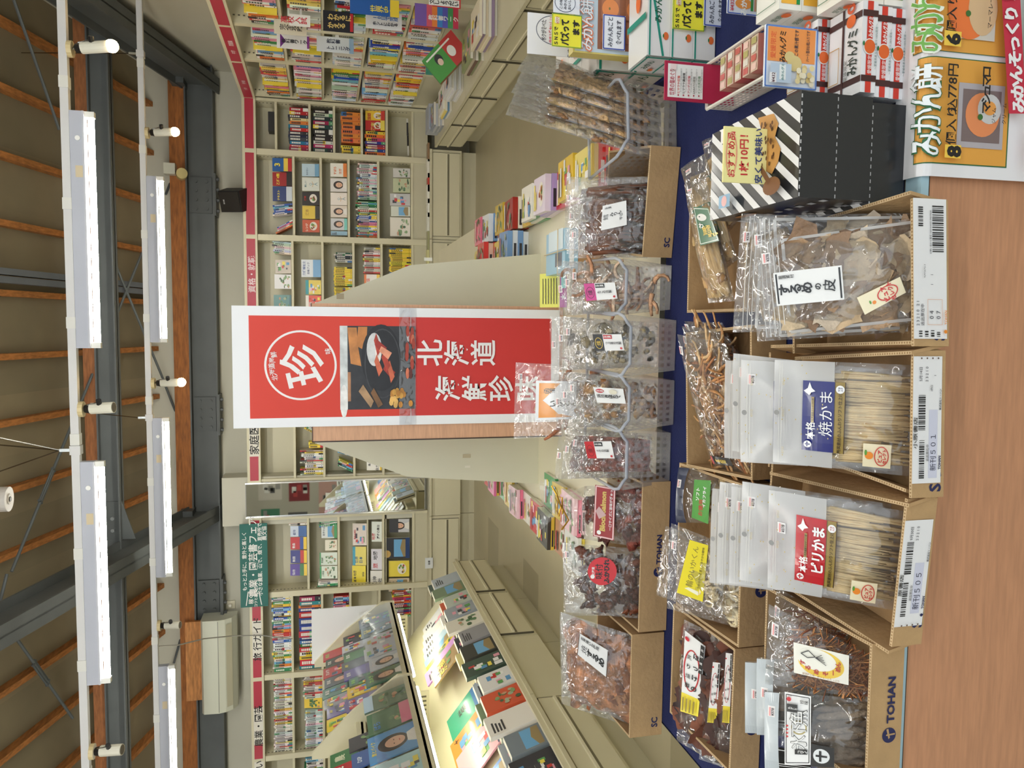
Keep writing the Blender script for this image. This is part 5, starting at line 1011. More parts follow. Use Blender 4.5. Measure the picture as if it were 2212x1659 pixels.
def s8(b, m, W, H):
    bars(b, m, W * .62, H * .1, W * .33, H * .34, rr); bars(b, m, W * .8, H * .72, W * .14, H * .14, rr)
    b.text(m, '2 3 2 1 0   2 1', W * .18, H * .9, H * .1, INK, bold=0); b.text(m, '返品票在中', W * .17, H * .76, H * .1, INK, bold=0); b.text(m, '0 4', W * .17, H * .5, H * .15, INK, bold=0); b.text(m, '0 7', W * .17, H * .3, H * .15, INK, bold=0)
    b.line(m, [(W * .1, H * .18), (W * .28, H * .18), (W * .28, H * .62), (W * .1, H * .62)], .0005, (220, 170, 140), True); b.text(m, '1       1', W * .42, H * .5, H * .09, INK, bold=0); b.text(m, '9297267G-3', W * .48, H * .72, H * .06, INK, bold=0)
    b.ell(m, W * .05, H * .1, H * .05, H * .05, (232, 140, 50)); b.text(m, 'TOHAN', W * .15, H * .1, H * .09, (232, 140, 50), bold=.02)
    for i in range(4): bars(b, m, W * .015, H * (.22 + .18 * i), W * .045, H * .1, rr)
    b.text(m, 'お問い合わせ番号 123210-0101-04229520', W * .76, H * .5, H * .055, INK, bold=0)
slip(C8, .05, 1.0, .004, .0515, s8)
def s9(b, m, W, H):
    b.pr(m, W * .04, H * .14, W * .58, H * .44, (206, 208, 226)); b.text(m, '新刊５０１', W * .24, H * .29, H * .2, INK, bold=0); b.text(m, 'TOHAN', W * .16, H * .07, H * .1, NAVY, bold=.03); b.text(m, '株式会社トーハン', W * .66, H * .07, H * .07, INK)
    bars(b, m, W * .04, H * .6, W * .3, H * .18, rr); bars(b, m, W * .42, H * .58, W * .28, H * .24, rr); b.text(m, '5月14日', W * .86, H * .76, H * .11, INK, bold=0); b.text(m, '2 3 2 1 0', W * .86, H * .56, H * .11, INK, bold=0); b.text(m, '返品票在中', W * .24, H * .51, H * .09, INK, bold=0); b.text(m, '小原書店', W * .4, H * .94, H * .13, (30, 30, 34), bold=.01, sx=1.6)
    b.text(m, '1個口', W * .75, H * .4, H * .07, INK); b.text(m, '1', W * .85, H * .3, H * .08, INK)
    for i in range(4): b.ell(m, W * .985, H * (.2 + i * .2), H * .03, H * .03, (110, 90, 80), 8)
slip(C9, .1, .96, .006, .0475, s9)
def s10(b, m, W, H):
    b.pr(m, W * .12, H * .16, W * .6, H * .48, (206, 208, 226)); b.text(m, '新刊５０５', W * .33, H * .32, H * .22, INK, bold=0); b.ell(m, W * .1, H * .07, H * .05, H * .05, NAVY); b.text(m, 'TOHAN', W * .22, H * .07, H * .1, NAVY, bold=.03); b.text(m, '株式会社トーハン', W * .7, H * .07, H * .07, INK)
    bars(b, m, W * .1, H * .66, W * .32, H * .18, rr); bars(b, m, W * .5, H * .62, W * .3, H * .24, rr); b.text(m, '9月30日', W * .88, H * .74, H * .11, INK, bold=0); b.text(m, '2 3 2 1 0', W * .88, H * .54, H * .11, INK, bold=0); b.text(m, '返品票在中', W * .32, H * .56, H * .09, INK, bold=0); b.text(m, '原書店', W * .4, H * .95, H * .13, (30, 30, 34), bold=.01, sx=1.6)
    for i in range(4): b.ell(m, W * .02, H * (.2 + i * .2), H * .03, H * .03, (110, 90, 80), 8)
slip(C10, .14, .86, .004, .0455, s10)
b = MB(); b.box(-.08, .0, .9, .905, .75, .752, (120, 200, 200)) if 0 else None
# ---------------- packs of dried food ----------------
def onplane(bl, nrm, X, Y, lift):
    d = wx(V((1659 - Y - U0, X - V0, FPX))); o = bl + nrm * lift; t_ = (o - CAM).dot(nrm) / d.dot(nrm); return CAM + d * t_
class Bag:
    """clear pouch through four seen corners TL TR BR BL, each (X, Y, depth y); ext lengthens it below the visible part"""
    def __init__(s, name, label, c4, th=.02, film=FILMX, cat='food pack', group=None, ext=0.0, wr=.0022, seed=0, push=.034, deep=False):
        if ext and push and not deep: c4 = [(X, Y, y + (push if j > 1 else push * .5)) for j, (X, Y, y) in enumerate(c4)]; ext = min(ext, .034)
        q = [P(X, Y, y=y) for X, Y, y in c4]; tl, tr, br, bl = q; s.ext = ext; s.wr = wr
        if ext: l = (tl - bl).length; bl = bl + (bl - tl) * (ext / l); br = br + (br - tr) * (ext / l)
        bl.z = max(bl.z, ZT_ + .0068); br.z = max(br.z, ZT_ + .0068)
        s.q = (tl, tr, br, bl); s.n = (br - bl).cross(tl - bl).normalized(); s.th = th; s.w = ((tr - tl).length + (br - bl).length) / 2; s.h = ((tl - bl).length + (tr - br).length) / 2
        s.f0 = quadmap(tl, tr, br, bl); s.ff = quadmap(tl, tr, br, bl, th); s.r = random.Random(seed or int(abs(c4[0][0] * 3 + c4[0][1])))
        s.t = thing(name, label, cat, (bl + br) / 2, group); sd = V((s.r.uniform(0, 99), s.r.uniform(0, 99), 0))
        b = MB(); wf = lambda x, y: wr * noise.noise(V((x * s.w * 60, y * s.h * 60, 0)) + sd) + wr * 1.6 * noise.noise(V((x * s.w * 22, y * s.h * 22, 5)) + sd)
        b.grid(lambda x, y: s.ff(x, y, wf(x, y) * (.15 + min(1, 5 * min(x, 1 - x, y + .1, 1 - y)))), 16, 20, WHITE)
        b.grid(lambda x, y: s.f0(1 - x, y, -.25 * th * max(0, math.sin(math.pi * x)) ** .7 * max(0, math.sin(math.pi * y)) ** .7), 8, 8, WHITE)
        b.build('film_pouch', film, s.t, True)
        s.up = (tl - bl).normalized(); s.rt = (br - bl).normalized()
    def fc(s, x, y, h):
        k = max(0.0, math.sin(math.pi * min(max(x, 0), 1))) ** .7 * max(0.0, math.sin(math.pi * min(max(y * .93 + .03, 0), 1))) ** .7
        return s.f0(x, y, h * .8 * k)
    def vary(s, c, a): d = s.r.uniform(-a, a); return tuple(max(0, min(255, int(v + d))) for v in c)
    def contents(s, mb, mt, name='contents', smooth=True, stuff=True):
        o = mb.build(name, mt, s.t, smooth)
        if stuff: o['kind'] = 'stuff'
        return o
    def chunks(s, n, cols, size, box=(.12, .88, .06, .7), flat=.45, nz=.3, mt=None, curl=False):
        b = MB(); r = s.r
        for i in range(n):
            x, y = r.uniform(box[0], box[1]), r.uniform(box[2], box[3]); sz = size * r.uniform(.6, 1.25); a = r.uniform(0, 3.14); hh = s.th * r.uniform(.15, .7)
            e1 = (s.rt * math.cos(a) + s.up * math.sin(a)) * sz; e2 = (s.up * math.cos(a) - s.rt * math.sin(a)) * sz * r.uniform(.45, .9); e3 = s.n * min(sz * flat, s.th * .22)
            c = s.vary(r.choice(cols), 16)
            b.blob(s.fc(x, y, hh), [e1, e2, e3], c, nz, r.uniform(0, 50), 9, 5)
        return s.contents(b, mt or FOOD)
    def flakes(s, n, cols, size, box=(.1, .9, .06, .8), mt=None):
        b = MB(); r = s.r
        for i in range(n):
            x, y = r.uniform(box[0], box[1]), r.uniform(box[2], box[3]); a = r.uniform(0, 6.28); sz = size * r.uniform(.5, 1.4); c = s.vary(r.choice(cols), 18); p = s.fc(x, y, s.th * r.uniform(.05, .85)); cu = r.uniform(-.5, .5); cv = r.uniform(-.6, .6); sd = V((r.uniform(0, 60), 0, 0)); as_ = r.uniform(.45, 1)
            e1 = s.rt * math.cos(a) + s.up * math.sin(a); e2 = s.up * math.cos(a) - s.rt * math.sin(a); k1 = r.uniform(-.35, .35)
            def f(u, v):
                u -= .5; v -= .5; q = V((u * 3, v * 3, 0)) + sd; du = .25 * noise.noise(q); dv = .25 * noise.noise(q + V((9, 0, 0)))
                return p + e1 * sz * (u + du) * 2 * as_ + e2 * sz * (v + dv) * 2 + s.n * sz * (max(-.25, min(.25, cu * u * u * 2 + cv * u * v + k1 * v)) + .12 * noise.noise(q * 2))
            b.grid(f, 5, 5, c)
        return s.contents(b, mt or SKINM)
    def slab(s, col, box=(.1, .9, .04, .72), bump=.35, mt=None, n=26, edge=.04):
        b = MB(); r = s.r; sd = V((r.uniform(0, 90), 0, 0)); x0, x1, y0, y1 = box
        def f(u, v):
            e = edge * noise.noise(V((u * 4, v * 4, 3)) + sd); x = x0 + (x1 - x0) * u + e * (1 if u in (0, 1) else .3); y = y0 + (y1 - y0) * v + e * (1 if v in (0, 1) else .3)
            k = min(1, 8 * min(u, 1 - u, v, 1 - v)); return s.fc(x, y, s.th * (.12 + k * (.42 + bump * noise.noise(V((u * 6, v * 7, 1)) + sd) + bump * .6 * noise.noise(V((u * 17, v * 17, 9)) + sd))))
        cf = lambda u, v: tuple(max(0, min(255, int(a * (1 + .5 * noise.noise(V((u * 8, v * 9, 7)) + sd))))) for a in col)
        b.grid(f, n, n, cf); return s.contents(b, mt or FOOD, stuff=False)
    def sticks(s, n, col, box, wd=.0036, tilt=.1, ln=(.5, 1)):
        b = MB(); r = s.r; x0, x1, y0, y1 = box
        for i in range(n):
            x = r.uniform(x0, x1); l = (y1 - y0) * r.uniform(*ln); ya = y1 - l - r.uniform(0, .12) * (y1 - y0); yb = ya + l; dx = r.gauss(0, tilt) * (yb - ya) * .35
            ya = max(ya, y0); h1 = s.th * r.uniform(.2, .75); c = s.vary(col, 14); mid = s.fc(x + dx * .5 + r.uniform(-.01, .01), (ya + yb) / 2, h1 + .0015)
            pts = [s.fc(max(.05, min(.95, x)), ya, h1 * .8), mid, s.fc(max(.05, min(.95, x + dx)), yb, h1 * .7)]
            b.tube(pts, wd * r.uniform(.38, .55), c, 4)
        return s.contents(b, FOODS, 'dried_sticks')
    def shreds(s, n, cols, box, wd=.0011, ln=.03):
        b = MB(); r = s.r
        for i in range(n):
            x, y = r.uniform(box[0], box[1]), r.uniform(box[2], box[3]); a = r.gauss(1.57 if r.random() < .5 else 2.4, .7); l = ln * r.uniform(.5, 1.3); p0 = s.fc(x, y, s.th * r.uniform(.1, .9)); d = s.rt * math.cos(a) + s.up * math.sin(a); k = s.rt * -math.sin(a) + s.up * math.cos(a); cv = r.uniform(-.3, .3)
            b.tube([p0 - d * l * .5, p0 + k * l * cv * .3 + s.n * .001, p0 + d * l * .5], wd * r.uniform(.6, 1.3), s.vary(r.choice(cols), 18), 3, caps=False)
        return s.contents(b, FOODS, 'dried_shreds')
    def tubes(s, n, cols, box, rad=.004, ln=.05, curl=1.2):
        b = MB(); r = s.r
        for i in range(n):
            x, y = r.uniform(box[0], box[1]), r.uniform(box[2], box[3]); a = r.uniform(0, 6.28); p = s.fc(x, y, s.th * r.uniform(.1, .75)); c = s.vary(r.choice(cols), 16); pts = []; k = r.uniform(-curl, curl)
            for q in range(6): pts.append(p + s.n * .0015 * math.sin(q)); p = p + (s.rt * math.cos(a) + s.up * math.sin(a)) * ln / 6; a += k * .5
            b.tube(pts, rad * r.uniform(.7, 1.2), c, 6, r1=rad * .5)
        return s.contents(b, FOOD)
    def label(s, px, name, fn, lift=None, mt=None, cols=(238, 238, 238), nu=4):
        """label at four seen corners (TL TR BR BL); fn(builder, metric mapper, width, height)"""
        lf = s.th + s.wr * 1.5 + .001 if lift is None else lift
        q = [onplane(s.q[3], s.n, X, Y, lf) for X, Y in px]; qm = quadmap(*q); w_ = (q[1] - q[0]).length; h_ = (q[0] - q[3]).length
        m_ = lambda x, y, h=0: qm(x / w_, y / h_, h)
        b = MB(); b.pr(m_, 0, 0, w_, h_, cols, nu, nu) if cols else None; fn(b, m_, w_, h_); b.build(name, mt or GLOSSY, s.t)
    def rect(s, x0, x1, y0, y1, name, fn, col=(238, 238, 238), lift=None, mt=None, nv=8):
        lf = .0045 if lift is None else lift
        m_ = lambda x, y, h=0: s.ff(x0 + x / s.w, y0 + y / s.h, lf + h); w_, h_ = (x1 - x0) * s.w, (y1 - y0) * s.h
        b = MB()
        if col: b.pr(m_, 0, 0, w_, h_, col, nv, nv); b.h = .0014
        if fn: fn(b, m_, w_, h_)
        return b.build(name, mt or GLOSSY, s.t, mt is FILMM)
    def sticker(s, x, y, price='¥378', sz=.0145):
        s.rect(x - sz * .5 / s.w, x + sz * .5 / s.w, y - sz * .36 / s.h, y + sz * .36 / s.h, 'price_sticker', lambda b, m, w, h: (b.pr(m, w * .1, h * .62, w * .9, h * .8, (236, 160, 160)), b.text(m, price, w * .5, h * .32, h * .42, (70, 60, 70), bold=.02)), (240, 238, 238), mt=PAPER, nv=1)
    def seal(s, y, hh=.006, col=(226, 228, 232)):
        """ribbed zip closing across the pouch"""
        b = MB(); m_ = lambda x, yy, h=0: s.ff(x, yy, .004 + h)
        for k in range(3): b.pr(m_, .03, y + k * hh / s.h, .97, y + (k * hh + .0013) / s.h, col, 8)
        b.build('zip_closure', FILMM, s.t)
# ---- front row: blue-label fish sticks
def kama(label, c4, blue, front, seed, grp):
    g = Bag('fish_stick_pack', label, c4, .018, FILM, group=grp, ext=.05, seed=seed, wr=.0014)
    bx = g.ext / g.h
    y1 = bx + (1 - bx) * .47
    g.sticks(130 if front else 40, (240, 212, 158), (.1, .9, .03, y1 + .02), .0042)
    # frosted upper part with gold flecks
    def top(b, m, w, h):
        for i in range(22): b.ell(m, g.r.uniform(.03, .97) * w, g.r.uniform(.05, .97) * h, .0011, .0007, (206, 184, 110), 6)
        for yy in (.86, .9): b.pr(m, 0, h * yy, w, h * (yy + .006), (222, 222, 216), 6)
        b.ell(m, w * .5, h * .94, .0035, .0035, (150, 150, 150), 12)
        for k in (.14, .5, .8): b.text(m, '切り口', w * k, h * .83, .003, (210, 190, 120), bold=0)
    g.rect(0, 1, y1, 1, 'frosted_upper_film', None, (226, 228, 228), .0032, FILMM); g.rect(0, 1, y1, 1, 'printed_flecks', top, None, .0038)
    c = (20, 30, 112) if blue else (186, 26, 36)
    def lab(b, m, w, h):
        b.pr(m, 0, 0, w, h * .24, (150, 126, 60), 4); b.pr(m, 0, h * .24, w, h * .255, (90, 74, 30), 4); b.pr(m, 0, 0, w, h * .02, (60, 40, 30), 4)
        b.text(m, '厳選素材のふんわりソフト仕上げ！', w * .44, h * .125, h * .09, (60, 44, 20), bold=.015); b.ell(m, w * .9, h * .13, h * .1, h * .1, (240, 240, 240)); b.text(m, 'マヨ', w * .9, h * .155, h * .05, c); b.text(m, '入り', w * .9, h * .095, h * .05, c)
        b.text(m, '焼かま' if blue else 'ピリかま', w * .55, h * .45, h * .3, (240, 240, 240), bold=.035, sx=1.15 if blue else .95); b.text(m, '本格', w * .3, h * .8, h * .2, (240, 240, 240), bold=.03)
        b.ell(m, w * .1, h * .86, h * .09, h * .09, (240, 240, 240)); b.line(m, [(w * .1, h * .8), (w * .1, h * .92)], h * .03, c); b.line(m, [(w * .065, h * .87), (w * .135, h * .87)], h * .03, c)
        b.pr(m, w * .42, h * .72, w * .78, h * .79, (150, 126, 60)); b.text(m, '北海道産すけそう使用', w * .6, h * .755, h * .05, (40, 30, 20), bold=.01)
        b.poly(m, [(w * .8, h * .84), (w * .86, h * .97), (w * .9, h * .88), (w * .985, h * .84), (w * .9, h * .78), (w * .86, h * .7), (w * .84, h * .8)], (240, 240, 240))
    yl = y1 - .1 * (1 - bx)
    g.rect(.16, .82, yl, yl + .37 * (1 - bx), 'front_label', lab, c, .005)
    if front:
        g.rect(.06, .28, bx * .9, bx + .17, 'sauce_sachet', lambda b, m, w, h: (b.ell(m, w * .5, h * .78, w * .16, w * .16, (236, 140, 50)), b.ell(m, w * .62, h * .9, w * .12, w * .05, (90, 150, 60)), b.ell(m, w * .5, h * .34, w * .42, h * .26, (200, 60, 50), 20, ring=.0012), b.text(m, 'ピュア', w * .5, h * .4, h * .15, (200, 40, 40), bold=.04), b.text(m, 'セレクト', w * .5, h * .24, h * .13, (200, 40, 40), bold=.04)), (238, 226, 192), .006)
    else: g.sticker(.82, .93)
    g.sticker(.78 - .04 * seed % .2, .9) if front and not blue else None
    return g
kama('blue-label fish stick pack, front of the carton with slip 501', [(1670, 997, .945), (1674, 777, .945), (1963, 787, .842), (1962, 1023, .842)], 1, 1, 3, 'blue-label fish stick packs')
for i, (X, Y0, Y1, yt) in enumerate(((1600, 997, 777, .985), (1583, 973, 763, 1.015), (1566, 988, 778, 1.045))):
    kama(f'blue-label fish stick pack, {["second", "third", "rearmost"][i]} of four in the carton with slip 501', [(X, Y0, yt), (X + 2, Y1, yt), (1885 - 22 * i, 795, .875 + .02 * i), (1880 - 22 * i, 1014, .875 + .02 * i)], 1, 0, 4 + i, 'blue-label fish stick packs')
kama('red-label fish stick pack, front of the carton with slip 505', [(1658, 1267, .95), (1661, 1057, .95), (1947, 1095, .85), (1934, 1307, .86)], 0, 1, 8, 'red-label fish stick packs')
for i, (X, Y0, Y1, yt) in enumerate(((1600, 1251, 1039, .99), (1577, 1258, 1050, 1.02), (1552, 1256, 1040, 1.05), (1536, 1257, 1054, 1.075))):
    kama(f'red-label fish stick pack, {["second", "third", "fourth", "rearmost"][i]} of five in the carton with slip 505', [(X - 2, Y0, yt), (X + 4, Y1, yt), (1870 - 20 * i, 1080, .885 + .018 * i), (1862 - 20 * i, 1290, .89 + .018 * i)], 0, 0, 9 + i, 'red-label fish stick packs')
# ---- squid skin
SK = [(190, 162, 126), (166, 134, 102), (206, 182, 148), (142, 112, 86), (182, 164, 142)]
def skin(label, c4, front, seed):
    g = Bag('squid_skin_pack', label, c4, .026, FILMX, group='squid skin packs', ext=.045, seed=seed)
    g.flakes(150 if front else 70, SK, .019, (.13, .88, .06, .78)); g.seal(.86)
    m_ = lambda x, y, h=0: g.ff(x / g.w, y / g.h, .0042 + h); b = MB(); b.line(m_, [(g.w * .035, .01), (g.w * .035, g.h * .83), (g.w * .96, g.h * .83), (g.w * .96, .01)], .004, (216, 220, 226)); b.build('welded_border', FILMM, g.t)
    g.sticker(.8, .94)
    return g
def sk_lab(b, m, w, h):
    b.pr(m, w * .05, h * .95, w * .95, h * .975, (20, 20, 24), 3); b.pr(m, w * .05, h * .025, w * .95, h * .05, (20, 20, 24), 3)
    for i, ch in enumerate('するめの皮'): b.text(m, ch, w * .46, h * (.86 - i * .165), h * (.17 if ch != 'の' else .1), (20, 20, 24), bold=.03, rot=-.1)
    b.text(m, '厳選素材', w * .84, h * .93, h * .055, (40, 40, 44), vert=True, bold=.01)
g = skin('squid skin pack with big handwritten label, front of the slip 04 07 carton', [(1655, 730, .95), (1630, 520, .95), (1964, 478, .845), (1964, 702, .845)], 1, 21)
g.label([(1678, 661), (1670, 590), (1818, 573), (1824, 647)], 'front_label', sk_lab)
def sachet(b, m, w, h):
    b.ell(m, w * .35, h * .7, w * .1, w * .1, (236, 140, 50)); b.ell(m, w * .45, h * .78, w * .1, w * .05, (90, 150, 60)); b.ell(m, w * .5, h * .36, w * .4, h * .24, (200, 60, 50), 20, ring=.0015); b.text(m, 'ピュア', w * .5, h * .42, h * .12, (200, 40, 40), bold=.04); b.text(m, 'セレクト', w * .5, h * .28, h * .11, (200, 40, 40), bold=.04)
g.label([(1868, 680), (1851, 643), (1944, 598), (1957, 632)], 'sauce_sachet', sachet, cols=(238, 228, 196))
skin('squid skin pack, second in the slip 04 07 carton', [(1636, 738, .99), (1618, 466, .985), (1930, 462, .87), (1930, 720, .87)], 0, 22)
skin('squid skin pack, rearmost in the slip 04 07 carton', [(1583, 718, 1.04), (1602, 461, 1.03), (1850, 470, .92), (1850, 712, .92)], 0, 23)
# ---- front left corner carton
def shred(label, c4, front, seed):
    g = Bag('shredded_squid_pack', label, c4, .024, FILMX, group='shredded squid packs', ext=.05, seed=seed); g.shreds(420 if front else 160, [(160, 92, 46), (190, 124, 70), (126, 66, 34), (206, 146, 90)], (.1, .9, .04, .72)); g.sticker(.75, .92); return g
g = shred('shredded squid pack with yellow crescent label, front left carton', [(1653, 1478, .99), (1661, 1305, .99), (1873, 1392, .905), (1866, 1502, .9)], 1, 31)
def sl(b, m, w, h):
    b.ell(m, w * .5, h * .5, w * .46, h * .42, (236, 200, 60), 30); b.ell(m, w * .6, h * .58, w * .36, h * .36, (240, 238, 226), 30)
    for i, ch in enumerate('するめそーめん'): a_ = 1.95 + i * .5; b.text(m, ch, w * (.54 + .34 * math.cos(a_)), h * (.52 + .34 * math.sin(a_)), h * .1, (176, 30, 34), bold=.03)
    b.line(m, [(w * .72, h * .86), (w * .86, h * .72), (w * .7, h * .6), (w * .62, h * .74), (w * .72, h * .86)], .0012, (30, 28, 28)); 
    for i in range(5): b.line(m, [(w * .68, h * .6), (w * (.5 + i * .08), h * (.4 + .02 * i))], .0009, (30, 28, 28))
    b.text(m, '居酒屋の味、ボリュームたっぷり', w * .09, h * .5, h * .04, (150, 90, 30), rot=-1.57, bold=.01)
g.label([(1715, 1453), (1714, 1387), (1834, 1416), (1833, 1480)], 'front_label', sl, cols=(240, 238, 226))
shred('shredded squid pack behind the one with the yellow crescent label', [(1672, 1440, 1.06), (1678, 1268, 1.06), (1825, 1330, .97), (1815, 1480, .97)], 0, 32)
g = Bag('dried_fish_pack', 'whole dried fish pack with white outlined label, front left carton', [(1653, 1656, .985), (1653, 1492, .99), (1863, 1505, .9), (1863, 1668, .895)], .022, FILM, group='whole dried fish packs', ext=.05, seed=33)
def fish(g, n, col, box):
    b = MB(); r = g.r
    for i in range(n):
        x = box[0] + (box[1] - box[0]) * (i + .5) / n; y = (box[2] + box[3]) / 2 + r.uniform(-.04, .04); d = (g.up + g.rt * r.uniform(-.25, .1)); c = g.vary(col, 20)
        b.blob(g.fc(x, y, g.th * r.uniform(.2, .7)), [d * g.h * (box[3] - box[2]) * .55, g.rt * .007, g.n * .005], c, .2, i * 2.2, 8, 9)
    return g.contents(b, FOOD)
fish(g, 9, (120, 104, 86), (.1, .92, .06, .52))
def silver(b, m, w, h): b.pr(m, 0, h * .0, w, h * .08, (200, 206, 212), 4)
g.rect(0, 1, .86, 1, 'header_card', None, (196, 204, 210), .0042); g.rect(0, .34, .56, .86, 'black_corner', lambda b, m, w, h: [b.pr(m, w * x, 0, w * (x + .03), h, (230, 230, 230)) for x in (.2, .3, .9)], (20, 20, 22), .004)
def hk(b, m, w, h):
    b.line(m, [(w * .03, h * .06), (w * .97, h * .06), (w * .97, h * .94), (w * .03, h * .94)], h * .03, (24, 24, 26), True); b.ell(m, w * .53, h * .45, h * .3, h * .3, (176, 160, 100), 24, ring=h * .05)
    for i, (ch, x, s_) in enumerate((('氷', .32, .5), ('下', .5, .5), ('魚', .68, .56))): b.text(m, ch, w * x, h * .46, h * (s_ + .08), (24, 24, 26), bold=.06); b.text(m, ch, w * x, h * .46, h * (s_ + .06), (240, 240, 238), bold=.0)
    b.pr(m, w * .16, h * .12, w * .23, h * .6, (20, 20, 22)); b.text(m, 'コマイ', w * .195, h * .5, h * .13, (240, 240, 240), vert=True); b.pr(m, w * .75, h * .5, w * .86, h * .9, (20, 20, 22)); b.text(m, '丸かじり', w * .805, h * .86, h * .09, (240, 240, 240), vert=True); b.ell(m, w * .93, h * .82, h * .09, h * .09, (200, 40, 50)); b.text(m, '珍味', w * .92, h * .4, h * .15, (30, 30, 30), vert=True)
    for i in range(4): b.ell(m, w * (.42 + i * .05), h * .88, h * .055, h * .055, (200, 60, 60), 4)
g.label([(1695, 1652), (1695, 1494), (1752, 1504), (1751, 1652)], 'front_label', hk)
g.label([(1752, 1655), (1752, 1606), (1802, 1616), (1802, 1658)], 'maker_label', lambda b, m, w, h: (b.ell(m, w * .5, h * .55, h * .36, h * .36, (226, 230, 232)), b.line(m, [(w * .5, h * .3), (w * .5, h * .8)], h * .1, (20, 20, 22)), b.line(m, [(w * .25, h * .6), (w * .75, h * .6)], h * .1, (20, 20, 22))), cols=(20, 20, 22))
g.sticker(.78, .93)
for i, (X, Y0, Y1, yt) in enumerate(((1636, 1584, 1420, 1.03), (1610, 1580, 1428, 1.06))):
    h_ = Bag('dried_fish_pack', ['silver-topped dried fish pack behind the front one, front left carton', 'silver-topped dried fish pack at the rear, front left carton'][i], [(X, Y0, yt), (X, Y1, yt), (1800, Y1 + 12, .96 + .03 * i), (1800, Y0 + 8, .96 + .03 * i)], .018, FILM, group='whole dried fish packs', seed=34 + i); fish(h_, 7, (110, 96, 80), (.1, .9, .05, .45))
    h_.rect(0, 1, .76, 1, 'header_card', None, (196, 204, 210), .0042); h_.rect(0, .4, .4, .76, 'black_corner', lambda b, m, w, h: [b.pr(m, w * x, 0, w * (x + .05), h, (230, 230, 230)) for x in (.5, .62)], (20, 20, 22), .004); h_.sticker(.6, .88)
# ---- middle row, left: smoked fish packs
DK = [(70, 36, 26), (96, 52, 34), (120, 66, 40), (54, 28, 22)]
def smoke(label, c4, seed, labpx=None):
    g = Bag('smoked_fish_pack', label, c4, .024, FILMX, group='smoked fish packs', ext=.03, seed=seed); g.flakes(50, DK, .022, (.1, .9, .06, .9), FOODS); g.chunks(14, DK, .014, (.1, .9, .1, .85), .3, .5)
    def lb(b, m0, w0, h0):
        w, h = h0, w0; m = lambda x, y, q=0: m0(y, h0 - x, q)                  # the pack lies on its side, its top to the right
        b.pr(m, 0, 0, w, h * .24, (240, 220, 60)); b.ell(m, w * .45, h * .56, w * .42, h * .27, (186, 30, 36), 28, ring=w * .07)
        b.text(m, 'ほっけの', w * .64, h * .84, w * .3, (24, 22, 24), vert=True, bold=.03, gap=h * .14 / (w * .3)); b.text(m, '炙り燻製', w * .3, h * .78, w * .24, (24, 22, 24), vert=True, gap=h * .12 / (w * .24)); b.ell(m, w * .16, h * .93, w * .11, w * .11, (200, 30, 50)); b.pr(m, w * .82, h * .6, w * 1.0, h * .99, (24, 22, 22)); b.text(m, '北海道産', w * .91, h * .97, w * .13, (240, 240, 240), vert=True, gap=h * .09 / (w * .13))
        for i in range(4): b.pr(m, w * (.12 + i * .2), h * .03, w * (.2 + i * .2), h * .2, (150, 130, 40))
    if labpx: g.label(labpx, 'front_label', lb)
    return g
smoke('smoked fish pack at the rear of the left middle carton, red ring label fully seen', [(1462, 1600, 1.37), (1478, 1338, 1.37), (1562, 1368, 1.31), (1530, 1640, 1.3)], 41, [(1470, 1536), (1480, 1362), (1524, 1396), (1508, 1548)])
smoke('smoked fish pack in the middle of the left middle carton', [(1510, 1640, 1.31), (1537, 1368, 1.32), (1600, 1385, 1.265), (1582, 1655, 1.26)], 42, [(1528, 1560), (1540, 1430), (1556, 1432), (1548, 1562)])
smoke('smoked fish pack nearest the viewer in the left middle carton', [(1538, 1650, 1.275), (1562, 1382, 1.285), (1612, 1392, 1.235), (1600, 1660, 1.232)], 43, [(1560, 1560), (1568, 1410), (1582, 1412), (1576, 1562)])
# ---- middle row: squid rings and the green-label pack
g = Bag('squid_ring_pack', 'squid ring pack with yellow label, front of its carton', [(1441, 1314, 1.33), (1450, 1130, 1.33), (1602, 1190, 1.215), (1598, 1357, 1.215)], .02, FILMX, group='squid ring packs', ext=.03, seed=51)
g.tubes(60, [(236, 216, 172), (226, 200, 150), (240, 226, 190)], (.12, .88, .04, .44), .0045, .045, 2.6)
def yl(b, m, w, h): b.text(m, '輪のいかくん', w * .55, h * .6, h * .28, (120, 110, 60), mw=w * .74); b.text(m, 'やわらか〜食感とまろやかな酸味', w * .57, h * .22, h * .11, (110, 100, 40), bold=.01, mw=w * .74); b.poly(m, [(w * .08, h * .2), (w * .13, h * .75), (w * .17, h * .6), (w * .15, h * .2)], (246, 244, 220))
g.label([(1462, 1280), (1490, 1166), (1530, 1178), (1518, 1300)], 'front_label', yl, cols=(236, 220, 50)); g.sticker(.78, .93)
g = Bag('squid_ring_pack', 'squid ring pack behind the one with the yellow label', [(1418, 1285, 1.37), (1438, 1136, 1.37), (1570, 1180, 1.25), (1560, 1335, 1.25)], .018, FILMX, group='squid ring packs', seed=52); g.tubes(24, [(236, 216, 172)], (.12, .88, .04, .44), .0045, .045, 2.6)
g = Bag('green_label_pack', 'dark-headed pack with green oval label behind the red-label packs', [(1463, 1128, 1.38), (1469, 1009, 1.38), (1590, 1022, 1.28), (1582, 1132, 1.28)], .022, FILM, seed=53)
g.rect(0, 1, .8, 1, 'header_card', lambda b, m, w, h: b.ell(m, w * .48, h * .35, .003, .003, (12, 18, 40), 10), (38, 46, 72), .0042); g.sticker(.72, .93); g.chunks(20, [(200, 170, 120), (180, 150, 100)], .014, (.15, .85, .1, .6))
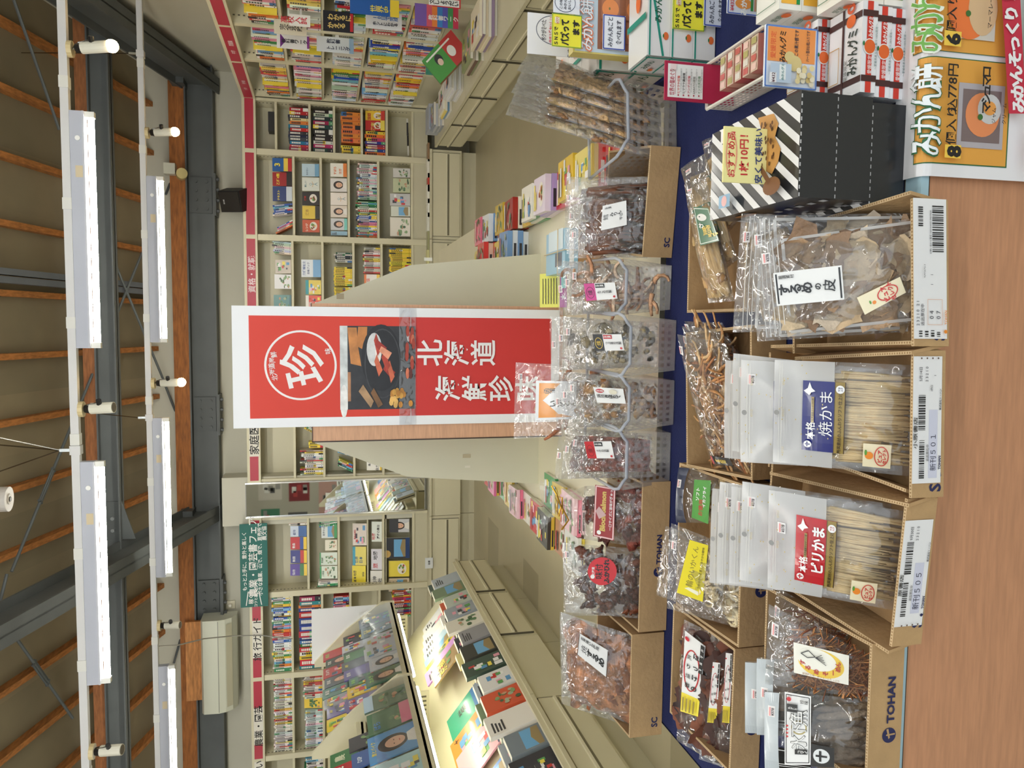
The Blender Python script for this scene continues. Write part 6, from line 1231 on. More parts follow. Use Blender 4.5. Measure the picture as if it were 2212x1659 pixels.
g.label([(1494, 1118), (1500, 1036), (1536, 1038), (1530, 1132)], 'front_label', lambda b, m, w, h: (b.ell(m, w * .5, h * .5, w * .5, h * .52, (70, 150, 50), 28), b.text(m, 'お徳用', w * .32, h * .5, h * .24, (190, 40, 40), bold=.06), b.text(m, 'ソフト', w * .64, h * .72, h * .2, (236, 236, 230), bold=.04), b.text(m, 'イカフライ', w * .6, h * .32, h * .18, (240, 240, 240), bold=.04)), cols=(66, 146, 50))
# ---- middle row: squid legs
LG = [(206, 160, 108), (190, 136, 84), (220, 184, 136), (160, 104, 66)]
for i, (c4, nm) in enumerate((([(1545, 1026, 1.31), (1463, 722, 1.31), (1568, 742, 1.225), (1640, 1038, 1.18)], 'dried squid leg pack nearest the viewer, slanting over the middle carton'), ([(1550, 960, 1.35), (1473, 705, 1.35), (1560, 712, 1.27), (1640, 985, 1.215)], 'dried squid leg pack behind the slanting one'), ([(1560, 780, 1.37), (1478, 694, 1.37), (1560, 697, 1.31), (1620, 800, 1.27)], 'dried squid leg pack at the rear right of the middle carton'))):
    g = Bag('squid_leg_pack', nm, c4, .02, FILMM if i == 9 else FILM, group='dried squid leg packs', seed=61 + i); g.tubes((150, 90, 50)[i], LG, (.08, .88, .1, .8), .0032, .06, .8)
    g.rect(.1, .16, .35, .8, 'front_label', lambda b, m, w, h: (b.text(m, 'するめ足', w * .5, h * .8, h * .14, (230, 200, 60), vert=True), b.pr(m, 0, h * .9, w, h, (190, 40, 50))), (30, 26, 28)); g.sticker(.9, .9)
# ---- middle row right: dried cod
CD = [(206, 172, 116), (190, 150, 96), (222, 192, 140), (170, 130, 84)]
for i, (c4, lb, nm) in enumerate((([(1478, 399, 1.4), (1524, 380, 1.33), (1588, 650, 1.25), (1530, 655, 1.32)], [(1498, 447), (1530, 449), (1554, 520), (1513, 531)], 'dried cod pack with green label facing up, front of its carton'), ([(1470, 366, 1.42), (1522, 332, 1.36), (1594, 560, 1.27), (1545, 600, 1.33)], None, 'dried cod pack behind the front one, label half hidden'), ([(1516, 306, 1.42), (1560, 292, 1.37), (1600, 470, 1.29), (1560, 520, 1.33)], None, 'dried cod pack at the rear, beside the yellow handwritten card'))):
    g = Bag('dried_cod_pack', nm, c4, .024, FILM, group='dried cod packs', seed=71 + i); g.sticks(90, (214, 180, 126), (.1, .9, .04, .78), .008, .35); g.chunks(16, CD, .014, (.12, .88, .08, .72), .4, .4, FOODS); g.sticker(.5, .9)
    def cod(b, m, w, h): b.line(m, [(w * .04, h * .04), (w * .96, h * .04), (w * .96, h * .96), (w * .04, h * .96)], w * .03, (230, 236, 226), True); b.ell(m, w * .42, h * .72, w * .3, h * .1, (226, 226, 220), 14); b.ell(m, w * .3, h * .74, w * .05, h * .02, (20, 20, 20), 8); b.text(m, '鱈', w * .55, h * .36, h * .26, (238, 206, 70), bold=.04); b.text(m, 'わ', w * .3, h * .5, h * .14, (240, 240, 236), bold=.03); b.text(m, '函館産', w * .84, h * .2, h * .09, (238, 206, 70), vert=False)
    if lb: g.label(lb, 'front_label', cod, cols=(20, 92, 52))
    else: g.rect(.1, .9, .28, .55, 'front_label', cod, (20, 92, 52))
# ---- back row: perforated clear baskets with packs
def basket(label, fl, fr, h, dep, flare=.012, nx=6, nz=6, seed=0):
    fl, fr = V(fl), V(fr); ex = fr - fl; w_ = ex.length; ex.normalize(); ey = V((-ex.y, ex.x, 0)); t = thing('clear_basket', label, 'basket', fl + ex * w_ / 2 + ey * dep / 2, 'clear plastic baskets at the back of the table')
    def T(x, y, z):                                           # x -.5..+.5 share of width, flaring upwards
        k = z / h; return fl + ex * (w_ / 2 + x * (w_ + 2 * flare * k)) + ey * (dep / 2 + y * (dep + 2 * flare * k)) + V((0, 0, z + .0016))
    def wall(face):
        b = MB(); nu, nv = nx * 2 + 3, nz * 2 + 3
        fx = lambda u: {'f': (u - .5, -.5), 'b': (.5 - u, .5), 'l': (-.5, .5 - u), 'r': (.5, u - .5)}[face]
        us = [0, .1] + [.1 + .8 * (i + 1) / (nx * 2 - 1) for i in range(nx * 2 - 1)] + [1.0]; vs = [0, .1] + [.1 + .74 * (i + 1) / (nz * 2 - 1) for i in range(nz * 2 - 1)] + [1.0]
        for i in range(len(us) - 1):
            for j in range(len(vs) - 1):
                if 1 <= i <= nx * 2 - 1 and i % 2 == 1 and 1 <= j <= nz * 2 - 1 and j % 2 == 1: continue
                q = [(us[i], vs[j]), (us[i + 1], vs[j]), (us[i + 1], vs[j + 1]), (us[i], vs[j + 1])]; b.add([T(*fx(u), v * h) for u, v in q], [(0, 1, 2, 3)], WHITE)
        return b.build({'f': 'front_wall', 'b': 'rear_wall', 'l': 'side_wall', 'r': 'side_wall'}[face], BASKET, t)
    for f in 'fblr': wall(f)
    b = MB(); b.add([T(-.5, -.5, .001), T(.5, -.5, .001), T(.5, .5, .001), T(-.5, .5, .001)], [(0, 1, 2, 3)], WHITE); b.build('basket_floor', BASKET, t)
    b = MB(); pts = [T(-.5, .5, h + .012), T(-.5, -.4, h + .012), T(-.46, -.5, h + .01), T(-.36, -.5, h), T(-.3, -.5, h - .008), T(.3, -.5, h - .008), T(.36, -.5, h), T(.46, -.5, h + .01), T(.5, -.4, h + .012), T(.5, .5, h + .012), T(-.5, .5, h + .012)]
    b.tube(pts, .0036, (200, 208, 222), 8); b.build('rim', mat('rim_plastic', .25, alpha=.5), t, True)
    return t
B1 = basket('large clear perforated basket holding tall fanned packs, at the right of the back row', tb(1464, 332), tb(1462, 194), .125, .17)
B2 = basket('clear perforated basket of pink-label packs, beside the fish strip carton', tb(1449, 669), tb(1453, 574), .118, .2, nx=7)
B3 = basket('clear perforated basket of black-label packs, second from the left carton', tb(1459, 800), tb(1463, 692), .118, .2, nx=7)
B4 = basket('clear perforated basket of scallop packs below the orange house label', tb(1456, 917), tb(1459, 822), .118, .2, nx=7)
B5 = basket('clear perforated basket of red-label packs, beside the red-labelled salmon carton', tb(1448, 1041), tb(1451, 935), .116, .2, nx=7)
# tall fanned packs
for i in range(5):
    d = i * 24; tl, tr, br, bl = (1092 + 6 * (i % 2) + i * 6, 248 - d, 1.72), (1112 + i * 9, 200 - d * .95, 1.8), (1352 + (i % 2) * 3, 286 - d * 1.0, 1.7), (1352, 326 - d * 1.05, 1.645)
    g = Bag('tall_cracker_pack', ['tall pack of brown dried squid nearest the aisle, leaning in the large basket', 'tall pack second from the aisle side in the large basket', 'tall pack in the middle of the large basket', 'tall pack fourth from the aisle side in the large basket', 'tall pack nearest the orange boxes in the large basket'][i], [tl, tr, br, bl], .022, FILMX, group='tall packs in the large basket', ext=.08, seed=81 + i, wr=.0014, push=0)
    g.slab((196, 158, 112) if i else (206, 180, 134), (.06, .94, .1, .76), .45); g.chunks(34, [(176, 130, 84), (206, 166, 116), (140, 98, 60)], .014, (.1, .9, .1, .74), .4, .5)
def lab2(c, bg2, txt, ring):
    def f(b, m, w, h):
        b.pr(m, 0, h * .66, w, h, c); b.ell(m, w * .46, h * .83, w * .34, h * .13, ring, 20, ring=w * .03); b.text(m, '燻', w * .46, h * .83, h * .15, ring, bold=.02)
        b.pr(m, w * .72, h * .34, w * .96, h * .64, bg2); b.text(m, '北海道産', w * .84, h * .63, h * .065, (240, 240, 240), vert=True); b.text(m, txt, w * .46, h * .6, h * .088, (36, 34, 38), vert=True, bold=.02); b.ell(m, w * .14, h * .08, w * .07, w * .07, (190, 30, 40))
    return f
def rowbags(bk, fr, labpx, labfn, cols, nm, th=.026, backs=2, chunk=None):
    """front pack plus the packs behind it in one basket; fr = four seen corners of the front pack"""
    for i in range(backs + 1):
        k = i; c4 = [(X - (14 * k if j < 2 else 20 * k), Y, y + .028 * k) for j, (X, Y, y) in enumerate(fr)]
        g = Bag('smoked_snack_pack', (nm[0] if i == 0 else nm[1] + [', second pack back', ', rearmost pack'][i - 1]), c4, th, FILMX if i < 2 else FILM, group=nm[1], ext=.07 - .01 * i, seed=int(fr[0][1]) + i, push=.0, deep=True)
        chunk(g, i)
        if i == 0 and labpx: g.label(labpx, 'front_label', labfn)
        g.sticker(.72 - .12 * i, .93)
rowbags(B2, [(1236, 682, 1.73), (1230, 563, 1.73), (1350, 572, 1.66), (1352, 672, 1.66)], [(1267, 650), (1261, 613), (1328, 610), (1334, 645)], lab2((206, 60, 140), (24, 24, 28), 'たこの燻製', (60, 20, 50)), None, ('pink-label smoked octopus pack, front of its basket', 'pink-label octopus packs in the basket by the fish strip carton'), chunk=lambda g, i: g.tubes(44 if i == 0 else 14, [(206, 160, 124), (190, 136, 100), (222, 190, 160)], (.18, .82, .03, .8), .006, .06, 1.4))
rowbags(B3, [(1220, 800, 1.73), (1216, 683, 1.73), (1352, 692, 1.65), (1352, 795, 1.65)], [(1286, 758), (1280, 722), (1342, 722), (1349, 757)], lab2((20, 20, 22), (190, 30, 44), 'つぶ貝の燻製', (214, 180, 60)), None, ('black-label smoked shellfish pack, front of its basket', 'black-label shellfish packs in the second clear basket'), chunk=lambda g, i: g.chunks(46 if i == 0 else 16, [(150, 130, 84), (196, 176, 130), (90, 78, 52), (60, 54, 40)], .011, (.14, .86, .03, .78), .8, .3))
def scl(b, m, w, h): b.ell(m, w * .78, h * .8, w * .13, h * .14, (190, 30, 44), 18); b.text(m, '北海道産', w * .78, h * .92, h * .06, (240, 240, 240), vert=True); b.text(m, '浜焼きほたて', w * .45, h * .94, h * .13, (30, 28, 28), vert=True, bold=.04); b.ell(m, w * .75, h * .35, w * .16, h * .14, (226, 220, 200), 14)
rowbags(B4, [(1230, 925, 1.73), (1226, 802, 1.73), (1352, 815, 1.65), (1352, 920, 1.65)], [(1290, 870), (1281, 836), (1346, 840), (1352, 872)], scl, None, ('scallop pack with white label and red oval, front of its basket', 'scallop packs in the third clear basket'), chunk=lambda g, i: g.chunks(40 if i == 0 else 14, [(190, 140, 84), (206, 164, 110), (150, 100, 56)], .012, (.14, .86, .03, .78), .75, .35))
rowbags(B5, [(1226, 1035, 1.74), (1238, 922, 1.74), (1348, 932, 1.66), (1346, 1032, 1.66)], [(1270, 990), (1262, 954), (1320, 953), (1328, 990)], lab2((190, 24, 34), (24, 24, 28), 'さけの燻製', (110, 16, 24)), None, ('red-label smoked salmon strip pack, front of its basket', 'red-label smoked strip packs in the fourth clear basket'), chunk=lambda g, i: g.slab((120, 50, 32), (.14, .86, .03, .78), .3))
# big pack with the orange house label behind the scallops
g = Bag('squid_pack', 'large clear squid pack with orange house-shaped label, standing behind the scallop packs', [(1110, 948, 1.9), (1114, 783, 1.9), (1270, 790, 1.8), (1268, 940, 1.8)], .02, FILM, seed=95, ext=.1)
g.tubes(26, [(196, 130, 90), (180, 112, 74)], (.1, .9, .1, .62), .006, .06, 1.4); g.sticker(.82, .93)
def hs(b, m, w, h):
    b.poly(m, [(w * .06, h * .06), (w * .06, h * .92), (w * .94, h * .92), (w * .94, h * .4), (w * .5, h * .82), (w * .16, h * .42)], (232, 150, 50)); b.poly(m, [(w * .5, h * .8), (w * .14, h * .42), (w * .14, h * .02), (w * .9, h * .02), (w * .9, h * .42)], (236, 238, 242))
    b.text(m, '函館', w * .74, h * .8, h * .13, (24, 24, 26), vert=True, bold=.03); b.text(m, 'いかとん', w * .42, h * .66, h * .16, (24, 24, 26), vert=True, bold=.03)
g.label([(1156, 908), (1158, 822), (1246, 824), (1244, 905)], 'front_label', hs, cols=(236, 238, 242))
# carton 1: dark fish strips
for i in range(3):
    g = Bag('fish_strip_pack', ['dark mirin fish strip pack with white brushed label, front of its carton', 'dark fish strip pack second in its carton', 'dark fish strip pack at the rear of its carton'][i], [(1228 - 4 * i, 558 - 10 * i, 1.73 + .03 * i), (1234 - 6 * i, 394 - 6 * i, 1.73 + .03 * i), (1394 - 24 * i, 382, 1.635 + .04 * i), (1390 - 24 * i, 556, 1.635 + .04 * i)], .022, FILMX, group='dark fish strip packs', ext=.05, seed=101 + i)
    g.sticks(34, (112, 66, 42), (.08, .92, .04, .82), .016, .2, (.6, 1)) if i == 0 else g.sticks(6, (104, 58, 36), (.1, .9, .06, .8), .024, .12); g.sticker(.3 + .2 * i, .94, '¥540')
    if i == 0: g.label([(1298, 498), (1302, 445), (1353, 433), (1354, 486)], 'front_label', lambda b, m, w, h: (b.text(m, '鱈', w * .5, h * .84, h * .2, (24, 24, 26), bold=.05), b.text(m, 'みりん', w * .56, h * .68, h * .15, (24, 24, 26), vert=True, bold=.02), b.text(m, '干し', w * .4, h * .22, h * .12, (24, 24, 26), bold=.02), b.text(m, '北海道産', w * .86, h * .9, h * .07, (60, 60, 64), vert=True)))
# carton 2: salmon and round-label packs
g = Bag('salmon_pack', 'salmon pack with slanted red label, neck tied with gold twist', [(1262, 1165, 1.72), (1262, 1050, 1.72), (1388, 1046, 1.625), (1384, 1182, 1.625)], .03, FILMX, seed=111, ext=.05)
g.chunks(46, [(110, 44, 30), (140, 62, 42), (88, 34, 26)], .02, (.08, .92, .06, .96), .4, .4)
g.label([(1281, 1158), (1286, 1047), (1330, 1055), (1326, 1168)], 'front_label', lambda b, m, w, h: (b.line(m, [(w * .02, h * .05), (w * .98, h * .05), (w * .98, h * .95), (w * .02, h * .95)], h * .06, (226, 190, 190), True), b.text(m, 'Block Salmon', w * .52, h * .58, h * .3, (206, 176, 90), bold=.05), b.text(m, '一口サイズに旨味がぎゅっと', w * .6, h * .2, h * .14, (240, 236, 236)), b.ell(m, w * .1, h * .72, h * .1, h * .1, (240, 240, 240)), b.poly(m, [(w * .36, h * .74), (w * .5, h * .92), (w * .6, h * .76), (w * .46, h * .4)], (196, 160, 160))), cols=(150, 22, 28))
nk = P(1212, 1090, y=1.75); b = MB(); ring = [P(1262, 1165, y=1.72), P(1235, 1140, y=1.735), nk + V((-.012, 0, 0)), nk + V((.012, 0, 0)), P(1235, 1060, y=1.735), P(1262, 1050, y=1.72)]
b.grid(lambda x, y: (P(1264, 1165 - 115 * x, y=1.735 - .03 * math.sin(math.pi * x))).lerp(nk + V(((x - .5) * .03, -.008 * math.sin(math.pi * x), 0)), y) + V((.003 * math.sin(x * 25 + y * 3), 0, 0)), 18, 8, WHITE); b.grid(lambda x, y: nk.lerp(nk + V(((x - .5) * .12, .01 * math.sin(9 * x), .05)), y) + V(((x - .5) * .03 * (1 - y), 0, 0)), 12, 4, WHITE); b.build('gathered_neck', FILMX, g.t, True)
b = MB(); b.tube([nk + V((-.02, -.012, 0)), nk + V((.02, -.014, .002)), nk + V((.016, .012, .004)), nk + V((-.018, .012, .006)), nk + V((-.024, -.01, .008)), nk + V((.0, -.018, .006)), nk + V((.03, -.03, .02)), nk + V((.05, -.02, .03))], .0021, (206, 160, 60), 5)
b.tube([nk + V((0, -.016, .004)), nk + V((-.03, -.03, -.01)), nk + V((-.055, -.02, .004))], .0021, (206, 160, 60), 5); b.build('gold_twist_tie', mat('gold_tie', .3, metal=.8), g.t)
g = Bag('seasoned_fish_pack', 'seasoned fish pack with round red label, left in the salmon carton', [(1222, 1322, 1.7), (1214, 1172, 1.72), (1382, 1186, 1.63), (1378, 1336, 1.625)], .026, FILMX, group='seasoned fish packs', seed=112, ext=.05); g.chunks(80, [(90, 44, 28), (120, 66, 40), (70, 34, 24)], .013, (.08, .92, .06, .8), .5, .5); g.sticker(.85, .95, '¥540')
g.label([(1272, 1262), (1272, 1206), (1330, 1206), (1330, 1262)], 'round_label', lambda b, m, w, h: (b.ell(m, w * .5, h * .5, w * .54, h * .54, (206, 30, 40), 30), b.text(m, '味付', w * .5, h * .62, h * .26, (20, 20, 22), bold=.05), b.text(m, 'ふかひれ', w * .5, h * .34, h * .2, (20, 20, 22), bold=.05), b.text(m, '北海道', w * .5, h * .84, h * .1, (240, 240, 240)), b.ell(m, w * .3, h * .86, h * .08, h * .08, (240, 240, 240))), cols=None)
g = Bag('seasoned_fish_pack', 'seasoned fish pack standing behind the round-label one', [(1218, 1330, 1.745), (1216, 1190, 1.745), (1350, 1196, 1.68), (1348, 1330, 1.68)], .02, FILM, group='seasoned fish packs', seed=113); g.chunks(24, [(90, 44, 28), (120, 66, 40)], .013, (.08, .92, .06, .8), .5, .5)
# carton 3: flat grilled squid
for i in range(2):
    g = Bag('grilled_squid_pack', ['flat grilled squid pack with slanted white label, back left carton', 'flat grilled squid pack behind the labelled one, back left carton'][i], [(1216 - 3 * i, 1500 + 20 * i, 1.72 + .03 * i), (1212 - 3 * i, 1322, 1.72 + .03 * i), (1366 - 14 * i, 1372, 1.635 + .05 * i), (1362 - 14 * i, 1566, 1.635 + .05 * i)], .022, FILMX, group='flat grilled squid packs', ext=.05, seed=121 + i, wr=.003)
    g.slab((182, 122, 80), (.06, .96, .06, .92), .35, n=34, edge=.12); g.flakes(40, [(166, 104, 66), (136, 80, 50), (196, 140, 96)], .02, (.2, .8, .14, .8), FOODS)
    if i == 0: g.label([(1247, 1413), (1252, 1368), (1314, 1405), (1310, 1463)], 'front_label', lambda b, m, w, h: (b.text(m, '焼するめ', w * .42, h * .9, h * .19, (20, 20, 22), vert=True, bold=.04), b.text(m, '北海道いか使用', w * .84, h * .94, h * .085, (40, 40, 44), vert=True), b.pr(m, 0, h * .985, w, h, (30, 30, 34)), b.pr(m, 0, 0, w, h * .015, (30, 30, 34))))
# ---------------- right end of the table: orange sweets, signs, black boxes ----------------
def card(name, label, cat, X0, X1, Y0, Y1, y, th, bg, fn, group=None, mt=None, zb=None, lean=0.0):
    a, c = P(X1, Y1, y=y), P(X0, Y0, y=y); z0_ = a.z if zb is None else zb; w_, h_ = c.x - a.x, c.z - z0_
    t = thing(name, label, cat, ((a.x + c.x) / 2, y, z0_), group); T = lambda x, yy, z: V((a.x + x, y + yy + lean * z, z0_ + z))
    b = MB(); b.box(0, w_, 0, th, 0, h_, bg, T=T); b.build('card', PAPER, t)
    b = MB(); b.h = .0003; fn(b, lambda x, yy, h=0: T(x, -h, yy), w_, h_); b.build('card_print', mt or PAPER, t); return t
GRN = (30, 140, 120); ORG = (226, 110, 50); INK2 = (28, 26, 28)
# black striped cracker boxes
xl, xr = .168, P(1727, 195, y=.906).x; zt = P(1727, 330, y=.906).z; hb = (zt - ZT_ - .003) / 3
for i in range(3):
    o = V((xl - .003 * (2 - i) * (i == 0), .906 + (2 - i) * .002, ZT_ + .002 + i * (hb + .0005))); T = lambda x, y, z, o=o: o + V((x, y, z)); w_, d_ = xr - xl, .235
    t = thing('cracker_box', ['black cracker box at the bottom of the striped stack', 'black cracker box in the middle of the striped stack', 'black and white striped cracker box on top of its stack'][i], 'box', o + V((w_ / 2, d_ / 2, 0)), 'black striped cracker boxes')
    b = MB(); b.box(0, w_, 0, d_, 0, hb, (34, 37, 42), T=T); b.build('box_body', GLOSSY, t)
    b = MB(); b.h = .0003; mt_ = lambda x, y, h=0: T(x, y, hb + h); ml = lambda x, y, h=0: T(-h, d_ - x, y)
    k = 0
    while k * .028 < w_ + d_:                              # diagonal stripes, clipped to the lid
        for (s0, s1) in ((k * .028, k * .028 + .0125),):
            def seg(s):                                    # line x + y*0.72 = s inside the lid
                p = []; 
                for (x, y) in ((0, s / .72), (s, 0), (w_, (s - w_) / .72), (s - .72 * d_, d_)):
                    if -1e-6 <= x <= w_ + 1e-6 and -1e-6 <= y <= d_ + 1e-6 and (x, y) not in p: p.append((x, y))
                return sorted(p)[:1] + sorted(p)[-1:] if len(p) > 1 else None
            p, q = seg(s0), seg(s1)
            if p and q: b.h = .0003; b.poly(lambda x, y, h=0: mt_(w_ - x, y, h), [p[0], q[0], q[1], p[1]], (232, 232, 234))
        k += 1
    for k in range(9): b.h = .0003; b.poly(ml, [(d_ * (k + .1) / 9, 0), (d_ * (k + .55) / 9, 0), (d_ * (k + .75) / 9, hb * .22), (d_ * (k + .3) / 9, hb * .22)], (200, 200, 204))
    b.ell(ml, d_ * .3, hb * .6, d_ * .12, hb * .16, (150, 100, 50), 10)
    for k in range(14): b.h = .0003; b.pr(lambda x, y, h=0: T(x, -h, y), w_ * (k + .1) / 14, hb * .965, w_ * (k + .6) / 14, hb, (190, 190, 192))
    if i == 2:
        b.h = .0008; b.pr(mt_, w_ * .3, d_ * .47, w_ * .56, d_ * .55, (26, 27, 30)); b.text(mt_, '18袋入', w_ * .43, d_ * .51, .011, (226, 226, 226))
        pts = [(.3, .3), (.38, .5), (.52, .46), (.6, .56), (.74, .52), (.93, .62), (.9, .3), (.78, .2), (.66, .26), (.52, .14), (.4, .18)]
        b.poly(mt_, [(w_ * x, d_ * (y * .52 + .1)) for x, y in pts], (196, 144, 80)); r = random.Random(4)
        for q in range(26): b.ell(mt_, w_ * r.uniform(.38, .86), d_ * r.uniform(.23, .36), .003, .0022, (96, 58, 28), 7)
        b.ell(mt_, w_ * .16, d_ * .2, w_ * .09, d_ * .09, (120, 78, 44), 16); b.line(mt_, [(w_ * .2, d_ * .22), (w_ * .38, d_ * .32)], .008, (110, 70, 40)); b.pr(mt_, w_ * .8, d_ * .72, w_ * .93, d_ * .8, (240, 238, 238)); b.text(mt_, '¥237', w_ * .865, d_ * .755, .008, (80, 60, 60))
        b.pr(mt_, w_ * .08, d_ * .66, w_ * .22, d_ * .8, (150, 186, 214)); b.ell(mt_, w_ * .15, d_ * .73, .008, .008, (236, 190, 190), 14)
    b.build('box_print', PAPER, t)
RDM = (196, 40, 48); BLM = (24, 50, 120)
def yc(b, m, w, h):
    for txt, f, s_, c in (('おすすめ品', .83, .17, RDM), ('1枚10円！', .54, .2, RDM), ('安くて美味い', .2, .17, BLM)): b.text(m, txt, w * .5, h * f, h * s_, c, bold=.03, rot=.02)
    b.ell(m, w * .5, h * .83, w * .4, h * .13, (232, 150, 130), 26, ring=.0015)
card('price_card', 'pale yellow handwritten card with red and blue letters, standing on the striped box', 'card', 1565, 1656, 272, 398, P(1656, 335, z=zt + .002).y, .003, (238, 230, 158), yc, zb=zt + .002)
# gummy boxes
def gummy(x0, x1, y0, dep, z, h, label, lidtext=False, grp='white and red orange gummy boxes'):
    t = thing('gummy_box', label, 'box', ((x0 + x1) / 2, y0 + dep / 2, z), grp); w_ = x1 - x0
    b = MB(); b.box(x0, x1, y0, y0 + dep, z, z + h, (232, 232, 236)); b.build('box_body', GLOSSY, t)
    m = lambda x, y, q=0: V((x0 + x, y0 - q, z + y)); b = MB(); b.h = .0003
    b.pr(m, 0, h * .32, w_, h * .7, (206, 56, 40)); 
    for xx in (.12, .83): b.pr(m, w_ * xx, 0, w_ * (xx + .07), h, (66, 34, 32))
    b.ell(m, w_ * .5, h * .52, h * .46, h * .42, (232, 232, 232), 20); b.ell(m, w_ * .5, h * .52, h * .4, h * .36, (222, 100, 40), 20); b.ell(m, w_ * .53, h * .93, h * .14, h * .07, (30, 110, 60), 8)
    b.text(m, 'みかんグミ', w_ * .71, h * .52, h * .28, (240, 240, 240), bold=.03, mw=w_ * .22); b.text(m, '愛媛限定', w_ * .3, h * .52, h * .28, (240, 240, 240), bold=.03, mw=w_ * .2); b.text(m, '〜愛媛県産みかん果汁100%使用〜', w_ * .5, h * .15, h * .15, (24, 90, 90), bold=.01); b.build('box_print', PAPER, t)
    b = MB(); m2 = lambda x, y, q=0: V((x0 + x, y0 + y, z + h + q)); b.h = .0003
    for xx in (.12, .83): b.pr(m2, w_ * xx, 0, w_ * (xx + .07), dep, (66, 34, 32))
    if lidtext:
        b.pr(m2, 0, dep * .52, w_, dep * .58, (66, 34, 32)); b.text(m2, 'みかんグミ', w_ * .47, dep * .25, dep * .3, (40, 56, 50), bold=.02, mw=w_ * .5); b.text(m2, '愛媛限定', w_ * .3, dep * .44, dep * .09, (40, 56, 50)); b.ell(m2, w_ * .83, dep * .3, dep * .12, dep * .14, (216, 100, 40), 20); b.ell(m2, w_ * .97, dep * .3, dep * .1, dep * .12, (206, 90, 50), 20, ring=.004)
        b.line(m2, [(w_ * .2, dep * .64), (w_ * .6, dep * .64), (w_ * .6, dep * .95), (w_ * .2, dep * .95)], .0012, (190, 150, 90), True)
    b.build('lid_print', PAPER, t)
xa, xb_ = P(1957, 214, y=.915).x, P(1957, 18, y=.915).x; za = P(1862, 110, y=.915).z; hg = (za - ZT_ - .002) / 3
for i in range(3): gummy(xa + .004 * (i == 2), xb_ + .004 * (i == 2), .915 + .002 * (2 - i), .068, ZT_ + .0015 + i * (hg + .0006), hg, ['white and red gummy box at the bottom of the front stack', 'white and red gummy box in the middle of the front stack', 'white and red gummy box with lettered lid on top of the front stack'][i], i == 2)
y2 = .99; zc = P(1766, 120, y=y2).z; n2 = 4; hg2 = (zc - ZT_ - .002) / n2
xa2, xb2 = P(1800, 210, y=y2).x, P(1800, 44, y=y2).x
for i in range(n2): gummy(xa2, xb2, y2, .07, ZT_ + .0015 + i * (hg2 + .0005), hg2, f'white and red gummy box in the rear stack, {["lowest", "second from bottom", "third from bottom", "topmost"][i]}', i == 3)
def gsign(b, m, w, h):
    b.line(m, [(w * .01, h * .01), (w * .99, h * .01), (w * .99, h * .99), (w * .01, h * .99)], w * .025, (90, 130, 200), True); b.pr(m, w * .5, h * .06, w * .97, h * .97, (236, 146, 70)) if 0 else b.pr(m, w * .42, h * .05, w * .97, h * .96, (236, 150, 80))
    b.text(m, '愛媛限定', w * .68, h * .86, h * .1, (226, 90, 60)); b.text(m, 'みかんグミ', w * .66, h * .68, h * .12, INK2, bold=.02, mw=w * 0.5); b.text(m, 'この果汁感です', w * .74, h * .42, h * .075, (60, 60, 70), mw=w * 0.42); b.text(m, 'ハート型の21粒入りです', w * .7, h * .2, h * .065, (60, 60, 70), mw=w * 0.5)
    b.ell(m, w * .4, h * .45, w * .13, h * .14, (216, 196, 136), 16); b.ell(m, w * .5, h * .55, w * .09, h * .1, (216, 196, 136), 14)
    r = random.Random(3)
    for i in range(16): b.ell(m, w * r.uniform(.06, .36), h * r.uniform(.12, .42), w * .05, h * .05, r.choice([(232, 214, 160), (240, 230, 200), (222, 196, 130)]), 8)
    b.pr(m, w * .05, h * .55, w * .36, h * .95, (190, 206, 224)); b.pr(m, w * .1, h * .66, w * .34, h * .78, (236, 240, 240)); b.text(m, 'みかんグミ', w * .22, h * .72, h * .05, (60, 130, 130)); b.pr(m, w * .04, h * .84, w * .2, h * .97, (240, 238, 240)); b.text(m, '¥432', w * .12, h * .9, h * .07, (90, 60, 70))
card('product_card', 'blue-framed orange gummy picture card standing on the front gummy stack', 'card', 1655, 1765, 52, 196, P(1765, 120, z=zc + .002).y, .004, (222, 228, 238), gsign, mt=GLOSSY, zb=zc + .002)
# boxes at the right frame edge
ORX = (236, 176, 60)
def fruitbox(x0, x1, y0, y1, z, h, label, txt='愛媛'):
    t = thing('fruit_sweet_box', label, 'box', ((x0 + x1) / 2, (y0 + y1) / 2, z), 'yellow and white fruit sweet boxes'); w_, d_ = x1 - x0, y1 - y0
    b = MB(); b.box(x0, x1, y0, y1, z, z + h, (236, 234, 226)); b.build('box_body', GLOSSY, t); b = MB(); b.h = .0003
    m = lambda x, y, q=0: V((x0 + x, y0 - q, z + y)); b.pr(m, w_ * .06, h * .08, w_, h * .92, ORX); b.pr(m, w_ * .06, h * .08, w_, h * .24, (20, 140, 70)); b.text(m, '愛媛', w_ * .35, h * .62, h * .3, (240, 240, 236), bold=.05); b.text(m, '限定', w_ * .72, h * .62, h * .3, (240, 240, 236), bold=.05)
    ml = lambda x, y, q=0: V((x0 - q, y1 - x, z + y)); b.text(ml, txt, d_ * .5, h * .55, h * .3, (60, 110, 80)); b.ell(ml, d_ * .75, h * .4, h * .22, h * .2, (226, 110, 50), 16)
    m2 = lambda x, y, q=0: V((x0 + x, y0 + y, z + h + q)); b.text(m2, '愛媛県産', w_ * .5, d_ * .6, d_ * .16, (60, 110, 80)); b.text(m2, '伊予柑', w_ * .5, d_ * .3, d_ * .18, (206, 70, 60)); b.line(m2, [(w_ * .08, d_ * .1), (w_ * .92, d_ * .1), (w_ * .92, d_ * .9), (w_ * .08, d_ * .9)], .001, (60, 110, 80), True); b.build('box_print', PAPER, t)
xq = xb_ + .004
for i in range(3): fruitbox(xq + .002, xq + .13, .925, .98, ZT_ + .0015 + i * .031, .03, f'yellow and white fruit sweet box at the frame edge, {["lowest", "middle", "topmost"][i]} of the front pile')
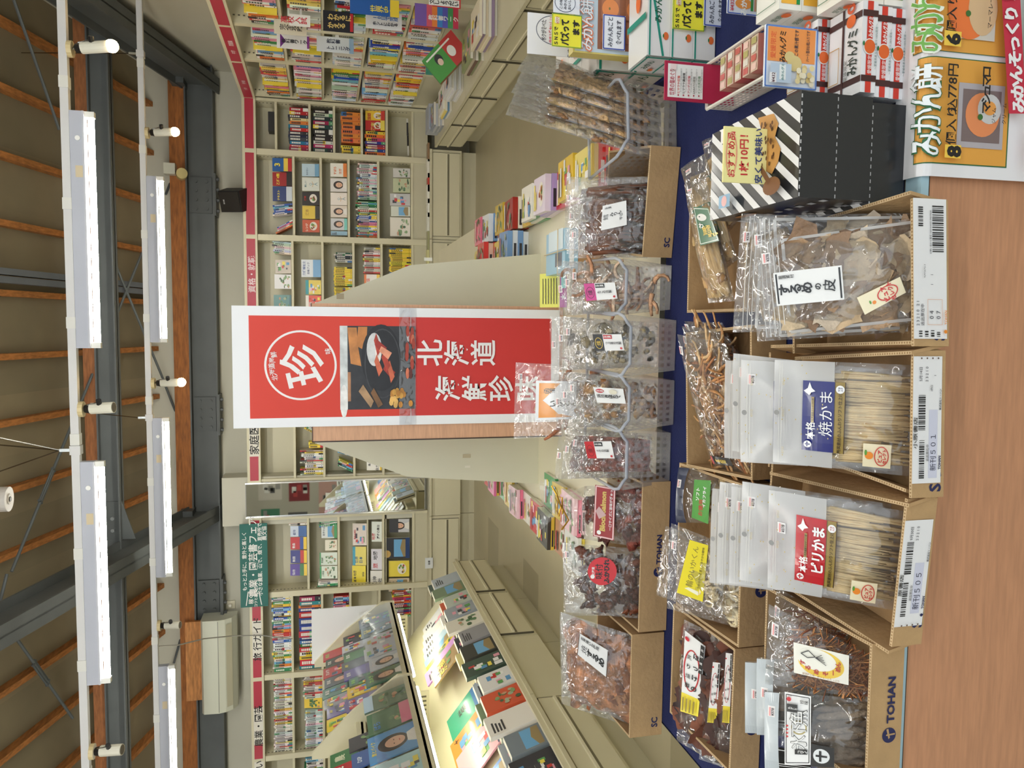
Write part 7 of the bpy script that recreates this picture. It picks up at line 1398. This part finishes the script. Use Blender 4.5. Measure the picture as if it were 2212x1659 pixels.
for i in range(4): fruitbox(xb2 + .012, xb2 + .14, 1.0, 1.06, ZT_ + .0015 + i * .0345, .034, f'yellow and white fruit sweet box behind the front pile, {["lowest", "second", "third", "topmost"][i]}')
# perforated white tray basket with salt packs
bl = P(1582, 240, z=ZT_); yf, yn = bl.y, P(1647, 179, y=1.16).y; zr_ = P(1527, 236, y=yf).z; x0 = bl.x; x1 = P(1529, 139, y=yf).x; yn = 1.17
t = thing('white_basket', 'white perforated tray basket with pink salt packs at the right', 'basket', ((x0 + x1) / 2, (yf + yn) / 2, ZT_), None); WB = (226, 222, 212)
def pwall(nm, A, B):
    A, B = V(A), V(B); L = (B - A).length; d = (B - A) / L; n = int(L / .0135); hh = zr_ - ZT_ - .002; b = MB(); rows = 5
    us = [0, .03]; 
    for i in range(n): us += [.03 + .94 * (i + .62) / n, .03 + .94 * (i + 1) / n]
    us[-1] = 1.0; vs = [0, .12]
    for j in range(rows): vs += [.12 + .8 * (j + .55) / rows, .12 + .8 * (j + 1) / rows]
    vs[-1] = 1.0
    for i in range(len(us) - 1):
        for j in range(len(vs) - 1):
            if i % 2 == 1 and j % 2 == 1 and 0 < i < len(us) - 2 and 0 < j < len(vs) - 2: continue
            b.add([A + d * L * u + V((0, 0, .002 + hh * v)) for u, v in ((us[i], vs[j]), (us[i + 1], vs[j]), (us[i + 1], vs[j + 1]), (us[i], vs[j + 1]))], [(0, 1, 2, 3)], WB)
    b.build(nm, PLAST, t)
pwall('side_wall', (x0, yf, ZT_), (x0, yn, ZT_)); pwall('side_wall', (x1, yn, ZT_), (x1, yf, ZT_)); pwall('front_wall', (x0, yn, ZT_), (x1, yn, ZT_)); pwall('rear_wall', (x1, yf, ZT_), (x0, yf, ZT_))
b = MB(); b.tube([(x0, yf, zr_), (x0, yn, zr_), (x1, yn, zr_), (x1, yf, zr_), (x0, yf, zr_)], .0035, WB, 6); b.build('rim', PLAST, t); b = MB(); b.box(x0, x1, yn, yf, ZT_ + .0012, ZT_ + .003, WB); b.build('basket_floor', PLAST, t)
for i in range(5):
    y = yn + .012 + i * .026; x = x0 + .012; b = MB(); c = [(196, 120, 110), (210, 170, 150), (180, 70, 70), (206, 150, 130)][i % 4]; w_ = x1 - x0 - .024; zz = ZT_ + .0035
    b.box(x, x + w_, y, y + .021, zz, zz + .06, c, [c, (214, 190, 170), c, c, c, c]); m = lambda q, s, h=0: V((x + q, y - h, zz + s)); b.h = .0003; b.pr(m, 0, .02, w_, .034, (176, 36, 40))
    if i == 0: b.text(m, '世界の塩めぐり', w_ * .5, .027, .01, (240, 236, 230))
    for k in range(4): b.pr(lambda q, s, h=0: V((x + q, y + s, zz + .06 + h)), w_ * (.04 + .24 * k), .003, w_ * (.22 + .24 * k), .018, [(236, 200, 190), (196, 96, 90), (226, 220, 210), (180, 170, 110)][(k + i) % 4])
    tag(b.build('salt_pack', GLOSSY), f'clear salt sampler pack in the white tray basket, {ORD[i]} from the viewer', 'salt pack', 'salt packs in the white basket')
def salt(b, m, w, h):
    b.pr(m, w * .08, h * .46, w * .93, h * .96, (240, 240, 238)); b.text(m, '世界の塩めぐり', w * .46, h * .9, h * .07, (176, 30, 60), bold=.02, mw=w * .66); b.pr(m, w * .16, h * .85, w * .78, h * .855, (176, 30, 60))
    for i, (s, c) in enumerate((('ヒマラヤ紅塩', (206, 60, 40)), ('ヒマラヤ黒岩塩', INK2), ('アンデス紅塩', (196, 40, 70)), ('SABATO湖塩', (120, 120, 116)), ('インカ天日塩', (40, 110, 60)))): b.ell(m, w * .14, h * (.81 - i * .07), h * .011, h * .011, (176, 30, 60), 8); b.text(m, s, w * .19, h * (.81 - i * .07), h * .034, c, 'l', bold=.02); b.text(m, 'マイルドな中にうま味のある塩です', w * .22, h * (.777 - i * .07), h * .02, (70, 70, 70), 'l', bold=0, mw=w * .6)
    b.pr(m, w * .76, h * .86, w * .9, h * .94, (240, 220, 220))
card('sign_plate', 'crimson sign with white panel about salts, standing in the white tray basket', 'sign', 1437, 1592, 130, 228, yf - .012, .003, (172, 30, 70), salt, zb=ZT_ + .004)
# white orange-sweet cartons tied with green ribbon
def ribbonbox(x0, y0, z, w_, d_, h, label, diag=False):
    t = thing('orange_sweet_carton', label, 'carton', (x0 + w_ / 2, y0 + d_ / 2, z), 'white cartons with green ribbon print'); T = lambda x, y, q: V((x0 + x, y0 + y, z + q))
    b = MB(); b.box(0, w_, 0, d_, 0, h, (232, 230, 228), T=T); b.build('carton_body', GLOSSY, t); b = MB(); b.h = .0003
    mf = lambda x, y, q=0: T(x, -q, y); ml = lambda x, y, q=0: T(-q, d_ - x, y); mt_ = lambda x, y, q=0: T(x, y, h + q)
    for m, W in ((mf, w_), (ml, d_)):
        if diag and m is mf: b.line(m, [(0, h * .3), (W, h * 1.0)], h * .1, GRN)
        b.pr(m, 0, h * .86, W, h * .93, GRN); b.pr(m, W * .9, 0, W * .97, h, GRN); b.text(m, 'みかん', W * .5, h * .55, min(h * .3, W * .26), (20, 90, 60), bold=.02); b.ell(m, W * .22, h * .2, h * .16, h * .12, ORG, 16); b.ell(m, W * .22, h * .31, h * .08, h * .03, (30, 120, 60), 8)
    b.pr(mt_, w_ * .4, 0, w_ * .47, d_, GRN); b.ell(mt_, w_ * .65, d_ * .4, w_ * .12, d_ * .12, ORG, 16); b.build('carton_print', PAPER, t)
xm0 = P(1545, 132, z=ZT_).x; ym0 = P(1545, 132, z=ZT_).y
for iz in range(3): ribbonbox(xm0, ym0, ZT_ + .0015 + iz * .0475, .17, .095, .047, f'white orange-sweet carton with green ribbon print, pile behind the tray, {["lowest", "middle", "topmost"][iz]}', iz == 2)
b = MB(); b.box(.56, 1.2, 1.675, 2.0, .715, .748, (4, 24, 88)); b.box(.58, 1.18, 1.69, 1.98, 0, .715, (150, 144, 120)); tag(b.build('side_table', CLOTH), 'blue topped side table behind the right end of the display table', 'table')
xM = .565
for iy in range(3):
    for iz in range(2): ribbonbox(xM, 1.68 + iy * .106, ZT_ + .0015 + iz * .082, .13, .104, .081, f'white orange-sweet carton at the back right beyond the large basket, {["nearest", "middle", "farthest"][iy]} pile, {["lower", "upper"][iz]}')
px0, pz1 = P(1238, 112, y=1.57).x, P(1238, 112, y=1.57).z
t = thing('picture_display', 'yellow-edged display box with a picture of orange sweets at the right', 'display', (px0 + .14, 1.58, ZT_)); wP, hP = .28, pz1 - ZT_
b = MB(); b.box(px0, px0 + wP, 1.57, 1.6, ZT_ + .001, pz1, (214, 196, 110)); b.build('panel_box', GLOSSY, t)
b = MB(); b.h = .0003; m = lambda x, y, h=0: V((px0 + x, 1.57 - h, ZT_ + y)); b.pr(m, .003, 0, wP, hP - .003, (196, 212, 222))
pxy = lambda X, Y: ((P(X, Y, y=1.57).x - px0), P(X, Y, y=1.57).z - ZT_)
(ax, az), (cx2, cz2) = pxy(1290, 108), pxy(1392, 0); b.pr(m, ax + .002, cz2, cx2 + .05, az, (150, 96, 70))
for X, Y in ((1318, 70), (1318, 20), (1370, 75), (1370, 25)):
    x, z = pxy(X, Y); b.pr(m, x - .021, z - .02, x + .021, z + .02, (170, 110, 80)); b.ell(m, x, z, .019, .018, (226, 140, 80), 22); b.ell(m, x, z + .002, .003, .002, (120, 110, 60), 8)
x, z = pxy(1375, 78); b.ell(m, x + .004, z - .004, .012, .012, (226, 236, 240), 18); b.ell(m, x + .004, z - .004, .007, .005, (230, 130, 60), 14)
for i, ch in enumerate('みかん餅'): x, z = pxy(1265, 96 - i * 26); b.text(m, ch, x, z, .028, (226, 120, 70), bold=.05); b.text(m, ch, x, z, .026, (226, 234, 240), bold=.01)
b.build('panel_picture', GLOSSY, t)
def buzz(b, m, w, h):
    b.line(m, [(w * .01, h * .01), (w * .99, h * .01), (w * .99, h * .99), (w * .01, h * .99)], w * .02, (90, 150, 60), True); b.text(m, 'ＳＮＳで', w * .32, h * .87, h * .13, INK2, bold=.03); b.text(m, 'バズって', w * .44, h * .57, h * .27, INK2, bold=.05, mw=w * 0.78); b.text(m, 'ます', w * .62, h * .2, h * .22, INK2, bold=.05); b.pr(m, w * .7, h * .76, w * .88, h * .92, (232, 226, 190)); b.text(m, '¥777', w * .79, h * .83, h * .1, (210, 120, 120))
card('yellow_sign', 'yellow buzz sign with black lettering, upper one beside the sweets picture', 'sign', 1193, 1256, 28, 105, 1.562, .002, (240, 230, 60), buzz, 'yellow buzz signs')
card('yellow_sign', 'yellow buzz sign with black lettering, lower one before the ribbon cartons', 'sign', 1455, 1521, -12, 68, 1.442, .002, (240, 230, 60), buzz, 'yellow buzz signs')
def eat(b, m, w, h): b.line(m, [(w * .02, h * .03), (w * .98, h * .03), (w * .98, h * .97), (w * .02, h * .97)], h * .05, (60, 80, 160), True); b.text(m, 'みかん丸ごと', w * .5, h * .68, h * .22, (40, 44, 60), mw=w * 0.84); b.text(m, '食べれます', w * .5, h * .3, h * .22, (40, 44, 60), mw=w * 0.7)
card('framed_note', 'blue-framed white note, upper one on the sweets picture', 'note', 1303, 1350, 30, 110, 1.56, .002, (226, 228, 236), eat, 'blue-framed notes')
card('framed_note', 'blue-framed white note, lower one below the second yellow sign', 'note', 1522, 1570, -14, 60, 1.432, .002, (210, 214, 226), eat, 'blue-framed notes')
def face(b, m, w, h):
    b.ell(m, w * .62, h * .62, w * .36, h * .26, (40, 50, 80), 30, ring=.0012); b.text(m, 'ボクが食べた', w * .6, h * .77, h * .07, (40, 40, 50), bold=.01, mw=w * 0.5); b.text(m, '中で１番おいしい', w * .62, h * .66, h * .075, (206, 50, 70), bold=.02, mw=w * 0.62); b.text(m, 'お菓子！', w * .6, h * .55, h * .08, (206, 50, 70), bold=.03); b.text(m, 'と高校生の店長', w * .62, h * .44, h * .055, (40, 50, 90), mw=w * 0.55)
    b.ell(m, w * .28, h * .2, w * .14, h * .1, INK2, 18); b.ell(m, w * .28, h * .165, w * .11, h * .085, (240, 236, 232), 18); b.line(m, [(w * .22, h * .17), (w * .26, h * .17)], .0012, INK2); b.line(m, [(w * .3, h * .17), (w * .34, h * .17)], .0012, INK2); b.ell(m, w * .28, h * .12, w * .03, h * .01, (196, 60, 60), 8); b.text(m, 'うまい', w * .14, h * .4, h * .06, (40, 40, 50), vert=False)
card('drawn_sheet', 'white sheet with speech bubble and a drawn smiling face at the back right', 'sheet', 1140, 1236, 26, 124, 1.668, .002, (232, 232, 238), face, zb=ZT_ + .17)
def bub(b, m, w, h): b.ell(m, w * .5, h * .56, w * .46, h * .4, (40, 50, 80), 26, ring=.0012); b.text(m, 'この味の', w * .5, h * .72, h * .11, (40, 44, 60)); b.text(m, 'みかんが', w * .5, h * .56, h * .11, (40, 44, 60)); b.text(m, 'おいしい', w * .5, h * .4, h * .11, (40, 44, 60)); b.poly(m, [(w * .3, h * .2), (w * .22, 0), (w * .44, h * .17)], (226, 228, 236))
card('speech_note', 'round white speech note above the upper yellow sign, near the frame edge', 'note', 1196, 1252, -20, 32, 1.558, .002, (232, 234, 240), bub)
def pic(b, m, w, h): b.line(m, [(w * .02, h * .02), (w * .98, h * .02), (w * .98, h * .98), (w * .02, h * .98)], w * .04, (60, 90, 180), True); b.ell(m, w * .4, h * .62, w * .2, h * .2, (232, 150, 70), 16); b.text(m, 'みかん', w * .4, h * .62, h * .14, (240, 240, 236), bold=.04); b.pr(m, w * .15, h * .4, w * .7, h * .46, (60, 140, 70)); b.pr(m, w * .15, h * .08, w * .72, h * .38, (190, 140, 110)); b.text(m, '¥432', w * .3, h * .9, h * .1, (200, 80, 90))
card('picture_card', 'blue-framed fruit picture card at the frame edge above the white tray', 'card', 1572, 1662, -30, 38, 1.3, .002, (222, 226, 234), pic)
# ---------------- paper poster draped over the front edge ----------------
ye = .877
xL = P(2100, 386, y=ye).x; 
prof = [(.93, .7525), (.9, .7525), (.887, .752), (.88, .748), (ye, .74), (ye, .72), (ye - .002, .5)]
acc = [0]
for (a, b_), (c, d) in zip(prof, prof[1:]): acc.append(acc[-1] + math.hypot(c - a, d - b_))
def pp(x, s, h=0.0):
    s = max(0, min(s, acc[-1] - 1e-5))
    for i in range(len(prof) - 1):
        if s <= acc[i + 1] + 1e-9:
            f = (s - acc[i]) / (acc[i + 1] - acc[i]); (a, b_), (c, d) = prof[i], prof[i + 1]; nx_, nz_ = -(d - b_), (c - a); l = math.hypot(nx_, nz_); return V((x, a + (c - a) * f - abs(nx_) / l * h, b_ + (d - b_) * f + abs(nz_) / l * h))
pw = lambda x, y, h=0: pp(x, -y, h)                                 # y upwards
def sz(X, Y):
    lo, hi = 0.0, acc[-1] - 1e-4; x = P(X, Y, y=ye).x
    for _ in range(28):
        mid = (lo + hi) / 2; d = pp(x, mid) - CAM; v = V0 + FPX * wxi(d).y / wxi(d).z
        if v < X: lo = mid
        else: hi = mid
    q = pp(x, lo); return P(X, Y, y=q.y).x if lo > acc[2] else P(X, Y, z=q.z).x, -lo
t = thing('price_poster', 'orange sweets price poster hanging over the front edge of the table', 'poster', (xL + .12, ye, .5)); x1 = .62
b = MB(); ss = [0, .015] + [.028 + k * .0025 for k in range(18)] + [.08 + k * .02 for k in range(9)]; CUTS = sorted(-v for v in ss)
b.h = 0
for s0, s1 in zip(ss, ss[1:]): b.add([pw(xL, -s1, .0008), pw(x1, -s1, .0008), pw(x1, -s0, .0008), pw(xL, -s0, .0008)], [(0, 1, 2, 3)], (232, 232, 236))
b.build('poster_sheet', PAPER, t)
b = MB(); b.h = .0012
def region(X0, X1, Y0, Y1, col, n=18):
    (x0, s0), (x2, s1) = sz(X0, Y1), sz(X1, Y0); b.h += .0003; h = b.h
    cl = sorted([s0, s1] + [c for c in CUTS if min(s0, s1) < c < max(s0, s1)], reverse=True)
    for a, c in zip(cl, cl[1:]): b.add([pw(x0, c, h), pw(x2, c, h), pw(x2, a, h), pw(x0, a, h)], [(0, 1, 2, 3)], col)
    return x0, x2, s0, s1
OR_, DG = (222, 160, 70), (40, 100, 60)
region(1974, 2184, 138, 357, DG); region(1976, 2181, 140, 354, OR_); region(1974, 2184, -90, 122, DG); region(1976, 2181, -90, 120, OR_)
region(2062, 2168, 188, 318, (176, 170, 176)); region(2072, 2160, 200, 306, (120, 104, 104))
def tx(ch, X, Y, h, c, bold=.03, rot=0): x, s = sz(X, Y); b.text(pw, ch, x, s, h, c, bold=bold, rot=rot, cuts=CUTS)
x, s = sz(2118, 250); b.ell(pw, x, s, .028, .026, (226, 140, 90), 26); b.ell(pw, x + .008, s - .01, .019, .018, (206, 206, 206), 22); b.ell(pw, x + .009, s - .01, .009, .01, (232, 160, 80), 16); b.ell(pw, x - .003, s + .004, .004, .004, (60, 110, 50), 10)
region(2060, 2150, -60, 84, (206, 200, 190)); x, s = sz(2100, 20); b.ell(pw, x, s + .008, .04, .032, (232, 120, 60), 24); b.ell(pw, x, s - .012, .034, .022, (214, 180, 140), 20); b.ell(pw, x - .008, s + .01, .004, .004, (60, 110, 50), 10)
for dh, col in ((.031, DG), (.029, (232, 238, 242))):
    for i, ch in enumerate('みかん餅'): tx(ch, 2000, (312, 262, 214, 170)[i], dh, col, .045 if dh > .03 else .012)
for dh, col in ((.031, (232, 238, 226)), (.029, (110, 170, 80))):
    for i, ch in enumerate('みかん'): tx(ch, 2000, (92, 46, 4)[i], dh, col, .045 if dh > .03 else .012)
tx('個入り', 2042, 277, .0145, INK2, .03); tx('込', 2044, 231, .0145, INK2, .03); tx('778円', 2044, 180, .0155, INK2, .03); tx('個入り', 2042, 38, .0145, INK2, .03)
region(2026, 2062, 318, 344, (240, 200, 80)); tx('8', 2045, 331, .024, INK2, .05); region(2024, 2062, 76, 104, (240, 200, 80)); tx('6', 2043, 91, .024, INK2, .05)
for i, ch in enumerate('マシュマロ'): tx(ch, 2113, 238 - i * 19, .014, INK2, .03)
tx('ジャム', 2128, 256, .006, INK2, .01); tx('クリーム', 2150, 252, .006, INK2, .01); tx('マーマレード', 2120, 30, .007, INK2, .01)
(x0, s0), (x2, s2) = sz(2140, 252), sz(2200, -30); b.h += .0006
qa, qb, qc, qd = sz(2158, 252), sz(2195, 252), sz(2180, -40), sz(2140, -40); b.poly(pw, [qb, qc, qd, qa], (196, 44, 70))
for i, ch in enumerate('みかんそっくり！'): tx(ch, 2178 - i * 3.0, 232 - i * 32, .019, (240, 238, 240), .05, .08)
region(2194, 2240, -60, 193, (90, 150, 60)); region(2197, 2240, -60, 190, (240, 230, 50)); tx('ＳＮＳで', 2206, 140, .016, INK2, .04); tx('小原書店です', 2206, 305, .014, (196, 60, 110), .03)
b.build('poster_print', PAPER, t)
